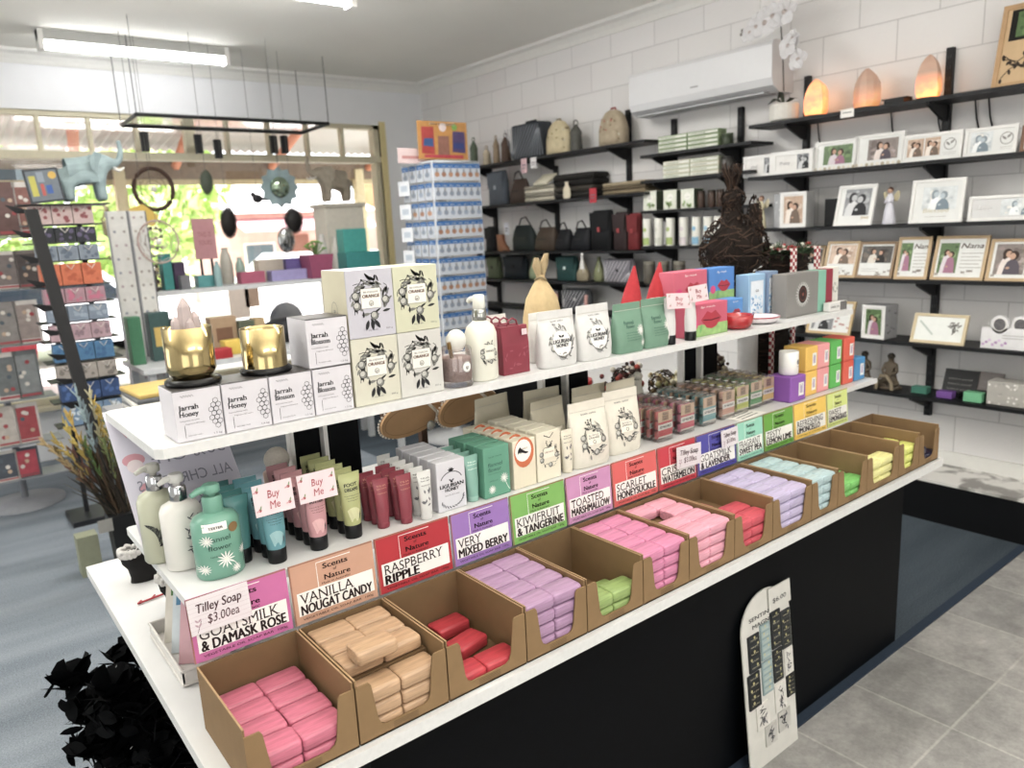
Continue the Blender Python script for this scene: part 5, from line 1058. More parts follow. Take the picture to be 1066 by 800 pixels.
# arched magnet board leaning on the black front
bl, br = at(782, 800, y=1.085), at(829, 766, y=1.098); tl = at(812, 591, y=1.13)
bx0, bx1 = bl.x+.012, br.x; W = bx1-bx0; Hh = .515; T = Matrix.Rotation(RAD(-5.5), 4, 'X')
t = thing('magnet_board', 'white arched board of magnets leaning against the black table front', 'display board', (bx0, 1.092, 0)); IV = mat('#cfcdc6', .5, var=.03)
pl_ = [(0, 0), (W, 0), (W, Hh*.80)]+[(W/2+W/2*cos(a), Hh*.80+Hh*.20*sin(a)) for a in [pi*i/14 for i in range(1, 14)]]+[(0, Hh*.80)]
MB(T).prism(pl_, .004, IV, faceM(0, .004, 0)).build('arched_panel', t); F = faceM(); q = MB(T); q.text('SENTIN', INK, F, W*.16, Hh*.855, width=W*.4, height=.012, bold=.01, shear=0); q.text('MAGN', INK, F, W*.22, Hh*.81, width=W*.34, height=.012, bold=.01); q.build('header_lettering', t)
def magnet(u0, v0, u1, v1, col, lb, style, seed):
    mb = MB(T); w_, h_ = (u1-u0)*W, (v1-v0)*Hh; m = mat(col, .4, var=.1); mb.box((0, -.004, 0), (w_, 0, h_), m); Fm = faceM(0, -.004, 0); rd = random.Random(seed)
    if style == 'strip':
        for k in range(5): mb.rect(w_*.1, h_*(.06+.19*k), w_*.9, h_*(.20+.19*k), mat(rd.choice(['#1a1e22', '#2c3136', '#181a1c']) if col != '#8aa0a2' else '#9fb4b5', .4), Fm); mb.text('love you', mat('#d0c9a4', .5), Fm, w_*.5, h_*(.10+.19*k), width=w_*.6, height=h_*.05, align='c', w=.0009); mb.disc(w_*rd.uniform(.15, .85), h_*(.17+.19*k), w_*.08, mat('#c8bf7c', .5), Fm, .0008, 8)
    else:
        mb.stroke([(w_*rd.uniform(.2, .8), h_*(.1+.1*k)) for k in range(9)], w_*.05, INK, Fm)
        for k in range(9): mb.leaf(w_*rd.uniform(.3, .7), h_*rd.uniform(.15, .8), rd.uniform(0, 6), w_*.3, w_*.09, INK if k % 2 else GREYINK, Fm)
    o = mb.build('fridge_magnet'); o.location = (bx0+u0*W, 1.092+.0955*v0*Hh-.0002, v0*Hh*.9954); return tag(o, lb, 'magnet', 'magnets on the arched board')
for k, (u0, v0, u1, v1, c, lb, st) in enumerate(((.10, .53, .32, .76, '#22262a', 'dark word magnet strip at the upper left of the arched board', 'strip'), (.35, .56, .54, .79, '#8aa0a2', 'grey blue magnet strip at the top of the arched board', 'strip'), (.57, .59, .77, .83, '#22262a', 'dark word magnet strip at the top right of the arched board', 'strip'), (.78, .55, .97, .80, '#33383a', 'dark floral magnet strip along the right edge of the board', 'strip'),
    (.05, .30, .28, .52, '#1e2226', 'dark word magnet strip at the left, in the second row of the board', 'strip'), (.33, .34, .54, .55, '#8aa0a2', 'grey blue magnet strip in the second row of the board', 'strip'), (.57, .37, .76, .58, '#2c3032', 'dark magnet strip in the second row of the board', 'strip'), (.80, .37, .98, .54, '#d4d1ca', 'white leaf magnet by the right edge of the board', 'leaf'),
    (.82, .22, .99, .36, '#1a1c1e', 'small black magnet low on the right edge of the board', 'strip'), (.17, .14, .42, .30, '#d4d1ca', 'white sprig magnet on the left in the third row of the board', 'leaf'), (.56, .17, .79, .35, '#d4d1ca', 'white sprig magnet on the right in the third row of the board', 'leaf'), (.32, .0, .55, .13, '#bcbab4', 'lowest left grey leaf magnet on the board', 'leaf'), (.60, .03, .85, .16, '#bcbab4', 'lowest right grey leaf magnet on the board', 'leaf'))): magnet(u0, .10+v0*.9, u1, .10+v1*.9, c, lb, st, k)
mb = MB(T); mb.box((W*.55, -.006, Hh*.86), (W*1.0, -.003, Hh*.99), IV); mb.text('$6.00', INK, faceM(0, -.006, 0), W*.62, Hh*.90, width=W*.28, height=.014); tag(mb.build('price_card', loc=(bx0, 1.092, 0)), 'white price card on the top right corner of the arched magnet board', 'price card')
# ------------------------------------------------------------------ black shelving on the right wall
SB = mat('#17181b', .5, var=.12); XS = 3.87; RW_ = -pi/2
def wallshelf(y0, y1, z, lab, grp, brackets):
    """z = underside; a board on brackets hooked into the uprights"""
    t = thing('wall_shelf', lab, 'shelf', (XW, (y0+y1)/2, z), 0, grp); yc = (y0+y1)/2
    MB().box((XS-XW, y0-yc, 0), (-.03, y1-yc, .018), SB).build('shelf_board', t)
    for yb in brackets:
        if y0-.05 < yb < y1+.05: MB().prism([(0, 0), (.2, 0), (.2, -.012), (.03, -.075), (0, -.075)], .014, SB, Matrix(((-1,0,0,-.03),(0,0,1,yb-yc-.007),(0,1,0,0),(0,0,0,1)))).build('bracket', t)
    return t
def upright(y, z0, z1, lab):
    t = thing('shelf_upright', lab, 'shelf upright', (XW, y, z0)); mb = MB(); mb.box((-.03, -.016, 0), (-.001, .016, z1-z0), SB)
    n = int((z1-z0)/.05)
    for k in range(n):
        for s in (-.006, .006): mb.box((-.0308, s-.002, .02+.05*k), (-.030, s+.002, .036+.05*k), mat('#3b3d40', .5))
    mb.build('slotted_channel', t)
GR = 'black shelves for photo frames'; GM = 'black shelves in the middle bay'; GB = 'black shelves for bags'
BR = [.95, 1.715, 2.46]; 
for z, lb in ((2.028, 'top black shelf of the photo frame bay, carrying the salt lamps'), (1.744, 'black shelf of white frames below the salt lamps'), (1.452, 'black shelf with angels and white frames'), (1.18, 'black shelf of leaning timber frames'), (.868, 'black shelf with the box frame, second from the bottom in the frame bay'), (.600, 'lowest black shelf of the frame bay, with the seated statues')): wallshelf(.45, 2.68, z, lb, GR, BR)
for z, lb in ((1.945, 'black shelf under the green incense boxes'), (1.785, 'black shelf under the white incense boxes'), (1.592, 'black shelf under the square candle boxes'), (1.362, 'black shelf under the tall candle tubes'), (1.11, 'lowest black shelf of the middle bay')): wallshelf(2.66, 3.50, z, lb, GM, [2.895, 3.41])
for z, lb in ((2.045, 'top black shelf of handbags and backpacks'), (1.715, 'black shelf of folded clothes below the backpacks'), (1.335, 'black shelf with the row of dark handbags'), (1.108, 'black shelf of pouches and clutches'), (.885, 'lowest black shelf of the handbag bay')): wallshelf(3.46, 5.75, z, lb, GB, [3.815, 4.59, 5.40])
for y, z0, z1, lb in ((.95, .5, 2.29, 'black slotted upright just outside the right edge, behind the frames'), (1.715, .47, 2.29, 'tall black slotted upright between the last salt lamp and the wooden frame'), (2.46, .5, 2.29, 'black slotted upright behind the first salt lamp'), (2.895, .8, 2.19, 'black slotted upright at the right of the incense boxes'), (3.41, .8, 2.19, 'short topped black upright behind the green incense boxes'), (3.815, .7, 2.305, 'black slotted upright right of the backpacks'), (4.59, .7, 2.0, 'black slotted upright behind the folded clothes'), (5.40, .7, 2.0, 'farthest black upright beside the card spinner')): upright(y, z0, z1, lb)
Z1, Z2, Z3, Z4, Z5, Z6 = 2.0466, 1.7626, 1.4706, 1.1986, .8866, .6186
def wpl(pl, pr, pt, z, x):
    """two base pixels and a top pixel on the plane x -> centre y, width, height above z"""
    a, b = at(*pl, x=x), at(*pr, x=x); return (a.y+b.y)/2, abs(a.y-b.y), at(*pt, x=x).z-z
# picture frames
SKIN = mat('#c99f85', .6, var=.05)
def photo(mb, F, x0, y0, x1, y1, sty, seed, w=.0008):
    rd = random.Random(seed); W, H = x1-x0, y1-y0; bgc = {'green': '#5d7a4a', 'mono': '#8a8c90', 'warm': '#c5a78f', 'pale': '#d3d8da', 'dark': '#4a4540', 'dusk': '#8b7f7a'}[sty]
    mb.rect(x0, y0, x1, y1, mat(bgc, .3, var=.15, scale=40), F, w)
    hair = mat({'mono': '#3a3a3e', 'pale': '#8d9aa3'}.get(sty, '#3d2a20'), .6); sk = mat('#b9babd', .5) if sty == 'mono' else (mat('#b7c4cc', .5) if sty == 'pale' else SKIN)
    cl = mat({'green': '#d9cfd6', 'mono': '#d5d6d8', 'warm': '#efe3d8', 'pale': '#eef1f3', 'dark': '#d8cfc4', 'dusk': '#e3d6d0'}[sty], .6); c2 = mat({'green': '#a9748f', 'mono': '#2e2f33', 'warm': '#7d6a5c', 'pale': '#7e8f9b', 'dark': '#2a2725', 'dusk': '#5d5560'}[sty], .6)
    bl = [mat(c, .4, var=.15, scale=40) for c in {'green': ['#6f8f55', '#8aa870', '#47603a'], 'mono': ['#9a9ca0', '#777a7e', '#b5b7ba'], 'warm': ['#d2b9a4', '#b3937c', '#dccab8'], 'pale': ['#dfe3e5', '#c2cacf', '#e8e4de'], 'dark': ['#5c5149', '#37312d', '#6f6257'], 'dusk': ['#9c8a86', '#776a66', '#b09f9a']}[sty]]
    for k in range(16): r = min(W, H)*rd.uniform(.06, .16); mb.disc(x0+r+(W-2*r)*rd.random(), y0+r*1.3+(H-2.6*r)*rd.random(), r, bl[k % 3], F, w*(1.05+.02*k), 9, rd.uniform(.6, 1.3))
    R = min(W*.15, H*.15)
    for k, (u, s) in enumerate(((.38, 1.), (.60, .9))):
        cx = x0+W*(u+rd.uniform(-.05, .05)); hy = y0+H*(.68-.07*k); z = w*(1.6+.5*k)
        mb.flat([(max(x0, cx-R*1.9), y0), (min(x1, cx+R*1.9), y0), (min(x1, cx+R*1.6), y0+(hy-y0)*.45), (cx+R*1.15, hy-R*1.5), (cx+R*.4, hy-R*.9), (cx-R*.4, hy-R*.9), (cx-R*1.15, hy-R*1.5), (max(x0, cx-R*1.6), y0+(hy-y0)*.45)], (cl, c2)[k], F, z)
        mb.disc(cx-R*.15*(1-2*k), hy+R*.1, R*1.05, hair, F, z*1.05, 12, 1.12)
        if k == 0: mb.disc(cx-R*.6, hy-R*.7, R*.5, hair, F, z*1.07, 9, 1.5)
        mb.disc(cx+R*.22*(1-2*k), hy-R*.12, R*.72, sk, F, z*1.1, 12, 1.15); mb.disc(cx+R*.9*(1-2*k), y0+(hy-y0)*.35, R*.45, sk, F, z*1.12, 8, .7)
def frame(label, y, w, h, z, x=3.94, lean=8., border='#e6e5e2', bw=.014, mats=None, ph=None, words=(), depth=.014, group='photo frames on the black shelves', extra=None, matcol='#dfe0de', cat='photo frame', rz=0):
    t = thing('photo_frame', label, cat, (x, y, z), RW_+RAD(rz), group); L = RAD(lean); T = Matrix.Rotation(-L, 4, 'X'); bm_ = mat(border, .45, var=.05, scale=20)
    mb = MB(T @ Matrix.Translation((-w/2, 0, 0))); 
    for a, b in (((0, 0), (w, bw)), ((0, h-bw), (w, h)), ((0, bw), (bw, h-bw)), ((w-bw, bw), (w, h-bw))): mb.box((a[0], 0, a[1]), (b[0], depth, b[1]), bm_)
    mb.build('frame_border', t)
    mb = MB(T @ Matrix.Translation((-w/2, 0, 0))); mb.box((bw, depth*.35, bw), (w-bw, depth*.7, h-bw), mat(matcol, .4, var=.03)); F = faceM(0, depth*.35, 0)
    for k, p in enumerate(ph or ()): photo(mb, F, p[0]*w, p[1]*h, p[2]*w, p[3]*h, p[4], len(label)*7+k)
    for tx, u, v, hh, sty in words: mb.text(tx, mat(sty, .4), F, u*w, v*h, height=hh*h, align='c', shear=.25, w=.0012, bold=.012)
    if extra: extra(mb, F, w, h)
    mb.build('picture', t)
    mb = MB(T @ Matrix.Translation((-w/2, 0, 0))); mb.box((w*.42, depth, h*.05), (w*.58, depth+.003, h*.8), mat('#2b2b2d', .7)); mb.build('easel_back', t); return t
def butterflies(mb, F, w, h, n=5, seed=1, c='#8a7f78', zone=(.08, .92, .06, .22)):
    rd = random.Random(seed)
    for k in range(n):
        x, y = w*rd.uniform(zone[0], zone[1]), h*rd.uniform(zone[2], zone[3]); s = h*.05
        for a in (.5, 2.6, -.6, 3.7): mb.leaf(x, y, a, s, s*.5, mat(c, .5), F, .0012)
def lines(mb, F, x0, y0, x1, n, dy, c='#a9a5a0'):
    for k in range(n): mb.rect(x0, y0-k*dy, x1-(k % 2)*(x1-x0)*.12, y0-k*dy+dy*.18, mat(c, .6), F, .0012)
def shadowbox(label, y, w, h, d, z, ph, x=3.93, col='#e9e8e6', sidecol='#9a9a9c', words=(), rz=0, side=None):
    t = thing('box_frame', label, 'box frame', (x, y, z), RW_+RAD(rz), 'photo frames on the black shelves'); MB().box((-w/2, 0, 0), (w/2, d, h), mat(sidecol, .5, var=.06)).build('box_body', t); b = w*.09; mb = MB(); m = mat(col, .4, var=.02)
    for a, c in (((0, 0), (w, b)), ((0, h-b), (w, h)), ((0, b), (b, h-b)), ((w-b, b), (w, h-b))): mb.box((a[0]-w/2, -.006, a[1]), (c[0]-w/2, 0, c[1]), m)
    mb.build('frame_border', t); mb = MB(); F = faceM(-w/2, -.0005, 0); mb.rect(b, b, w-b, h-b, mat('#e4e2df', .4), F, .0005)
    for k, p in enumerate(ph): photo(mb, F, p[0]*w, p[1]*h, p[2]*w, p[3]*h, p[4], len(label)+k, .0012)
    for tx, u, v, hh, c in words: mb.text(tx, mat(c, .4), F, u*w, v*h, height=hh*h, align='c', shear=.2, w=.0018)
    mb.build('picture', t)
    if side: s = MB(); side(s, Matrix(((0,0,1,w/2),(1,0,0,0),(0,1,0,0),(0,0,0,1))), d, h); s.build('side_print', t)
    return t
XI = 3.93
# second shelf
y, w, h = wpl((774, 187), (804, 184), (789, 162), Z2, XI); shadowbox('small white word block at the left end of the second frame shelf', y, w, h, .05, Z2, [(.72, .12, .97, .86, 'mono')], words=[('soul', .38, .42, .16, '#8d8d90')], sidecol='#d8d7d5')
y, w, h = wpl((804, 184), (846, 180), (825, 157), Z2, XI); shadowbox('white word block with a grey photo beside the smaller word block', y, w, h, .05, Z2, [(.62, .12, .95, .88, 'mono')], words=[('Pretty', .32, .42, .15, '#8d8d90')], sidecol='#d8d7d5')
def flor(mb, F, w, h):
    for k in range(9): mb.disc(w*(.05+.11*k), h*.06, h*.06, mat(['#cfc5b2', '#e2dccf', '#b5a98f'][k % 3], .5), F, .006, 8)
y, w, h = wpl((846, 180), (890, 175), (868, 146), Z2, XI); frame('white frame with flower trim and a green wedding photo', y, w, h, Z2, ph=[(.2, .2, .88, .84, 'green')], extra=flor, lean=6)
y, w, h = wpl((888, 176), (938, 170), (912, 139), Z2, XI); frame('white frame with flower trim and a mauve baby photo', y, w, h, Z2, ph=[(.26, .2, .88, .84, 'dusk')], extra=flor, lean=6)
def family(mb, F, w, h):
    mb.ring(w*.8, h*.55, h*.2, h*.03, mat('#9c9a97', .5), F); mb.leaf(w*.8, h*.55, .8, h*.2, h*.08, mat('#8f8d8a', .5), F); mb.leaf(w*.8, h*.5, 2.4, h*.2, h*.08, mat('#8f8d8a', .5), F); lines(mb, F, w*.7, h*.25, w*.92, 2, h*.06)
y, w, h = wpl((937, 170), (999, 164), (968, 138), Z2, XI); frame('wide white frame with two warm photos and a round grey motif', y, w, h, Z2, ph=[(.08, .2, .36, .84, 'warm'), (.38, .2, .64, .84, 'warm')], extra=family, lean=6)
y, w, h = wpl((1001, 164), (1056, 159), (1030, 131), Z2, XI); frame('white frame with a baby photo and round motif, fifth frame along its shelf', y, w, h, Z2, ph=[(.12, .16, .54, .84, 'pale')], extra=family, lean=8)
y, w, h = wpl((1060, 158), (1100, 154), (1080, 128), Z2, XI); frame('brown edged frame cut off by the right edge on the second shelf', y, w, h, Z2, border='#7d5a44', ph=[(.15, .15, .85, .85, 'warm')], lean=8)
# third shelf
def angel(label, px, pyb, pyt, col, hair, wing, x=3.95):
    a = at(px, pyb, x=x); h = at(px, pyt, x=x).z-Z3; t = thing('angel_figurine', label, 'figurine', (x, a.y, Z3), RW_, 'angel figurines'); m = mat(col, .5, var=.04)
    mb = MB(); mb.lathe([(h*.17, 0), (h*.175, h*.02), (h*.13, h*.35), (h*.075, h*.62), (h*.085, h*.72), (h*.05, h*.79), (h*.028, h*.82)], m, 20, sy=.8); mb.build('robe', t); mb = MB(); mb.ball((0, 0, h*.88), h*.075, SKIN, n=14); mb.build('head', t); MB().ball((0, h*.015, h*.90), h*.08, mat(hair, .7), n=12).build('hair', t)
    mb = MB()
    for s in (-1, 1): mb.tube([(s*h*.075, 0, h*.72), (s*h*.12, -h*.04, h*.58), (s*h*.02, -h*.09, h*.60)], h*.025, m, 6)
    mb.build('arms', t)
    for s in (-1, 1): MB().loft([[(s*h*.04, .012, h*.70), (s*h*.04, .018, h*.60)], [(s*h*.16, .016, h*.88), (s*h*.15, .02, h*.60)], [(s*h*.23, .016, h*.83), (s*h*.20, .02, h*.68)]], mat(wing, .4, metal=.2), False, False, False, closed=False).build('wing', t)
angel('cream angel figurine in a long dress at the left of the third frame shelf', 792, 241, 203, '#d6cda8', '#6d4a36', '#cfc4a4')
angel('white angel figurine with gold wings between two tilted frames', 925, 236, 194, '#d8d7e2', '#5d4032', '#cbbf98')
y, w, h = wpl((798, 240), (814, 239), (806, 203), Z3, XI); t = thing('glass_plaque', 'silvery glass plaque behind the cream angel figurine', 'plaque', (4.0, y-.02, Z3), RW_); MB().box((-w*.7, 0, 0), (w*.7, .02, h*1.02), mat('#bfc1c5', .2, var=.08)).build('plaque_panel', t); mb = MB(); butterflies(mb, faceM(-w*.7, 0, 0), w*1.4, h, 7, 3, '#e5e6e8', (.1, .9, .1, .9)); mb.build('etched_marks', t)
y, w, h = wpl((812, 239.5), (839, 238.5), (826, 200), Z3, 3.90); shadowbox('white box frame standing square with a warm faded photo', y, w, h, .08, Z3, [(.14, .12, .86, .88, 'warm')], x=3.90, sidecol='#a8a8a8')
y, w, h = wpl((858, 238), (874, 237), (866, 207), Z3, 4.0); tag(MB().box((-w/2, 0, 0), (w/2, .06, h), mat('#0e0f11', .4)).build('black_box', loc=(4.0, y, Z3), rotz=RW_), 'plain black box in shadow left of the tilted wedding frame', 'box')
y, w, h = wpl((870, 237), (909, 236), (890, 192), Z3, XI); frame('tilted white frame with a bride and groom photo', y, w, h*1.03, Z3, x=3.90, ph=[(.2, .25, .88, .9, 'mono')], words=[('love', .8, .16, .08, '#c9b27a')], lean=16)
def bless(mb, F, w, h): mb.text('Blessed', mat('#c9bfa0', .4), F, w*.5, h*.24, width=w*.5, height=h*.1, align='c', shear=.2, w=.0013); lines(mb, F, w*.3, h*.14, w*.7, 1, h*.05)
y, w, h = wpl((947, 236), (1002, 235.5), (975, 187), Z3, XI); frame('large white frame with a couple photo and gold script', y, w, h*1.03, Z3, x=3.91, ph=[(.22, .3, .86, .82, 'pale')], extra=bless, lean=9)
y, w, h = wpl((1008, 234), (1090, 233), (1040, 203), Z3, XI); frame('wide white frame reading Love beside a pale couple photo', y, w, h, Z3, x=3.91, ph=[(.42, .2, .94, .84, 'pale')], words=[('Love', .22, .44, .2, '#f7f7f7')], lean=7, matcol='#d2d2d2')
# fourth shelf: leaning timber frames
OAK = '#c3a67c'
y, w, h = wpl((778, 292), (838, 292), (800, 256), Z4, 4.0); frame('timber frame mostly hidden behind the twig basket', y, w, h, Z4, x=3.98, border=OAK, ph=[(.15, .3, .85, .85, 'dark')], lean=16)
y, w, h = wpl((836, 292), (852, 292), (845, 255), Z4, 4.0); frame('narrow strip of a timber frame with a dark photo beside the twig basket', y+.02, w*1.7, h, Z4, x=4.0, border=OAK, ph=[(.1, .4, .9, .88, 'dark')], lean=16)
def bf(n): return lambda mb, F, w, h: (butterflies(mb, F, w, h, 6, n), lines(mb, F, w*.15, h*.25, w*.6, 2, h*.06))
y, w, h = wpl((857, 292), (891, 292), (878, 252), Z4, XI); frame('timber frame with a bridal party photo, left of the leaning row', y, w, h*1.06, Z4, x=3.91, border=OAK, ph=[(.12, .38, .9, .9, 'warm')], extra=bf(1), lean=17)
y, w, h = wpl((890, 291.5), (929, 292), (915, 252), Z4, XI); frame('timber frame with a wide dark couple photo, second of the leaning row', y, w, h*1.05, Z4, x=3.915, border='#9c7f5e', ph=[(.1, .42, .9, .88, 'dark')], extra=bf(2), lean=17)
def sayword(tx): return lambda mb, F, w, h: (mb.text(tx, mat('#5d4a40', .5), F, w*.70, h*.72, width=w*.42, height=h*.12, align='c', shear=.25, w=.0013, bold=.01), lines(mb, F, w*.52, h*.60, w*.92, 5, h*.08), butterflies(mb, F, w, h, 4, 5))
y, w, h = wpl((933, 294), (966, 294.5), (955, 247), Z4, XI); frame('timber frame reading Nan beside a green dress photo, turned outwards', y, w, h*1.05, Z4, x=3.90, border=OAK, ph=[(.1, .2, .46, .86, 'green')], extra=sayword('Nan'), lean=17, rz=6)
y, w, h = wpl((969, 294), (1024, 295), (1000, 246), Z4, XI); frame('timber frame reading Nana beside a photo of a pair outdoors', y, w, h*1.05, Z4, x=3.91, border=OAK, ph=[(.1, .16, .46, .84, 'green')], extra=sayword('Nana'), lean=17)
y, w, h = wpl((1026, 295.5), (1096, 296), (1060, 249), Z4, XI); frame('timber frame with a couple portrait cut off by the right edge', y, w, h*1.05, Z4, x=3.91, border=OAK, ph=[(.1, .16, .56, .88, 'dusk')], extra=sayword('Aunt'), lean=17)
# fifth shelf
def family2(mb, F, w, h): mb.text('Family', INK, F, w*.3, h*.78, width=w*.36, height=h*.1, align='c', w=.0013); butterflies(mb, F, w, h, 6, 8, '#b05a4a', (.6, .92, .15, .5))
y, w, h = wpl((847, 350), (884, 352), (872, 316), Z5, XI); frame('timber frame reading Family leaning behind the end of the table', y+.02, w*1.25, h*1.1, Z5, x=3.92, border='#c9ad7a', ph=[(.1, .14, .58, .7, 'mono')], extra=family2, lean=18)
y, w, h = wpl((896, 356), (921, 356.5), (908, 318), Z5, 3.90); shadowbox('white box frame with a green garden photo and patterned grey side', y, w, h, .11, Z5, [(.16, .12, .84, .88, 'green')], x=3.90, rz=-6, side=lambda mb, F, d, h: butterflies(mb, F, d, h, 9, 4, '#6a6468', (.1, .9, .1, .9)))
def heart(mb, F, w, h):
    rd = random.Random(9); g = mat('#6f6a66', .5)
    for k in range(26):
        a = 2*pi*k/26; x, y = 16*sin(a)**3/17, (13*cos(a)-5*cos(2*a)-2*cos(3*a)-cos(4*a))/17; q = rd.uniform(.4, 1); mb.leaf(w*.77+x*h*.2*q, h*.58+y*h*.2*q, rd.uniform(0, 6), h*.1, h*.045, g, F, .0012)
    mb.stroke([(w*.12, h*.75), (w*.4, h*.3)], h*.06, mat('#b9c4bd', .5), F, .001)
y, w, h = wpl((949, 360), (1005, 363), (978, 328), Z5, XI); frame('wide timber frame with a leafy heart motif and blank mirror panel', y, w, h*1.08, Z5, x=3.90, border='#cdbb95', extra=heart, lean=20, matcol='#e1e4e0')
t = thing('photo_frame', 'white double arch frame with oval openings and lilac print', 'photo frame', (3.90, 1.335, Z5), RW_, 'photo frames on the black shelves')
a, b = at(1020, 366, x=3.9), at(1076, 370, x=3.9); w = a.y-b.y; h = at(1040, 328, x=3.9).z-Z5; t.location.y = (a.y+b.y)/2; mb = MB(); wm = mat('#e3e2e4', .4)
mb.box((-w/2, 0, 0), (w/2, .015, h*.62), wm)
for s, d in ((-.16, 0), (.20, .012)):
    mb.lathe([(w*.165, 0), (w*.165, .015)], wm, 28, M=Matrix.Translation((s*w, d, h*.72)) @ Matrix.Rotation(-pi/2, 4, 'X'), smooth=False, sy=1.15)
mb.build('frame_border', t); mb = MB()
for s, d in ((-.16, 0), (.20, .012)): mb.disc(s*w, h*.72, w*.115, mat('#6b696c', .4, var=.3, scale=60), faceM(0, d, 0), .0012, 20, 1.15); mb.ring(s*w, h*.72, w*.12, .004, WHITE, faceM(0, d, 0), .002, 20, 1.15)
for k in range(8): mb.disc(-w*.45+w*.06*k, h*.12+.01*(k % 3), .007, mat(['#c9a9cf', '#b792bf', '#d9c4de'][k % 3], .5), faceM(), .001, 8)
lines(mb, faceM(), -w*.1, h*.4, w*.4, 2, h*.08); mb.build('picture', t)
q = at(800, 340, x=3.95); tag(MB().rbox((0, 0, .05), (.09, .03, .10), WHITE, .006).build('white_ornament', loc=(3.95, 2.45, Z5), rotz=RW_), 'small white ornament seen under the right end of the top shelf', 'ornament')
# sixth shelf
def statue(label, px, pyb, pyt, x, rz_=0, arch=False):
    a = at(px, pyb, x=x); h = at(px, pyt, x=x).z-Z6; t = thing('seated_statue', label, 'statue', (x, a.y, Z6), RW_+rz_, 'seated bronze statues'); m = mat('#564a39', .5, var=.2, scale=40, bump=.3)
    bm = bmesh.new(); pts = [((0, 0, .30), .13), ((0, 0, .48), .12), ((0, 0, .66), .135), ((0, 0, .76), .055), ((0, -.01, .88), .095), ((-.15, -.0, .66), .055), ((-.20, -.06, .48), .045), ((-.06, -.15, .40), .038), ((.15, 0, .66), .055), ((.20, -.06, .48), .045), ((.06, -.15, .38), .038), ((-.14, -.06, .22), .085), ((-.27, -.10, .14), .065), ((-.02, -.22, .10), .045), ((.14, -.06, .22), .085), ((.27, -.10, .14), .065), ((.02, -.22, .12), .045), ((0, -.01, .98), .035)]
    ed = [(0, 1), (1, 2), (2, 3), (3, 4), (2, 5), (5, 6), (6, 7), (2, 8), (8, 9), (9, 10), (0, 11), (11, 12), (12, 13), (0, 14), (14, 15), (15, 16), (4, 17)]
    me = bpy.data.meshes.new('statue_body'); me.from_pydata([tuple(c*h for c in p) for p, r in pts], ed, []); o = bpy.data.objects.new('statue_body', me); COL.objects.link(o); o.parent = t; me.materials.append(m)
    md = o.modifiers.new('skin', 'SKIN'); 
    for v, (p, r) in zip(me.skin_vertices[0].data, pts): v.radius = (r*h, r*h)
    me.skin_vertices[0].data[0].use_root = True; o.modifiers.new('sub', 'SUBSURF').render_levels = 2
    MB().lathe([(h*.30, 0), (h*.31, h*.03), (h*.28, h*.08)], m, 24, sy=.8).build('base', t); mb = MB(); mb.ball((0, -.0*h, h*.90), h*.10, mat('#3b342a', .6), sc=(1, 1, .9)); mb.build('hair', t); f = MB()
    for s in (-1, 1): f.ball((s*h*.035, -h*.098, h*.885), h*.012, mat('#2a251e', .5), n=6)
    f.tube([(0, -h*.098, h*.885), (0, -h*.112, h*.86)], h*.012, m, 6); f.tube([(-h*.025, -h*.092, h*.835), (h*.025, -h*.092, h*.835)], h*.006, mat('#2a251e', .5), 5); f.build('face', t)
    if arch: MB().tube([(-.26*h, -.25*h, 0), (-.25*h, -.27*h, .2*h), (-.13*h, -.28*h, .38*h), (.03*h, -.28*h, .38*h), (.16*h, -.27*h, .2*h), (.17*h, -.25*h, 0)], .05*h, mat('#8d7f66', .6, var=.15, bump=.3), 8).build('lap_arch', t)
statue('seated bronze statue with folded arms, left of the pair on the lowest shelf', 899, 404, 365, 4.0); statue('seated bronze statue with an arch before it, right of the pair', 926, 408, 367, 3.97, 0, True)
def wb(name, label, cat, pl, pr, pt, z, x, col, d=.05, mk=None, rough=.5):
    y, w, h = wpl(pl, pr, pt, z, x); o = MB(); o.rbox((0, d/2, h/2), (w, d, h), mat(col, rough, var=.06), .0015, 1, smooth=False)
    if mk: mk(o, faceM(-w/2, 0, 0), w, h)
    return tag(o.build(name, loc=(x, y, z), rotz=RW_), label, cat)
wb('small_box', 'small teal box on the lowest shelf beside the right statue', 'box', (948, 414), (964, 416), (956, 403), Z6, 3.93, '#3d7d6b'); wb('small_box', 'small purple box in front of the black sign on the lowest shelf', 'box', (974, 418), (990, 420), (982, 408), Z6, 3.90, '#7b4fa0'); wb('small_box', 'small mint green box in front of the grey sign on the lowest shelf', 'box', (1002, 420), (1021, 422), (1010, 409), Z6, 3.90, '#6fbf8e')
for pl, pr, pt, c, lb, x in (((979, 412), (1014, 414), (995, 386), '#1a1b1d', 'black tilted sign with faint grey lettering on the lowest shelf', 3.98), ((1013, 415), (1040, 416), (1026, 389), '#7d7573', 'grey brown tilted sign beside the black sign', 3.99)):
    y, w, h = wpl(pl, pr, pt, Z6, x); mb = MB(Matrix.Rotation(RAD(-20), 4, 'X')); mb.box((-w/2, 0, 0), (w/2, .008, h*1.05), mat(c, .5)); 
    for k in range(3): mb.text('believe in yourself', mat('#8d8a88', .6), faceM(), 0, h*(.65-.2*k), width=w*.7, height=h*.07, align='c')
    tag(mb.build('wooden_sign', loc=(x, y, Z6), rotz=RW_), lb, 'sign')
def glit(mb, F, w, h): 
    rd = random.Random(1)
    for k in range(40): mb.disc(w*rd.uniform(.03, .97), h*rd.uniform(.05, .95), .006, mat(rd.choice(['#cfcbc4', '#a9a59e', '#e8e5df']), .3), F, .0005+.00001*k, 6)
wb('keepsake_box', 'grey floral keepsake box with gold rim at the right of the lowest shelf', 'box', (1026, 424), (1084, 432), (1050, 399), Z6, 3.91, '#b5b1aa', .1, glit)
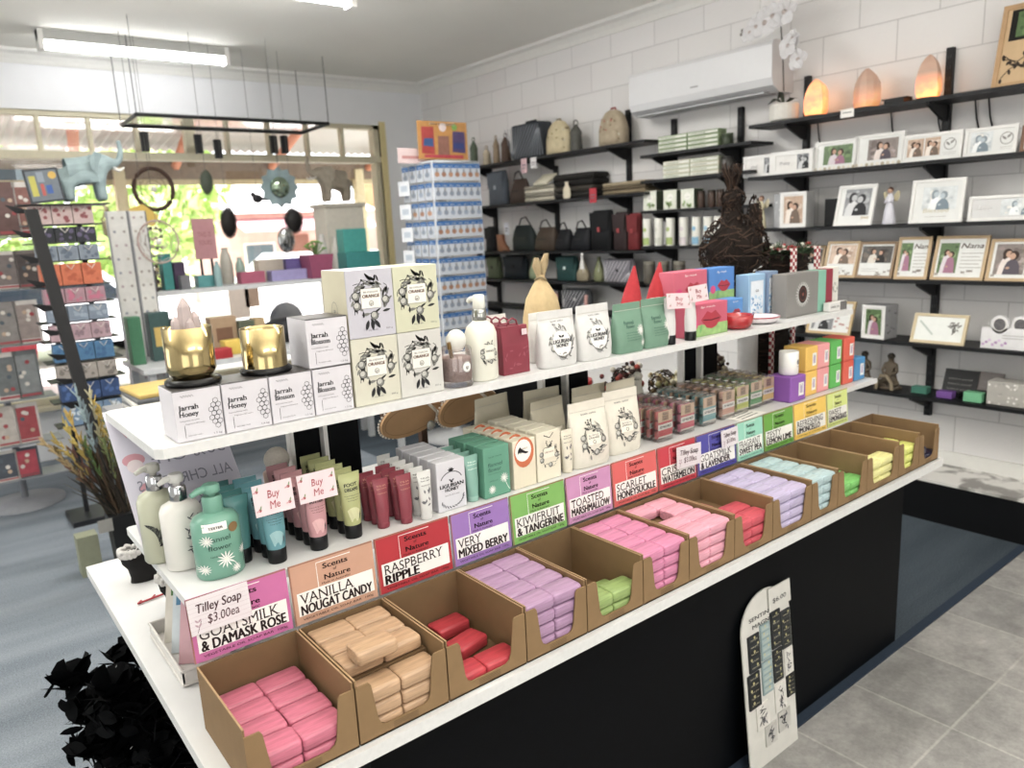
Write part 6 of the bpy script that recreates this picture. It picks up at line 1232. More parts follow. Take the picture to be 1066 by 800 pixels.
for k, (px, c) in enumerate(((988, '#17181a'), (1016, '#131416'))): wb('small_box', 'black box behind the %s on the lowest shelf' % ('purple box', 'mint green box')[k], 'box', (px-6, 419-2*k), (px+10, 421-2*k), (px, 408), Z6, 3.95, c)
# top shelf: orchid, salt lamps, remote, timber frame
p = at(816, 121, x=3.947); t = thing('potted_orchid', 'white artificial orchid in a ribbed white pot on the top shelf', 'plant', (3.947, p.y, Z1), RW_); pw = .075
mb = MB(); prof = [(pw*.8, 0), (pw, .01), (pw*1.02, .085), (pw*.95, .095)]; mb.loft([[(r*(1+.02*(j % 2))*cos(2*pi*j/40), r*(1+.02*(j % 2))*sin(2*pi*j/40), z) for j in range(40)] for r, z in prof], mat('#d5d2ca', .5), False); mb.build('plant_pot', t)
st = [at(816, 95, x=3.947), at(815, 60, x=3.885), at(813, 28, x=3.885), at(805, 18, x=3.885), at(793, 22, x=3.885), at(780, 33, x=3.885)]; Lc = lambda v: (-(v.y-p.y), v.x-3.947, v.z-Z1)
MB().tube([Lc(v) for v in st], .0035, mat('#57544f', .7), 6).build('stem', t)
def bloom(c, r, seed):
    mb = MB(); rd = random.Random(seed); m = mat('#d6d4d6', .5, var=.06)
    for k in range(5):
        a = 2*pi*k/5+rd.uniform(-.2, .2)+.3; L = r*(1.1 if k % 2 else .95); W_ = r*.5; ca, sa = cos(a), sin(a); pts = []
        for t_, q in ((.1, .3), (.4, 1), (.75, .9), (1, .25)): pts.append(((t_*L*ca-q*W_*sa), -.012*sin(t_*3)-.004*k, (t_*L*sa+q*W_*ca)))
        for t_, q in ((1, .25), (.75, .9), (.4, 1), (.1, .3)): pts.append(((t_*L*ca+q*W_*sa), -.012*sin(t_*3)-.004*k, (t_*L*sa-q*W_*ca)))
        mb.add([(c[0]+x, c[1]+y, c[2]+z) for x, y, z in pts], [tuple(range(8))], m)
    mb.ball((c[0], c[1]-.014, c[2]), r*.2, mat('#b8a9a4', .5), n=8); mb.build('bloom', t)
for k, (px, py, r) in enumerate(((818, 13, .055), (806, 17, .05), (798, 24, .06), (789, 28, .05), (782, 34, .04), (822, 48, .045), (832, 62, .04), (826, 40, .03))): v = Lc(at(px, py, x=3.87)); bloom((v[0], v[1], v[2]), r*1.35, k)
mb = MB()
for px, py in ((773, 32), (775, 37), (772, 36)): v = Lc(at(px, py, x=3.885)); mb.ball(v, .010, mat('#6d6660', .6), n=8)
mb.build('buds', t); MB().tube([Lc(at(814, 40, x=3.885)), Lc(at(824, 42, x=3.885)), Lc(at(834, 62, x=3.885))], .003, mat('#57544f', .7), 5).build('side_stem', t)
for k, (dx, dz) in enumerate(((-.10, .03), (.10, .02), (-.04, .06))): MB().loft([[(0, -.01, .09), (0, .01, .09)], [(dx*.5, -.025, .10+dz), (dx*.5, .025, .10+dz)], [(dx, -.004, .09+dz*.6), (dx, .004, .09+dz*.6)]], mat('#33452f', .4, var=.2), True, False, False, closed=False).build('leaf', t)
def saltlamp(pl, pr, pt, label, seed, glow, white=0):
    y, w, h = wpl(pl, pr, pt, Z1, 3.98); rd = random.Random(seed); t = thing('salt_lamp', label, 'salt lamp', (3.98, y, Z1), RW_, 'rough crystal salt lamps'); MB().lathe([(w*.44, 0), (w*.46, .012)], mat('#4a3626', .6), 20).build('wooden_base', t)
    m, nt, b = nodemat('salt_crystal_%d' % seed); L = nt.links.new; tc = N(nt, 'ShaderNodeTexCoord'); nz = N(nt, 'ShaderNodeTexNoise', Scale=14., Detail=5.); L(tc.outputs['Object'], nz.inputs['Vector']); sp = N(nt, 'ShaderNodeSeparateXYZ'); L(tc.outputs['Object'], sp.inputs[0])
    mr = N(nt, 'ShaderNodeMapRange'); mr.inputs['From Min'].default_value = .02; mr.inputs['From Max'].default_value = h*(.95 if not white else .62); mr.inputs['To Min'].default_value = glow; mr.inputs['To Max'].default_value = glow*(.55 if not white else .02); L(sp.outputs['Z'], mr.inputs[0])
    mu = N(nt, 'ShaderNodeMath', operation='MULTIPLY'); L(mr.outputs[0], mu.inputs[0]); ad = N(nt, 'ShaderNodeMath', operation='ADD'); L(nz.outputs['Fac'], ad.inputs[0]); ad.inputs[1].default_value = .45; L(ad.outputs[0], mu.inputs[1]); L(mu.outputs[0], b.inputs['Emission Strength'])
    rp = N(nt, 'ShaderNodeValToRGB'); rp.color_ramp.elements[0].color = (.95, .22, .04, 1); rp.color_ramp.elements[1].color = (1, .44, .09, 1); rp.color_ramp.elements[0].position = .35; rp.color_ramp.elements[1].position = .65; L(nz.outputs['Fac'], rp.inputs[0]); L(rp.outputs[0], b.inputs['Emission Color']); b.inputs['Base Color'].default_value = lin('#cda792')+(1,); b.inputs['Roughness'].default_value = .5
    rings = []; n = 11; offs = [rd.uniform(.78, 1.15) for _ in range(n)]
    for z, r in ((.012, .44), (h*.2, .5), (h*.45, .50), (h*.65, .45), (h*.82, .34), (h*.94, .18), (h, .05)): rings.append([(w*r*offs[j]*rd.uniform(.94, 1.06)*cos(2*pi*j/n), w*r*offs[j]*.9*sin(2*pi*j/n), z*rd.uniform(.98, 1.0)) for j in range(n)])
    MB().loft(rings, m, False).build('salt_rock', t); pl_ = bpy.data.lights.new('lamp_bulb', 'POINT'); pl_.energy = .10; pl_.color = (1, .5, .2); pl_.shadow_soft_size = .03; o = bpy.data.objects.new('lamp_bulb', pl_); COL.objects.link(o); o.parent = t; o.location = (0, .075, h*.5)
saltlamp((838, 119), (860, 116), (850, 82), 'glowing orange salt lamp, left of the three beside the orchid', 1, 1.9); saltlamp((889, 111), (914, 107), (904, 71), 'pale salt lamp with a faint glow, middle of the three', 2, .75, 1); saltlamp((953, 103), (979, 99), (972, 56), 'tall salt lamp with white tip, right of the three', 3, 2.1, 1)
for a, lb in ((849, 'power cord of the left salt lamp hanging behind the shelf'), (925, 'power cord of the middle salt lamp hanging behind the shelf'), (973, 'power cord of the right salt lamp hanging behind the shelf'), (1012, 'power cord hanging left of the wooden frame'), (1026, 'power cord hanging below the wooden frame')):
    q = at(a, 120, x=4.08); tag(MB().tube([(0, 0, 2.03), (0, -.01, 1.95), (.005, -.03, 1.87), (0, -.02, 1.80)], .004, mat('#1b1c1e', .5), 6).build('power_cord', loc=(4.105, q.y, 0)), lb, 'cord', 'salt lamp cords')
y, w, h = wpl((921, 106), (944, 103), (932, 97), Z1, 3.93); t = thing('black_tray', 'low black dish on the top shelf between two salt lamps', 'dish', (3.95, y, Z1), RW_); MB().loft([[(x*w, v*.05, z) for x, v in ((-.45, -.8), (.45, -.8), (.5, .8), (-.5, .8))] for z in (0, .024)], BLK, False).build('dish_body', t); MB().box((-w*.6, -.03, .024), (w*.55, .03, .030), BLK).build('dish_rim', t)
q = at(882, 118, x=3.868); tag(MB().box((-.035, 0, -.02), (.035, .0015, .02), PAPER).rect(-.025, .002, .025, .006, GREYINK, faceM(), .0005).build('shelf_ticket', loc=(3.867, q.y, q.z), rotz=RW_), 'white price ticket clipped to the edge of the top shelf below the salt lamps', 'ticket')
a, b = at(1033, 90, x=3.95), at(1120, 80, x=3.95); h = at(1054, 4, x=3.95).z-Z1; w = a.y-b.y
def vines(mb, F, w, h):
    rd = random.Random(6); g = mat('#3d2f24', .6)
    for k in range(3): 
        p = [(w*(.1+.09*i), h*(.12+.12*k+.10*sin(i*.9+k*1.4)+.02*i)) for i in range(10)]; mb.stroke(p, .004, g, F, .0012)
        for i in range(0, 10, 1): mb.leaf(p[i][0], p[i][1], rd.uniform(0, 6), h*.07, h*.035, g, F, .0013)
    mb.rect(w*.12, h*.56, w*.95, h*.93, mat('#14120f', .4), F, .0012); photo(mb, F, w*.2, h*.6, w*.9, h*.9, 'green', 5, .0016)
frame('large pale timber frame with vine print and dark window, at the top right corner', (a.y+b.y)/2, w, h*1.06, Z1, x=3.93, border='#c19a6b', bw=.02, extra=vines, lean=14, matcol='#cfae80')
# ------------------------------------------------------------------ air conditioner
t = thing('air_conditioner', 'long white wall mounted air conditioner above the middle bay', 'air conditioner', (XW, 3.09, 2.22), RW_); AC = mat('#d6d6d8', .35, var=.01)
pr = [(0, .0), (-.14, .0), (-.20, .03), (-.215, .07), (-.215, .24), (-.205, .262), (-.18, .27), (0, .27)]
mb = MB(); mb.loft([[(x, y, z) for y, z in pr] for x in (-.53, -.525, .525, .53)], AC, False); mb.build('case', t); MB().box((-.47, -.19, -.001), (.47, -.06, .004), mat('#8d8d90', .5)).build('air_outlet', t); MB().box((-.47, -.2, -.006), (.47, -.12, .0), mat('#bfc0c2', .4)).build('louvre', t); MB().box((-.03, -.2165, .10), (.03, -.2155, .108), mat('#9a9a9c', .4)).build('badge', t)
# ------------------------------------------------------------------ middle bay goods
def incense(y0, y1, z, n_lay, c1, c2, lb, h):
    for col in range(2):
        for ly in range(n_lay):
            w_ = (y0-y1)/2; o = MB(); o.rbox((0, .04, h/2), (w_-.004, .08, h-.001), mat(c1 if (ly+col) % 2 else c2, .5, var=.08), .001, 1, smooth=False); F = faceM(-w_/2, 0, 0)
            o.rect(w_*.04, h*.3, w_*.96, h*.7, mat('#dfe0d4', .5), F); o.rect(w_*.1, h*.42, w_*.6, h*.56, mat('#8f9a80', .6), F, .0006); o.build('incense_box')
            ob = COL.objects[-1] if False else [x for x in bpy.data.objects if x.name.startswith('incense_box')][-1]
            yield ob, col, ly, w_
def stack(pl, pr, zb, zt_px, n, c1, c2, what, x=3.92):
    a, b = at(*pl, x=x), at(*pr, x=x); H_ = at(*zt_px, x=x).z-zb; h = H_/n; w_ = (a.y-b.y)/2
    for col in range(2):
        for ly in range(n):
            o = MB(); o.rbox((0, .04, h/2), (w_-.004, .08, h-.0008), mat(c1 if (ly+col) % 2 else c2, .5, var=.08), .001, 1, smooth=False); F = faceM(-w_/2, 0, 0); o.rect(w_*.03, h*.25, w_*.97, h*.75, mat('#dfe0d6', .5), F); o.rect(w_*.1, h*.40, w_*.6, h*.58, mat('#98a088', .6), F, .0006)
            tag(o.build('incense_box', loc=(x, a.y-w_*(col+.5), zb+h*ly), rotz=RW_), '%s, %s stack, %s layer' % (what, ('left', 'right')[col], ['bottom', 'second', 'third', 'fourth'][ly]), 'incense box', what+' stacks')
ZA, ZB_, ZC_, ZD, ZE = 1.9636, 1.8036, 1.6106, 1.3806, 1.1286
stack((685, 157.5), (748, 149.5), ZA, (714, 138.5), 4, '#8fa377', '#7d9268', 'long green incense box'); stack((690, 185), (748, 180), ZB_, (720, 165), 4, '#c9c4ae', '#b9c0a4', 'long cream incense box')
def jar(name, label, cat, px, pyt, z, x, r, col, lid, h=None):
    a = at(px, 200, x=x); hh = h or at(px, pyt, x=x).z-z; t = thing(name, label, cat, (x, a.y, z), RW_); MB().lathe([(r*.95, 0), (r, .004), (r, hh*.8), (r*.9, hh*.85)], mat(col, .3, var=.1), 20).build('jar_body', t); MB().lathe([(r*.98, hh*.85), (r, hh*.87), (r*.97, hh)], mat(lid, .4), 20).build('lid', t)
jar('small_jar', 'dark green tin at the right end of the green incense boxes', 'tin', 757, 139, ZA, 3.95, .035, '#39452f', '#4a5540'); jar('small_jar', 'dark tin at the right end of the cream incense boxes', 'tin', 757, 163, ZB_, 3.95, .035, '#4a4744', '#33312f')
def candlebox(pl, pr, pt, z, label, h2=None, tall=False, c='#dfe2d2', leafc='#8aa860', grp=None):
    y, w, h = wpl(pl, pr, pt, z, 3.91); o = MB(); o.rbox((0, w/2, h/2), (w, w*.9, h), mat(c, .5, var=.03), .002, 1, smooth=False); F = faceM(-w/2, w*.05, 0); rd = random.Random(len(label))
    for k in range(7): o.leaf(w*rd.uniform(.2, .8), h*rd.uniform(.03, .3), rd.uniform(.6, 2.5), h*.22, w*.12, mat(leafc, .5, var=.1), F)
    o.disc(w*.5, h*.62, w*.22, mat('#f0efe6', .5), F, .0006); o.text('candle', mat('#77806a', .5), F, w*.5, h*.58, width=w*.3, height=h*.05, align='c', w=.001)
    o.box((w/2-.0005, .003, .003), (w/2+.0008, w*.9, h-.003), mat('#4f5a45', .5)); return tag(o.build('candle_box', loc=(3.91, y, z), rotz=RW_), label, 'candle box', grp)
for k, (l, r) in enumerate(((669, 683), (690, 704), (708, 722))): candlebox((l, 220-k*.7), (r, 219-k*.7), ((l+r)/2, 199-k*1.2), ZC_, 'pale square candle box, %s of the three' % ('left', 'middle', 'right')[k], grp='pale square candle boxes')
for k, px in enumerate((730, 741, 750)): jar('small_jar', 'small dark jar beside the square candle boxes, %s of three' % ('left', 'middle', 'right')[k], 'jar', px, 199-k, ZC_, 3.95, .024, '#4a3428', '#3a2c24')
def ctube(px, pyt, label, band):
    a = at(px, 250, x=3.92); h = at(px, pyt, x=3.92).z-ZD; t = thing('candle_tube', label, 'candle tube', (3.92, a.y, ZD), RW_, 'tall candle tubes in a row'); mb = MB(); r = .029; m = mat('#e0dfd6', .45, var=.02); mb.lathe([(r*.97, 0), (r, .003), (r, h-.003), (r*.96, h)], m, 24); s = Soft([(0, r, r), (h, r, r)]); A = SoftArt(mb, s); A.rect(-r*.9, h*.04, r*.9, h*.3, mat(band, .5, var=.1), None, .0006); A.disc(0, h*.6, r*.5, mat(band, .5), None, .0007); mb.build('tube_body', t)
for k, (px, b) in enumerate(((674, '#a9bd6a'), (686, '#cfd0c4'), (698, '#a4b767'), (712, '#d3c8cc'), (725, '#7fb2d0'), (737, '#9cc3d8'), (748, '#b9cfd8'))): ctube(px, 228-k*.5, '%s banded white candle tube, %s from the left' % (['green', 'cream', 'sage green', 'mauve', 'blue', 'light blue', 'ice blue'][k], ['first', 'second', 'third', 'fourth', 'fifth', 'sixth', 'seventh'][k]), b)
for k, px in enumerate((675, 690, 707)): jar('small_jar', 'dark patterned jar on the lowest middle shelf, %s of three' % ('left', 'middle', 'right')[k], 'jar', px, 272, ZE, 3.95, .04, '#5d574d', '#8a8576')
# ------------------------------------------------------------------ bags
BZ = [2.0636, 1.7336, 1.3536, 1.1266, .9036]
def bag(name, label, cat, pl, pr, pt, z, col, style='tote', x=3.98, d=.10, group=None, acc='#2a2622', var=.12, lift=0):
    y, w, h = wpl(pl, pr, pt, z, x-.06); w *= .9; t = thing(name, label, cat, (x, y, z), RW_, group); m = mat(col, .65, var=var, scale=25, bump=.25); am = mat(acc, .6, var=.1); d_ = d*.5
    if style == 'box':
        mb = MB(); mb.rbox((0, 0, h*.46), (w, d, h*.92), m, .02, 3); F = faceM(-w/2, -d/2, 0)
        for k in range(-7, 12): mb.stroke([(max(.01, w*k/10), .01+max(0, -k*w/10)*.0), (min(w-.01, w*k/10+h*.6), h*.85)], .007, mat('#858a91', .5), F, .001)
        mb.build('bag_body', t); MB().tube([(-w*.2, 0, h*.9), (-w*.17, 0, h*.98), (w*.17, 0, h*.98), (w*.2, 0, h*.9)], .008, am, 8).build('handle', t)
    elif style == 'pack':
        s = Soft([(0, w*.46, d_*.9), (.01, w*.5, d_), (h*.45, w*.49, d_), (h*.75, w*.40, d_*.8), (h*.92, w*.24, d_*.6), (h*.97, w*.12, d_*.4)], 2.6); mb = MB(); s.put(mb, m); A = SoftArt(mb, s); rd = random.Random(len(label))
        for k in range(26): A.leaf(w*rd.uniform(-.36, .36), h*rd.uniform(.08, .75), rd.uniform(0, 6), h*.10, h*.05, mat(rd.choice([acc, '#7d6a4a', '#b9b098']), .6), None, .002)
        mb.build('bag_body', t); s2 = Soft([(h*.06, w*.32, d_*.5), (h*.1, w*.36, d_*.6), (h*.36, w*.36, d_*.6), (h*.42, w*.3, d_*.4)], 3); mb = MB(Matrix.Translation((0, -d_*.62, 0))); s2.put(mb, m); mb.build('front_pocket', t); MB().tube([(-w*.1, 0, h*.95), (-w*.08, 0, h*1.02), (w*.08, 0, h*1.02), (w*.1, 0, h*.95)], .006, am, 6).build('handle', t)
    elif style == 'slump':
        rd = random.Random(len(label)); s = Soft([(0, w*.48, d_*.8), (.012, w*.52, d_), (h*.35, w*.50, d_*.95), (h*.6, w*.42, d_*.6), (h*.74, w*.34, d_*.22), (h*.76, w*.33, d_*.1)], 2.8); mb = MB(Matrix(((1, 0, .12*(1 if rd.random() < .5 else -1), 0), (0, 1, 0, 0), (0, 0, 1, 0), (0, 0, 0, 1)))); s.put(mb, m); mb.build('bag_body', t); mb = MB(); mb.tube([(-w*.3, -d_*.1, h*.7), (-w*.16, -d_*.15, h*.95), (w*.05, -d_*.1, h*1.0), (w*.28, -d_*.1, h*.72)], .006, am, 6); mb.build('handle', t); MB().box((-w*.2, -d_*.98, h*.36), (w*.2, -d_*.92, h*.40), am).build('zip_pocket', t)
    elif style == 'clutch':
        s = Soft([(0, w*.49, d_*.7), (.006, w*.5, d_*.8), (h*.7, w*.49, d_*.7), (h*.97, w*.46, d_*.3), (h, w*.44, d_*.1)], 4); mb = MB(); s.put(mb, m); mb.build('bag_body', t); mb = MB(); F = faceM(0, -d_*.85, 0); mb.add([(-w*.48, -d_*.80, h*.95), (w*.48, -d_*.80, h*.95), (w*.42, -d_*.86, h*.5), (-w*.42, -d_*.86, h*.5)], [(0, 3, 2, 1)], m); mb.box((-.012, -d_*.95, h*.46), (.012, -d_*.84, h*.58), am); mb.build('flap', t)
        if 'checked' in label or 'striped' in label:
            q = MB(); F = faceM(-w/2, -d_*.9, 0)
            for k in range(-3, 8): q.stroke([(w*max(.03, k/8), h*.04+max(0, -k)*h*.1), (w*min(.97, k/8+.4), h*(.9 if k < 5 else .5))], .006, mat('#c9c6cc', .6), F)
            q.build('check_pattern', t)
    elif style == 'pouch':
        s = Soft([(0, w*.4, d_*.6), (.008, w*.5, d_*.8), (h*.35, w*.5, d_*.8), (h*.7, w*.22, d_*.5), (h*.9, w*.10, d_*.3), (h, w*.16, d_*.3)], 2.2); mb = MB(); s.put(mb, m); mb.build('bag_body', t); MB().tube([(0, -d_*.2, h*.9), (w*.2, -d_*.3, h*.7), (w*.25, -d_*.7, h*.4)], .003, am, 5).build('drawstring', t)
    return t
bag('handbag', 'charcoal quilted box bag on the top bag shelf', 'handbag', (532, 161), (565, 157), (548, 125), BZ[0], '#3a3f47', 'box', d=.14, acc='#1a1c20'); bag('backpack', 'cream and brown patterned backpack beside the charcoal box bag', 'backpack', (563, 158), (590, 155), (578, 124), BZ[0], '#c7b891', 'pack', acc='#8d7a52'); bag('backpack', 'floral cream backpack with red accents, right on the top bag shelf', 'backpack', (618, 152), (648, 148), (632, 113), BZ[0], '#a8987e', 'pack', acc='#a8433e', d=.12)
def lantern(label, px, pyb, pyt, col, r):
    x = 3.98; a = at(px, pyb, x=x); h = at(px, pyt, x=x).z-BZ[0]; t = thing('ornament', label, 'ornament', (x, a.y, BZ[0]), RW_, 'small ornaments on the bag shelf'); m = mat(col, .6, var=.2, scale=50, bump=.3); MB().lathe([(r, 0), (r*1.05, .01), (r*.9, h*.5), (r*1.0, h*.62), (r*.6, h*.75), (r*.2, h*.85)], m, 14).build('body', t); MB().tube([(r*.5*cos(a_), 0, h*.9+r*.5*sin(a_)) for a_ in [2*pi*k/12 for k in range(13)]], .004, m, 6).build('ring_top', t)
lantern('dark grey cat shaped ornament between two backpacks', 600, 155, 125, '#55554f', .045); lantern('green glass ornament beside the poster of the card spinner', 494, 170, 142, '#5d6b57', .035); lantern('brown ornament left of the charcoal box bag', 527, 163, 138, '#5d4638', .04); lantern('cream ornament near the left end of the top bag shelf', 507, 168, 152, '#b5a78e', .035); lantern('tan ornament with long neck beside the brown ornament', 517, 166, 140, '#9a8468', .028)
def tick(px, py, w, h, x, col, lb): q = at(px, py, x=x); tag(MB().box((-w/2, 0, -h), (w/2, .0015, 0), mat(col, .6)).rect(-w*.35, -h*.5, w*.35, -h*.42, GREYINK, faceM(), .0005).rect(-w*.35, -h*.7, w*.2, -h*.62, GREYINK, faceM(), .0005).build('price_ticket', loc=(x, q.y, q.z), rotz=RW_), lb, 'ticket', 'price tickets on the bag shelves')
tick(545, 165, .07, .11, 3.865, '#d9b5bb', 'pink and white ticket hanging below the charcoal box bag'); tick(555, 164, .07, .08, 3.865, '#dcd9da', 'white ticket beside the pink one below the charcoal box bag'); tick(617, 196, .07, .10, 3.865, '#b8283a', 'red ticket hanging from the folded clothes shelf'); tick(527, 232, .06, .10, 3.90, '#d9dbe6', 'white swing ticket on the tan boot')
def folded(pl, pr, pt, z, n, cols, lb, x=4.01, d=.18, grp=None):
    y, w, h = wpl(pl, pr, pt, z, x-.08)
    for k in range(n):
        o = MB(); hh = h/n; o.rbox((0, 0, hh/2), (w*(1-.03*(k % 2)), d, hh*.98), mat(cols[k % len(cols)], .85, var=.12, scale=30, bump=.3), hh*.4, 3); o.rbox((0, -d*.02, hh*.52), (w*.97, d*1.0, hh*.3), mat(cols[k % len(cols)], .85, var=.12, scale=30, bump=.3), hh*.14, 2)
        tag(o.build('folded_garment', loc=(x, y, z+hh*k), rotz=RW_+RAD(3*(k % 2))), '%s, %s from the bottom' % (lb, ['first', 'second', 'third', 'fourth', 'fifth'][k]), 'folded clothing', grp)
folded((547, 211), (577, 208), (562, 193), BZ[1], 4, ['#c7c0ad', '#8d887b', '#d3ccba', '#a39d8d'], 'cream patterned folded garment in the tidy pile', grp='cream folded garments'); q = at(562, 185, x=3.9)
t = thing('folded_garment', 'cream shirt laid sloping on top of the folded pile', 'folded clothing', (3.98, q.y, at(562, 193, x=3.9).z), RW_); mb = MB(Matrix.Rotation(RAD(32), 4, 'X') @ Matrix.Translation((0, 0, .03))); mb.rbox((0, 0, .02), (.16, .14, .025), mat('#d6cfb6', .85, var=.06, bump=.2), .01, 2); mb.build('folded_shirt', t)
folded((578, 208), (618, 204), (600, 180), BZ[1], 4, ['#2b2926', '#3f3a33', '#22201e'], 'dark folded garment in the sloping pile', grp='dark folded garments'); folded((628, 204), (672, 199), (650, 189), BZ[1], 3, ['#8a7a5e', '#6d604a', '#a09174'], 'tan folded scarf in the flat pile', grp='tan folded scarves')
bag('handbag', 'slate blue embossed bag at the left of the folded clothes', 'handbag', (505, 215), (524, 213), (514, 178), BZ[1], '#59626d', 'clutch', acc='#b9c0c8'); bag('handbag', 'dark brown bag left of the cream folded pile', 'handbag', (526, 213), (545, 211), (536, 178), BZ[1], '#4a3a32', 'slump'); q = at(591, 208, x=3.9); t = thing('cream_purse', 'small cream purse in front of the dark folded pile', 'purse', (3.894, q.y, BZ[1]), RW_); MB().lathe([(.03, 0), (.04, .02), (.036, .07), (.016, .10), (.02, .12)], mat('#d3c8ae', .7), 16, sy=.45).build('purse_body', t)
G3 = 'dark handbags in a row'
for pl, pr, pt, col, lb, st in (((503, 263), (512, 262), (507, 236), '#1a1a1c', 'narrow black handbag at the left end of the handbag row', 'clutch'), ((530, 263), (555, 262), (543, 226), '#1f2a2a', 'dark green slouchy handbag beside the tan boot', 'slump'), ((552, 262), (575, 261), (563, 229), '#4a3c30', 'brown slouchy handbag, next to the dark green one', 'slump'), ((574, 261), (590, 261), (582, 232), '#15171c', 'black handbag between the brown and navy ones', 'slump'), ((590, 261), (611, 260), (601, 230), '#14161d', 'navy black handbag in the middle of the handbag row', 'slump'), ((611, 260), (634, 259), (622, 219), '#0f1014', 'tall black handbag left of the red ones', 'clutch'), ((635, 259), (650, 258), (642, 221), '#3a2b2c', 'black and red handbag with strap', 'clutch'), ((650, 258), (663, 257), (656, 222), '#7a2328', 'dark red handbag at the right end of the handbag row', 'clutch')): bag('handbag', lb, 'handbag', pl, pr, pt, BZ[2], col, st, group=G3, acc='#2f2c2c' if 'red' not in lb else '#a33a3e', d=.11)
q = at(520, 262, x=3.92); t = thing('ankle_boot', 'tan leather boot with white ticket among the handbags', 'boot', (3.95, q.y, BZ[2]), RW_); TAN = mat('#9a6440', .5, var=.1); MB().loft([[(dx+rx*cos(a), ry*sin(a), z) for a in [2*pi*j/18 for j in range(18)]] for z, dx, rx, ry in ((0, .02, .075, .032), (.03, .018, .07, .034), (.055, .0, .05, .034), (.09, -.012, .036, .033), (.14, -.012, .038, .035))], TAN).build('boot_body', t); MB().box((-.05, -.03, -.0), (.09, .03, .008), mat('#3b2a20', .6)).build('boot_sole', t)
G4 = 'pouches and clutches on the lower shelf'
for pl, pr, pt, col, lb, st, ac in (((504, 291), (517, 291), (510, 268), '#5f6a4c', 'olive clutch at the left of the pouch shelf', 'clutch', '#2c3022'), ((520, 291), (545, 291), (532, 266), '#16222b', 'dark navy clutch on the pouch shelf', 'clutch', '#0c1218'), ((546, 291), (556, 291), (551, 268), '#93a27d', 'pale green pouch behind the linen bag', 'pouch', '#c7d0b8'), ((575, 292), (597, 292), (586, 267), '#214a49', 'teal patterned purse right of the linen bag', 'clutch', '#cfe0dc'), ((595, 293), (608, 293), (602, 271), '#a09479', 'tan drawstring pouch on the pouch shelf', 'pouch', '#e0d8c8'), ((613, 293), (623, 293), (618, 268), '#868a62', 'olive drawstring pouch left of the checked clutch', 'pouch', '#d0d2c0'), ((625, 294), (657, 294), (640, 270), '#85818a', 'grey checked clutch with dark clasp behind the gnome hats', 'clutch', '#23222a')): bag('purse', lb, 'purse', pl, pr, pt, BZ[3], col, st, group=G4, acc=ac, d=.09)
q = at(612, 262, x=3.92); t = thing('white_tassel', 'white tassel hanging from the handbag shelf above the pouches', 'tassel', (3.86, q.y, 1.335), RW_); MB().lathe([(.004, 0), (.02, -.10), (.024, -.11)], mat('#d8d6d2', .8), 12).build('tassel_skirt', t); MB().ball((0, 0, -.006), .012, mat('#d8d6d2', .8)).build('tassel_knot', t)
bag('handbag', 'grey striped bag on the lowest bag shelf', 'handbag', (582, 322), (612, 322), (596, 301), BZ[4], '#55575b', 'clutch', acc='#c9c9c9'); 
for k, px in enumerate((581, 612)): q = at(px, 305, x=3.9); tag(MB().tube([(0, 0, -.0), (.004, -.006, .06), (.01, -.008, .13)], .014, mat('#cf9c94', .6), 8).build('strap_loop', loc=(3.88, q.y, BZ[4]), rotz=RW_), 'pink strap standing up on the lowest bag shelf, %s of two' % ('left', 'right')[k], 'strap')
# ------------------------------------------------------------------ card spinner by the corner
cq = at(455, 250, y=4.5); cx, cy = cq.x+.195, 4.695; t = thing('charm_spinner', 'tall spinner rack of blue topped charm packets in the corner', 'display stand', (cx, cy, 0)); R6 = .276
MB().lathe([(.26, 0), (.27, .02), (.05, .05), (.03, .07)], mat('#b5b6b8', .4), 24).tube([(0, 0, .06), (0, 0, 2.0)], .03, mat('#c9cacc', .4), 10).build('pole', t)
SPW = mat('#c9cdd2', .4); CB = mat('#2f6fb0', .5, var=.08); 
corner = [(R6*cos(RAD(45)+k*pi/2), R6*sin(RAD(45)+k*pi/2)) for k in range(4)]
mb = MB()
for z in (.42, 1.20, 2.01): mb.tube([(x, y, z) for x, y in corner]+[(corner[0][0], corner[0][1], z)], .008, SPW, 6); 
for x, y in corner: mb.tube([(x, y, .42), (x, y, 2.01)], .008, SPW, 6); mb.tube([(x, y, .42), (0, 0, .42)], .006, SPW, 5); mb.tube([(x, y, 2.0), (0, 0, 2.0)], .006, SPW, 5)
mb.build('wire_frame', t)
def packet(seed):
    rd = random.Random(seed); mb = MB(); mb.box((-.026, 0, .082), (.026, .003, .112), CB); mb.text('name', WHITE, faceM(), 0, .091, width=.032, height=.010, align='c'); mb.box((-.026, 0, 0), (.026, .003, .082), mat('#c6ccd6', .3, var=.05)); c = rd.choice(['#b98a6a', '#8d97a8', '#c2a08a', '#9aa7bd', '#a77a62', '#c9b27a']); mb.disc(0, .04, .018, mat(c, .4), faceM(), .001, 12); mb.rect(-.006, .052, .006, .078, mat('#8f9398', .3, metal=.5), faceM(), .0012); return mb.build('charm_packet')
prot = [packet(s) for s in range(6)]; used = set()
FACE = {3: 'front', 2: 'left'}
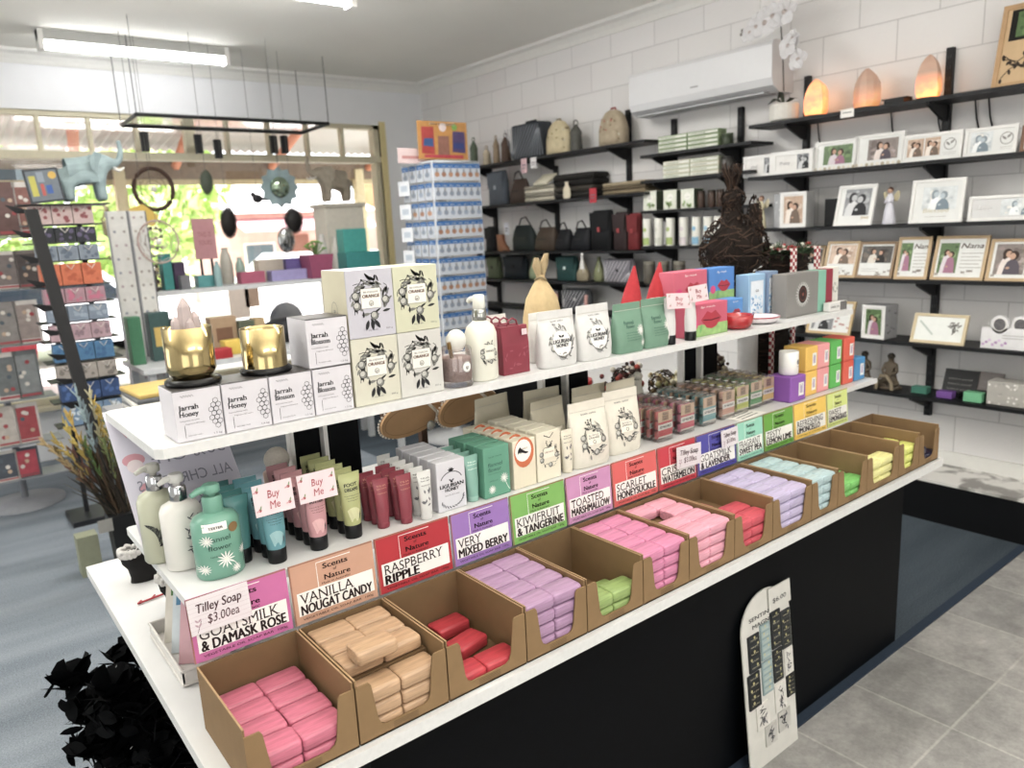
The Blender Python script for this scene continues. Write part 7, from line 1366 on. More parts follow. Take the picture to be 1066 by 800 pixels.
for fk in (1, 2):
    (x0, y0), (x1, y1) = corner[fk], corner[(fk+1) % 4]; ang = math.atan2(y1-y0, x1-x0); n = 7 if fk == 2 else 4
    nx, ny = (y1-y0), -(x1-x0); ln = sqrt(nx*nx+ny*ny); nx, ny = nx/ln, ny/ln
    for rw in range(12):
        for k in range(n):
            f = (k+.5)/n; s = (rw*5+k*3+fk) % 6; o = prot[s] if s not in used else prot[s].copy()
            if s in used: COL.objects.link(o)
            used.add(s); o.location = (cx+x0+(x1-x0)*f+nx*.012, cy+y0+(y1-y0)*f+ny*.012, 1.885-.128*rw); o.rotation_euler = (0, 0, ang); o.scale = (1.08, 1, 1.0) if n == 7 else (1.6, 1, 1.0)
            tag(o, 'blue topped charm packet, row %s, place %s, %s side of spinner' % (['one', 'two', 'three', 'four', 'five', 'six', 'seven', 'eight', 'nine', 'ten', 'eleven', 'twelve'][rw], ['one', 'two', 'three', 'four', 'five', 'six', 'seven'][k], 'right' if fk == 2 else 'left'), 'charm packet', 'charm packets on the spinner')
a, b = at(436, 160, y=4.6), at(487, 158, y=4.6); h = at(460, 121, y=4.6).z-a.z; w = b.x-a.x; mb = MB(); mb.box((0, 0, 0), (w, .004, h), mat('#c98f3e', .5, var=.15, scale=20)); F = faceM(); rd = random.Random(4)
for k, (u, v, uu, vv, c) in enumerate(((.06, .15, .32, .85, '#b5403c'), (.38, .1, .62, .62, '#9a6a5a'), (.68, .2, .95, .75, '#5a4a78'), (.1, .05, .9, .12, '#c23a4c'), (.1, .35, .3, .55, '#3f5f94'), (.7, .3, .92, .45, '#3b4a86'))): mb.flat([(w*u, h*v), (w*uu, h*(v-.02)), (w*uu*1.0, h*vv), (w*(u+.02), h*vv)], mat(c, .5, var=.15, scale=30), F, .0008+.0002*k)
mb.disc(w*.5, h*.85, h*.12, mat('#e6d3d0', .5), F, .002); mb.text('MY CHARMS', WHITE, F, w*.5, h*.90, width=w*.5, height=h*.06, align='c', bold=.02, w=.0025); mb.disc(w*.74, h*.86, h*.09, mat('#7fae4a', .5), F, .002)
tag(mb.build('header_poster', loc=(a.x, 4.6, 2.035)), 'colourful orange poster with charm pictures on top of the corner spinner', 'poster')
tag(MB().box((0, 0, 0), (.30, .003, .10), mat('#e2c9c7', .5)).rect(.03, .03, .2, .05, mat('#c98a86', .5), faceM()).build('header_card', loc=(cx-.36, 4.66, 2.012)), 'pale pink card strip behind the poster on the corner spinner', 'card')
# white packets seen edge-on on the left
for k in range(8): tag(MB().box((-.05, 0, 0), (.05, .004, .10), mat('#dfe2e6', .4)).rect(-.03, .03, .03, .07, mat('#b9c4d0', .4), faceM(), .001).build('charm_packet', loc=(cx-.25, 4.80, 1.80-.16*k), rotz=RAD(-70)), 'white packet seen edge on left of the spinner, number %s from top' % ['one', 'two', 'three', 'four', 'five', 'six', 'seven', 'eight'][k], 'charm packet')
# ------------------------------------------------------------------ gift bag tower
TY = 4.75; X0, X1 = at(38, 250, y=TY).x, at(100, 250, y=TY).x
tw = thing('gift_bag_stand', 'tiered black stand of patterned gift bags left of the window', 'display stand', ((X0+X1)/2, TY+.12, 0)); mb = MB(); bk = mat('#24262a', .5)
for s in (-1, 1): mb.box((s*.10-.012, .05, 0), (s*.10+.012, .08, 1.70), bk)
mb.box((-.2, -.12, 0), (.2, .16, .03), bk).build('stand_frame', tw)
tiers = [(212, 233, '#b79f9c', '#8a4a4f'), (235, 252, '#2d3036', '#5d5470'), (254, 271, '#7d8794', '#5f6b7c'), (273, 297, '#c9683f', '#b55530'), (299, 316, '#a8828c', '#c06a84'), (318, 335, '#7f8c9c', '#98a5b5'), (337, 355, '#b3949c', '#8f7680'), (357, 377, '#4b7ba3', '#3f6a94'), (379, 397, '#a39a92', '#7d766f'), (399, 419, '#37507c', '#4b6aa0'), (421, 445, '#6f8aa6', '#c9d3dc')]
for i, (pt, pb, c1, c2) in enumerate(tiers):
    zb, zt_ = at(75, pb, y=TY).z, at(75, pt, y=TY).z; sh = MB().box((-.19, -.10, zb-.006), (.19, .06, zb), bk).build('tier_shelf', tw); W_ = (X1-X0+.02)/3
    for k in range(3):
        h = (zt_-zb)*.92; mb = MB(); m = mat(c1, .5, var=.12, scale=40); mb.loft([[(-W_/2+.002, 0, 0), (W_/2-.002, 0, 0), (W_/2-.002, .09, 0), (-W_/2+.002, .09, 0)], [(-W_/2+.002, 0, h), (W_/2-.002, 0, h), (W_/2-.002, .08, h), (-W_/2+.002, .08, h)]], m, False); rd = random.Random(i*3+k); F = faceM(-W_/2, 0, 0)
        for j in range(7): mb.disc(W_*rd.uniform(.15, .85), h*rd.uniform(.15, .85), W_*rd.uniform(.06, .14), mat(c2, .5, var=.1), F, .0006+.0001*j, 8)
        mb.tube([(-W_*.2, .0, h-.004), (0, -.004, h-.03), (W_*.2, .0, h-.004)], .0022, mat('#d6d1cb', .7), 5)
        tag(mb.build('gift_bag', loc=(X0-.01+W_*(k+.5), TY+.02, zb+.001)), '%s gift bag in the %s tier of the black stand' % (['left', 'middle', 'right'][k], ['topmost', 'black second', 'grey blue third', 'orange', 'pink and grey fifth', 'grey sixth', 'pink seventh', 'bright blue', 'beige ninth', 'dark blue tenth', 'lowest blue'][i]), 'gift bag', 'patterned gift bags on the tiered stand')
MB().box((-.2, -.13, at(75, 212, y=TY).z-.005), (.24, .10, at(75, 212, y=TY).z), bk).build('top_plate', tw)
# dark leaning spinner with leaf shaped hooks
a, b = at(32, 218, y=4.45), at(92, 430, y=4.2); t = thing('dark_display_pole', 'tall dark leaning display pole with leaf shaped hooks beside the gift bags', 'display stand', (b.x+.05, 4.1, 0)); o = t.location; mb = MB(); dk = mat('#19191c', .6, var=.15); P0 = a-o; P1 = b-o; P2 = P1+(P1-P0)*.55; P2.z = 0
mb.loft([[(p.x-.028, p.y-.02, p.z), (p.x+.028, p.y-.02, p.z), (p.x+.028, p.y+.02, p.z), (p.x-.028, p.y+.02, p.z)] for p in (P0, P1, P2)], dk, False); mb.build('pole', t)
for k in range(9): p = P0.lerp(P1, k/8.5); MB().loft([[(p.x-.03, p.y-.02, p.z+.0), (p.x-.03, p.y-.02, p.z-.02)], [(p.x-.075, p.y-.05, p.z+.012), (p.x-.07, p.y-.05, p.z-.02)], [(p.x-.11, p.y-.06, p.z+.02), (p.x-.105, p.y-.06, p.z+.012)]], dk, False, False, False, closed=False).build('leaf_hook', t)
# picture and elephant on top
a, b = at(33, 205, y=4.7), at(70, 204, y=4.7); h = at(50, 169, y=4.7).z-a.z; w = b.x-a.x; T = Matrix.Rotation(RAD(-6), 4, 'Y'); mb = MB(T); ztop = at(75, 212, y=TY).z+.0
mb.box((0, 0, 0), (w, .012, h), mat('#3b3f45', .5)); F = faceM(); mb.rect(w*.06, h*.06, w*.94, h*.94, mat('#6d7680', .5, var=.1), F)
for u, v, uu, vv, c in ((.12, .2, .3, .8, '#b9b23f'), (.4, .2, .5, .55, '#b5514c'), (.55, .25, .72, .5, '#3d5fa3'), (.36, .6, .55, .9, '#8a94a0')): mb.rect(w*u, h*v, w*uu, h*vv, mat(c, .5), F, .0008)
mb.disc(w*.8, h*.78, w*.12, mat('#c9a23a', .5), F, .0009); tag(mb.build('framed_poster', loc=(a.x, 4.76, ztop+.001)), 'dark framed poster with coloured stripes standing on the gift bag stand', 'picture')
q = at(92, 215, y=4.95); EG = mat('#8fa3a6', .6, var=.15, scale=20); sc_ = .17
def skinbody(name, pts, ed, m, parent, levels=2):
    me = bpy.data.meshes.new(name); me.from_pydata([p for p, r in pts], ed, []); o = bpy.data.objects.new(name, me); COL.objects.link(o); o.parent = parent; me.materials.append(m); o.modifiers.new('skin', 'SKIN')
    for v, (p, r) in zip(me.skin_vertices[0].data, pts): v.radius = (r, r)
    me.skin_vertices[0].data[0].use_root = True; o.modifiers.new('sub', 'SUBSURF').render_levels = levels; o.modifiers['sub'].levels = levels; return o
def elephant(label, loc, s, flip, m, stand):
    t = thing('elephant_figurine', label, 'figurine', loc); f = -1 if flip else 1
    pts = [((0, 0, .62), .24), ((.22*f, 0, .64), .25), ((-.22*f, 0, .60), .22), ((.42*f, 0, .78), .17), ((.58*f, 0, .72), .10), ((.68*f, 0, .80), .065), ((.72*f, 0, .98), .05), ((.70*f, 0, 1.16), .04), ((.26*f, .11, .36), .10), ((.28*f, .11, .04), .085), ((.26*f, -.11, .36), .10), ((.30*f, -.11, .04), .085), ((-.26*f, .11, .34), .10), ((-.28*f, .11, .04), .085), ((-.26*f, -.11, .34), .10), ((-.24*f, -.11, .04), .085), ((-.44*f, 0, .56), .03), ((-.48*f, 0, .36), .018)]
    ed = [(0, 1), (0, 2), (1, 3), (3, 4), (4, 5), (5, 6), (6, 7), (1, 8), (8, 9), (1, 10), (10, 11), (2, 12), (12, 13), (2, 14), (14, 15), (2, 16), (16, 17)]
    skinbody('elephant_body', [(tuple(c*s for c in p), r*s) for p, r in pts], ed, m, t)
    for sy in (-1, 1): MB().loft([[(f*s*.36, sy*s*.14, s*.90), (f*s*.34, sy*s*.15, s*.62)], [(f*s*.22, sy*s*.27, s*.92), (f*s*.20, sy*s*.26, s*.54)], [(f*s*.12, sy*s*.30, s*.80), (f*s*.13, sy*s*.29, s*.62)]], m, False, False, False, closed=False).build('ear', t)
    for sy in (-1, 1): MB().tube([(f*s*.54, sy*s*.07, s*.66), (f*s*.66, sy*s*.09, s*.60), (f*s*.72, sy*s*.09, s*.66)], s*.018, WHITE, 6).build('tusk', t)
    return t
gz = at(92, 213, y=TY+.05).z; elephant('grey blue elephant figurine with raised trunk on the gift bag stand', (q.x-.03, TY+.09, gz+.002), .30, False, EG, None)
# ------------------------------------------------------------------ greeting card rack at the left edge
CX = at(0, 330, y=5.3).x; t = thing('greeting_card_rack', 'tall greeting card rack cut off by the left edge', 'display stand', (CX-.03, 5.45, 0)); mb = MB(); gm = mat('#8d9096', .5)
mb.tube([(0, .04, 0), (0, .04, 2.05)], .02, gm, 8); mb.lathe([(.22, 0), (.22, .02), (.04, .04)], gm, 20, (0, .04, 0)); mb.build('pole', t)
CR_ = [(185, 245), (258, 300), (310, 358), (362, 415), (418, 462), (465, 498)]
for i, (pt, pb) in enumerate(CR_):
    zb = at(20, pb, y=5.3).z; MB().box((-.25, -.18, zb-.012), (.24, .03, zb-.004), gm).build('card_tier', t)
CC = [('#6d4f4c', '#8a5a52'), ('#7d7270', '#59504f'), ('#8d8784', '#a0918c'), ('#6f7476', '#8b8f90'), ('#b8b0a8', '#a9444c'), ('#4f5560', '#b33f50')]
for i, (pt, pb) in enumerate(CR_):
    zb, zt_ = at(20, pb, y=5.3).z, at(20, pt, y=5.3).z
    for k in range(2):
        w = .125; h = (zt_-zb)*.94; T = Matrix.Rotation(RAD(-8), 4, 'X'); mb = MB(T); mb.box((-w/2, 0, 0), (w/2, .012, h), mat('#cfc8c2' if (i+k) % 2 else CC[i][0], .5, var=.1)); F = faceM(-w/2, 0, 0); rd = random.Random(i*2+k)
        mb.rect(w*.1, h*.1, w*.9, h*.9, mat(CC[i][k], .5, var=.2, scale=25), F)
        for j in range(5): mb.disc(w*rd.uniform(.2, .8), h*rd.uniform(.2, .8), w*.1, mat(rd.choice(['#d6cec6', '#a33f46', '#55606b', '#c2a58c']), .5), F, .0008+.0001*j, 8)
        mb.rect(w*.1, h*.03, w*.9, h*.08, mat('#a9444c', .5), F, .0006); x = at(6 if k == 0 else 29, (pt+pb)/2, y=5.3).x
        tag(mb.build('greeting_card', loc=(x+(.02*i*0), 5.28, zb)), '%s greeting card in the %s row of the rack at the left edge' % (['left', 'right'][k], ['topmost', 'second', 'third', 'fourth', 'fifth', 'lowest'][i]), 'greeting card', 'greeting cards on the left rack')
q = at(6, 180, y=5.3); tag(MB().box((-.15, 0, -.03), (.06, .02, .03), mat('#55626b', .5)).box((.06, 0, -.03), (.10, .02, .03), mat('#8fa0ab', .5)).build('rack_sign', loc=(q.x, 5.42, q.z)), 'blue grey sign on top of the greeting card rack', 'sign')
# ------------------------------------------------------------------ vase of dried stems on the floor
vb = at(122, 575, z=.02); vx, vy = vb.x, vb.y-.35; t = thing('dried_stem_vase', 'dark floor vase of colourful dried stems left of the table', 'vase arrangement', (vx, vy, 0)); MB().loft([[(x*s_, y*s_, z) for x, y in ((-1, -1), (1, -1), (1, 1), (-1, 1))] for z, s_ in ((0, .055), (.25, .065), (.34, .07))], mat('#1c1d1f', .5), False).build('vase_body', t)
q = at(110, 548, y=vy-.08)-t.location; MB().box((q.x-.03, q.y, q.z-.03), (q.x+.03, q.y+.003, q.z+.03), mat('#9c9a94', .6)).build('swing_tag', t); rd = random.Random(17)
tops = [(47, 462, '#b39a6a'), (55, 455, '#b9a04a'), (66, 440, '#c7b04f'), (70, 430, '#caa640'), (78, 405, '#8fa3a8'), (84, 412, '#7d8d94'), (92, 405, '#b8b08a'), (98, 418, '#b79a3c'), (104, 425, '#c2a648'), (112, 440, '#6f7a4a'), (118, 420, '#8c8f8d'), (124, 430, '#a8a49a'), (75, 470, '#7a5446'), (64, 480, '#86604a'), (88, 460, '#5f7a3f'), (58, 470, '#7c6a3f'), (96, 470, '#6d5a2f'), (108, 460, '#7d8a52')]
for k, (px, py, c) in enumerate(tops):
    e = at(px, py, y=vy+rd.uniform(-.06, .06))-t.location; b0 = Vector((rd.uniform(-.03, .03), rd.uniform(-.03, .03), .28)); mb = MB(); mb.tube([b0, b0.lerp(e, .5)+Vector((0, 0, .02)), b0.lerp(e, .72)], .004, mat('#5a4632', .8, var=.2), 5); m = mat(c, .9, var=.2)
    for j in range(26):
        f = rd.uniform(.55, 1.0); p = b0.lerp(e, f); d = (e-b0).normalized(); s = d.orthogonal().normalized(); s = Matrix.Rotation(rd.uniform(0, 6.28), 3, d) @ s; mb.tube([p, p+d*.035+s*rd.uniform(.008, .024)], [.005, .002], m, 4, cap=False)
    mb.build('dried_stem', t)
mb = MB()
for k in range(46): e = Vector((rd.uniform(-.22, .06), rd.uniform(-.1, .1), rd.uniform(.45, .75))); b0 = Vector((rd.uniform(-.04, .04), rd.uniform(-.04, .04), .26)); mb.tube([b0, b0.lerp(e, .5)+Vector((0, 0, .03)), e], [.004, .003, .001], mat(['#3d342b', '#544838', '#2c2a22'][k % 3], .9), 4)
tag(mb.build('twig_filler', t), kind='stuff')
q = at(106, 560, y=vy+.1); tag(MB().loft([[(x*s_, y*s_, z) for x, y in ((-1, -1), (1, -1), (1, 1), (-1, 1))] for z, s_ in ((0, .045), (.2, .045))], mat('#93967c', .6), False).build('green_box', loc=(q.x-.05, vy+.22, 0)), 'pale green box standing on the carpet behind the dark vase', 'box')
# ------------------------------------------------------------------ display tables by the window
def wt(name, x0, x1, y0, y1, z, label, back=None):
    t = thing(name, label, 'display table', ((x0+x1)/2, (y0+y1)/2, 0)); w, d = (x1-x0)/2, (y1-y0)/2; tm = mat('#c9cbcd', .4); MB().box((-w, -d, z-.03), (w, d, z), tm).build('table_top', t)
    for sx in (-1, 1):
        for sy in (-1, 1): MB().box((sx*(w-.05)-.02, sy*(d-.05)-.02, 0), (sx*(w-.05)+.02, sy*(d-.05)+.02, z-.03), tm).build('leg', t)
    return t
YT = 5.55; ZS = at(250, 297, y=YT-.15).z; wt('window_shelf', 1.16, 2.75, YT-.15, YT+.2, ZS, 'narrow white raised shelf of gifts in front of the window'); ZQ = at(200, 372, y=5.0).z; wt('window_table', .98, 2.7, 4.72, 5.28, ZQ, 'low white table crowded with gifts before the window shelf')
def onshelf(pl, pr, pt, z, y): a, b = at(*pl, y=y), at(*pr, y=y); return (a.x+b.x)/2, b.x-a.x, at(*pt, y=y).z-z
def wbx(name, label, cat, pl, pr, pt, col, z=ZS, y=YT-.05, d=.1, grp=None, deco=None):
    x, w, h = onshelf(pl, pr, pt, z, y); o = MB(); o.rbox((0, d/2, h/2), (w*.97, d, h), mat(col, .55, var=.08), .002, 1, smooth=False)
    if deco: o.rect(-w*.3, h*.3, w*.3, h*.7, mat(deco, .5), faceM(), .001)
    return tag(o.build(name, loc=(x, y, z+.0005)), label, cat, grp)
q = wbx('gift_box', 'large teal gift box at the right end of the window shelf', 'gift box', (361, 277), (397, 277), (380, 262), '#2e8f8d', d=.16)
x, w, h = onshelf((361, 277), (397, 277), (380, 262), ZS, YT-.05); x2, w2, h2 = onshelf((360, 262), (384, 262), (372, 238), ZS+h, YT-.05); tag(MB().rbox((0, .07, h2/2), (w2, .12, h2), mat('#38a39a', .55, var=.08), .002, 1, smooth=False).build('gift_box', loc=(x2, YT-.04, ZS+h+.001)), 'lighter teal box stacked on the large teal gift box', 'gift box')
for k, (pl, pr, pt, c, lb, nm) in enumerate((((321, 285), (346, 285), (333, 265), '#9c4a6b', 'magenta square pot with a small green plant on the window shelf', 'plant_pot'),)):
    x, w, h = onshelf(pl, pr, pt, ZS, YT-.1); t = thing('potted_plant', lb, 'plant', (x, YT-.05, ZS+.0005)); MB().loft([[(u*s, v*s, z) for u, v in ((-1, -1), (1, -1), (1, 1), (-1, 1))] for z, s in ((0, w*.40), (h, w*.5))], mat(c, .4, var=.06), False).build('plant_pot', t); mb = MB(); rd = random.Random(2)
    for j in range(22): a = rd.uniform(0, 6.28); el = rd.uniform(.4, 1.4); p = Vector((cos(a)*cos(el)*.09, sin(a)*cos(el)*.05, h+sin(el)*.10)); mb.tube([(0, 0, h-.01), p], .003, mat('#5d8a3c', .6), 4); mb.ball(p, .018, mat('#6fa044', .6, var=.15), n=6, sc=(1, 1, .4))
    mb.build('foliage', t)
wbx('gift_box', 'long lilac box at the front right of the window shelf', 'gift box', (283, 291), (321, 290), (300, 281), '#9a92c2'); wbx('gift_box', 'short violet box standing behind the long lilac box', 'gift box', (298, 281), (315, 280), (306, 269), '#7a6bb0', z=ZS, y=YT+.08); wbx('gift_box', 'beige box on the window shelf behind the lilac box', 'gift box', (270, 291), (297, 290), (285, 270), '#c2b7a6', y=YT+.06); wbx('gift_box', 'long raspberry pink box on the window shelf', 'gift box', (251, 293), (277, 292), (264, 283), '#ad5470'); wbx('gift_box', 'teal box at the left of the bottles on the window shelf', 'gift box', (207, 297), (224, 296.5), (215, 287), '#4f9698'); wbx('gift_box', 'dark brown box with pale picture at the left end of the window shelf', 'gift box', (150, 299), (165, 298.5), (158, 282), '#4a3a34', deco='#c9b8a6'); wbx('gift_box', 'tall teal book like box near the left of the window shelf', 'gift box', (172, 298), (182, 297.5), (177, 264), '#2f8a86'); wbx('gift_box', 'plum book like box beside the tall teal box', 'gift box', (183, 297.5), (195, 297), (189, 273), '#4a3a55'); wbx('gift_box', 'small grey box beside the plum box', 'gift box', (189, 297), (199, 296.5), (194, 287), '#77777c', y=YT-.12)
def vase(label, px, pyb, pyt, r, col, z=ZS, y=YT, nm='vase', cat='vase', prof=None, grp=None):
    a = at(px, pyb, y=y); h = at(px, pyt, y=y).z-z; t = thing(nm, label, cat, (a.x, y, z+.0005), 0, grp); MB().lathe([(r*p, h*q_) for p, q_ in (prof or ((.8, 0), (1, .06), (1, .55), (.75, .8), (.45, .9), (.5, 1)))], mat(col, .4, var=.06), 20).build(nm+'_body', t); MB().lathe([(r*(prof or ((0, 0), (.5, 1)))[-1][0]*1.02, h*.985), (r*(prof or ((0, 0), (.5, 1)))[-1][0]*1.06, h)], mat(col, .3), 20).build('rim', t)
vase('tall pale grey bottle in the middle of the window shelf', 238, 296, 258, .045, '#b3aea2', y=YT+.13); vase('greenish glass bottle beside the tall pale grey bottle', 252, 295, 268, .035, '#93aa9e', y=YT+.13); vase('pale glass bottle left of the tall grey bottle', 228, 296, 272, .025, '#8fb0b2', y=YT-.1); vase('round white jug behind the pink pot', 338, 283, 244, .04, '#d2cdc6', y=YT+.14); vase('white round vase left of the teal boxes', 352, 282, 246, .04, '#d6d0c8', y=YT+.15)
t = thing('pink_sign', 'pink sign board on a small stand on the window shelf', 'sign', (at(219, 270, y=YT).x, YT+.07, ZS+.0005)); a, b = at(206, 270, y=YT), at(229, 270, y=YT); w = b.x-a.x; zb, zt_ = at(217, 270, y=YT).z-ZS, at(217, 227, y=YT).z-ZS; mb = MB(); mb.box((-w/2, 0, zb), (w/2, .01, zt_), mat('#b98288', .6, var=.05)); 
for k in range(2): mb.text(('THIS IS', 'YOURS')[k], mat('#9a6068', .6), faceM(), 0, zb+(zt_-zb)*(.55-.2*k), width=w*.6, height=.035, align='c')
mb.build('sign_board', t); MB().box((-.06, 0, 0), (.06, .06, .01), INK).box((.03, .02, 0), (.045, .03, zb+.02), INK).box((-.045, .02, 0), (-.03, .03, zb+.02), INK).build('sign_stand', t)
# goods on the lower window table
for k, (pl, pr, pt, c, lb, dc) in enumerate((((138, 372), (152, 371), (145, 330), '#3f7d5a', 'green book standing at the left of the low window table', None), ((160, 372), (182, 370), (171, 325), '#3d5a58', 'dark box with colourful squares on the low window table', '#c9a94a'), ((183, 370), (196, 369), (190, 332), '#4d5a5f', 'dark grey box beside the colourful one', None), ((222, 366), (250, 364), (236, 330), '#a98d6e', 'brown patterned box near the gold candles', '#7d5a44'), ((252, 364), (268, 363), (260, 334), '#5a6150', 'dark green box on the low window table', None), ((268, 363), (279, 362), (273, 331), '#b49a70', 'tan upright box at the right of the low window table', None))): wbx('gift_box', lb, 'gift box', pl, pr, pt, c, ZQ, 4.97+.05*(k % 2), .10, 'boxes on the low window table', dc)
mb = MB(); rd = random.Random(5); q = at(302, 330, y=4.9); mb.ball((0, 0, .085), .19, mat('#26272b', .7, var=.15, bump=.3), sc=(1, .6, .45), n=18); tag(mb.build('black_cushion', loc=(q.x+.05, 5.12, ZQ+.0005)), 'black rounded bag on the low window table behind the candle boxes', 'bag')
q = at(225, 370, y=4.8); tag(MB().rbox((0, .06, .03), (.16, .10, .06), mat('#b3202c', .5), .004).build('gift_box', loc=(at(228, 372, y=4.76).x, 4.73, ZQ+.0005)), 'red box low behind the gap between the gold candles', 'gift box'); tag(MB().rbox((0, .06, .045), (.12, .10, .09), mat('#d9b92c', .5), .004).build('gift_box', loc=(at(240, 366, y=4.95).x, 4.84, ZQ+.0005)), 'yellow box seen between the two gold candles', 'gift box')
# hanging shelf edge tickets
for k, (px, c, w_, h_) in enumerate(((248, '#c9b9ad', .14, .20), (262, '#a58a76', .10, .13))): q = at(px, 298, y=YT-.17); tag(MB().box((-w_/2, 0, -h_), (w_/2, .003, 0), mat(c, .6, var=.05)).build('hanging_card', loc=(q.x, YT-.156, ZS-.03)), ['cream card hanging below the window shelf', 'brown card hanging below the window shelf'][k], 'card')
# magazines and open shelf at the left of the low table
mq = at(148, 432, y=3.0); t = thing('side_table', 'low table holding a pile of magazines behind the display table', 'table', (mq.x+.12, 3.05, 0)); zz = mq.z
MB().box((-.20, -.2, zz-.03), (.25, .25, zz), mat('#8d8f92', .5)).build('table_top', t); MB().box((.0, -.03, .03), (.06, .03, zz-.03), mat('#8d8f92', .5)).box((-.1, -.15, 0), (.16, .15, .03), mat('#8d8f92', .5)).build('pedestal', t)
for k in range(6):
    c = ['#5d6064', '#c9c6c0', '#84878a', '#d6d3cc', '#6d6f72', '#c9a94e'][k]; tag(MB().rbox((0, 0, .008), (.20, .26, .0155), mat(c, .5), .002, 1).build('magazine', loc=(t.location.x-.06+.004*(k % 3), 3.0+.006*(k % 2), zz+.016*k), rotz=RAD(3*(k % 3)-3)), ['lowest dark magazine', 'white magazine above the lowest', 'grey magazine in the middle', 'pale magazine second from the top', 'dark magazine under the yellow one', 'yellow magazine on top'][k]+' of the pile on the side table', 'magazine', 'magazines in a pile')
# white earring boards
for k, (px, w_) in enumerate(((117, .055), (133, .045))):
    tpz = at(px, 220, y=5.33); t = thing('earring_board', 'tall narrow white earring board by the window, %s of the two' % ('left', 'right')[k], 'display board', (tpz.x+.02+.03*k, 5.325, 0)); H_ = tpz.z; mb = MB(); mb.box((-w_, 0, .3), (w_, .02, H_), mat('#d9d7d2', .5)); mb.box((-w_-.008, -.003, .3), (-w_, .022, H_), mat('#9a9b9e', .5)).box((w_, -.003, .3), (w_+.008, .022, H_), mat('#77787c', .5)); mb.build('board', t); MB().box((-w_-.01, -.03, 0), (w_+.01, .05, .02), mat('#8d8e91', .5)).box((-.02, 0, .02), (.02, .02, .3), mat('#8d8e91', .5)).build('foot', t); mb = MB(); rd = random.Random(k)
    for r in range(16):
        for c in (-1, 1): mb.disc(c*w_*.5, .45+r*.085, .009, mat(rd.choice(['#a9a19a', '#b9b0a4', '#9a9ea6', '#b8a5a8']), .4), faceM(), .003, 8)
    tag(mb.build('earrings', t), kind='stuff')
t = thing('jewellery_tree', 'bead hung jewellery stand between the earring boards and dreamcatcher', 'jewellery stand', (at(156, 297, y=5.66).x+.03, 5.68, ZS+.0005)); mb = MB(); H_ = at(150, 225, y=5.66).z-ZS; mb.tube([(0, 0, 0), (0, 0, H_)], .012, mat('#8d8a86', .4), 8).lathe([(.07, 0), (.07, .02)], mat('#8d8a86', .4), 20).build('pole', t); rd = random.Random(9); mb = MB()
for r in range(8):
    z = H_-.03-.06*r
    for c in range(7): x = -.09+.03*c; mb.ball((x, rd.uniform(-.03, .01), z+rd.uniform(-.01, .01)), .013, mat(rd.choice(['#b7a9a4', '#8f7a78', '#c9c0bb', '#6d5f62', '#c4a79a']), .3), n=6)
tag(mb.build('beads', t), kind='stuff')
for r in range(8): MB().tube([(-.1, 0, H_-.03-.06*r), (.1, 0, H_-.03-.06*r)], .004, mat('#8d8a86', .4), 5).build('cross_bar', t)
# ------------------------------------------------------------------ hanging ornaments
def hang(px, py, y): return at(px, py, y=y)
def cord(mb, x, y, z0, z1, loc_): mb.tube([(0, 0, z0-loc_), (0, 0, z1-loc_)], .0015, mat('#5d5a56', .6), 4)
def catcher(px, py, R, y, label, c, web, tk=.11):
    q = hang(px, py, y); t = thing('dreamcatcher', label, 'hanging ornament', q, 0, 'dreamcatchers hanging in the window'); MB().tube([(R*cos(a), 0, R*sin(a)*1.1) for a in [2*pi*k/28 for k in range(29)]], R*tk, mat(c, .7, var=.15), 8).build('hoop', t); mb = MB(); P = [(R*cos(2*pi*k/12), 0, R*1.1*sin(2*pi*k/12)) for k in range(12)]
    for s in (.95, .7, .45):
        for k in range(12): a, b = Vector(P[k])*s, Vector(P[(k+1) % 12])*s*.9; mb.tube([a, b, Vector(P[(k+1) % 12])*s], .002, mat(web, .6), 4)
    mb.ball((0, 0, 0), R*.16, mat('#d8d4cc', .4)); mb.build('web', t); mb = MB(); cord(mb, 0, 0, q.z+R*1.1, 2.9, q.z); mb.build('cord', t); return t
catcher(160, 197, .125, 5.7, 'dark hooped dreamcatcher hanging against the green tree', '#4a3328', '#8a7d62'); t = catcher(165, 252, .12, 5.2, 'faint pink hooped dreamcatcher with beads below the dark one', '#b39a92', '#b8a9a0', .05)
q = hang(150, 222, 5.6); t = thing('yellow_fan', 'yellow paper fan hanging below the dark dreamcatcher', 'hanging ornament', q); MB().add([(-.09, 0, .03), (0, 0, .06), (.09, 0, -.02), (.05, 0, -.09), (-.06, 0, -.06)], [(0, 1, 2, 3, 4)], mat('#dbb63a', .6)).build('fan_leaf', t); mb = MB(); cord(mb, 0, 0, q.z+.05, 2.9, q.z); mb.build('cord', t)
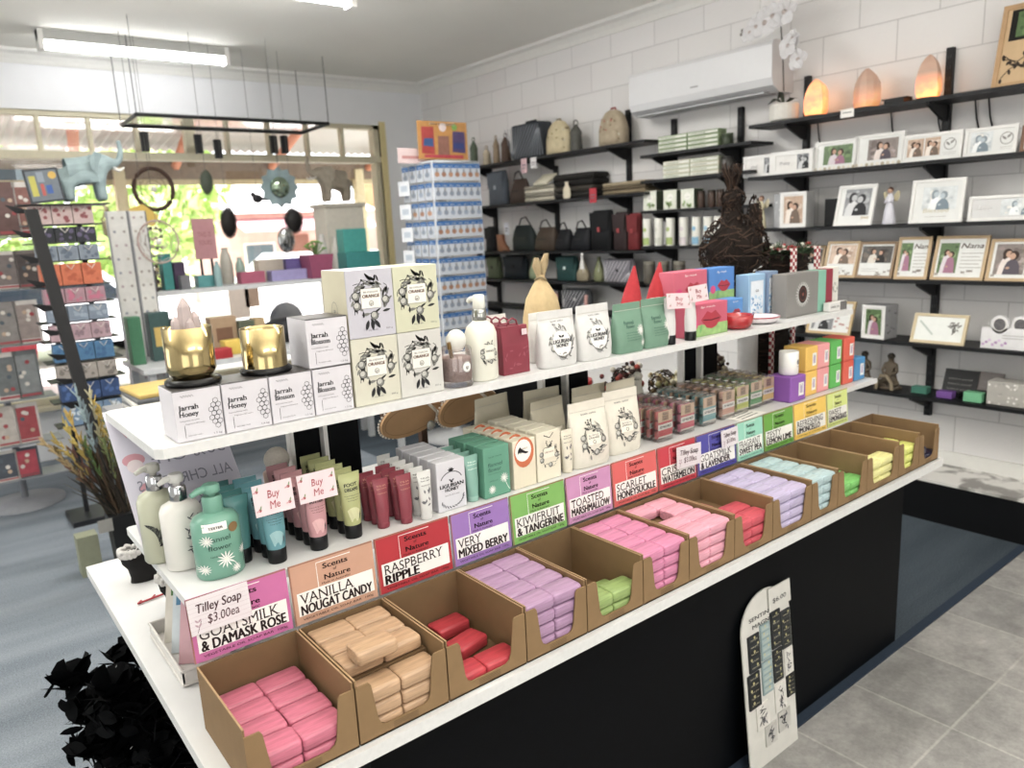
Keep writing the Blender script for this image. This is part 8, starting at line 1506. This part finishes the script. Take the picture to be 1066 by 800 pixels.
def spindle(px, py, rx, rz_, y, label, c, shine=.5, metal=0.):
    q = hang(px, py, y); t = thing('wind_spinner', label, 'hanging ornament', q, 0, 'twisted spinners hanging in the window'); mb = MB()
    for k in range(10):
        a0 = pi*k/10; mb.loft([[(rx*sin(pi*i/12)*cos(a0+.1), rx*.6*sin(pi*i/12)*sin(a0+.1), -rz_*cos(pi*i/12)), (rx*sin(pi*i/12)*cos(a0+.25), rx*.6*sin(pi*i/12)*sin(a0+.25), -rz_*cos(pi*i/12))] for i in range(13)], mat(c, shine, metal=metal, var=.15), False, False, False, closed=False)
    for k in range(10):
        a0 = pi+pi*k/10; mb.loft([[(rx*sin(pi*i/12)*cos(a0+.1), rx*.6*sin(pi*i/12)*sin(a0+.1), -rz_*cos(pi*i/12)), (rx*sin(pi*i/12)*cos(a0+.25), rx*.6*sin(pi*i/12)*sin(a0+.25), -rz_*cos(pi*i/12))] for i in range(13)], mat(c, shine, metal=metal, var=.15), False, False, False, closed=False)
    mb.ball((0, 0, 0), 1., mat(c, shine, metal=metal, var=.15), sc=(rx*.86, rx*.4, rz_*.86), n=14)
    mb.build('spinner_blades', t); mb = MB(); cord(mb, 0, 0, q.z+rz_, 2.9, q.z); mb.build('cord', t)
spindle(215, 190, .045, .085, 5.45, 'small grey green twisted spinner near the top of the window', '#4d5648'); spindle(238, 232, .06, .115, 5.7, 'dark pointed oval spinner beside the pink sign', '#1f1a18'); spindle(306, 230, .075, .10, 5.7, 'dark oval spinner below the mirrored star', '#1f1b1a'); spindle(298, 250, .065, .095, 5.4, 'silvery drop spinner overlapping the dark oval one', '#a9acab', .08, .9)
q = hang(291, 195, 5.6); t = thing('mirror_star', 'large many pointed silver mirror star hanging in the window', 'hanging ornament', q); mb = MB(); n = 24; mb.flat([((.125 if k % 2 else .15)*cos(2*pi*k/n), (.125 if k % 2 else .15)*sin(2*pi*k/n)) for k in range(n)], mat('#8fa7ad', .2, metal=.5, var=.3, scale=8), faceM(), 0); mb.build('star_plate', t); mb = MB(); mb.ball((0, -.01, 0), .075, mat('#8fa38a', .08, metal=.8, var=.3, scale=15), sc=(1, .4, 1)); mb.build('mirror_ball', t); mb = MB(); cord(mb, 0, 0, q.z+.14, 2.9, q.z); mb.build('cord', t)
q = hang(268, 207, 5.75); t = thing('bird_ornament', 'small dark bird ornament left of the mirror star', 'hanging ornament', q); MB().ball((0, 0, 0), .04, mat('#2c2c30', .4), sc=(1, .6, .8)).tube([(.03, 0, 0), (.09, 0, -.01)], [.015, .003], mat('#2c2c30', .4), 6).ball((-.03, 0, .03), .02, mat('#2c2c30', .4)).build('bird_body', t); mb = MB(); cord(mb, 0, 0, q.z+.02, 2.9, q.z); mb.build('cord', t)
# elephant on a plinth by the right window jamb
q = at(354, 212, y=6.0); t = elephant('tan elephant figurine with raised trunk near the right of the window', (q.x, 6.05, q.z), .33, True, mat('#9a8f7d', .6, var=.15), None); t2 = thing('display_plinth', 'tall pale plinth under the tan elephant', 'plinth', (q.x, 6.05, 0)); MB().box((-.17, -.12, 0), (.17, .12, q.z-.002), mat('#d9d2c4', .6)).build('plinth_body', t2); MB().box((-.19, -.14, q.z-.03), (.19, .14, q.z-.001), mat('#c9c1b2', .6)).build('plinth_top', t2)
# hanging black frame below the ceiling
c0, c1, c2 = at(140, 118, y=5.2), at(342, 129, y=5.9), at(126, 132, y=5.9); zf = 2.42; A, B_, C_ = at(142, 119, z=zf), at(342, 129, z=zf), at(126, 131, z=zf)
t = thing('hanging_rack', 'black rimmed clear panel hung on wires near the window', 'hanging rack', (A.x, A.y, zf)); D_ = B_+(C_-A); mb = MB(); bkm = mat('#26282b', .5); pts = [Vector((0, 0, 0)), B_-A, D_-A, C_-A]
mb.tube([*pts, pts[0]], .014, bkm, 6); mb.build('rim', t); MB().add([p+Vector((0, 0, .004)) for p in pts], [(0, 1, 2, 3)], clear('#eef2f2', .3, .06)).build('clear_panel', t); mb = MB()
for p in pts: MB().tube([p, (p.x, p.y, ZC-zf)], .003, bkm, 4).build('wire', t)
for k, (px, py) in enumerate(((152, 148), (208, 150), (228, 155), (286, 150), (297, 150))): q = at(px, py+10, y=6.2); o = tag(MB().box((-.025, -.02, 0), (.025, .02, .14), mat('#1d1e20', .6)).tube([(0, 0, .14), (0, 0, zf-.018-q.z)], .002, bkm, 4).build('hanging_bell', loc=q), 'black hanging chime tube in front of the top lights, %s from the left' % ['first', 'second', 'third', 'fourth', 'fifth'][k], 'chime', 'black chime tubes')
# ------------------------------------------------------------------ render look
SC.view_settings.view_transform = 'Standard'; SC.view_settings.look = 'None'; SC.view_settings.exposure = -.34; SC.view_settings.gamma = .93
cy = SC.cycles
cy.use_denoising = True; cy.max_bounces = 8; cy.diffuse_bounces = 4; cy.glossy_bounces = 4; cy.transparent_max_bounces = 24; cy.transmission_bounces = 6
cy.sample_clamp_indirect = 6.; cy.blur_glossy = 1.; cy.caustics_reflective = False; cy.caustics_refractive = False
for o in list(bpy.data.objects):
    if o.users_collection == () and o.users == 0: bpy.data.objects.remove(o)
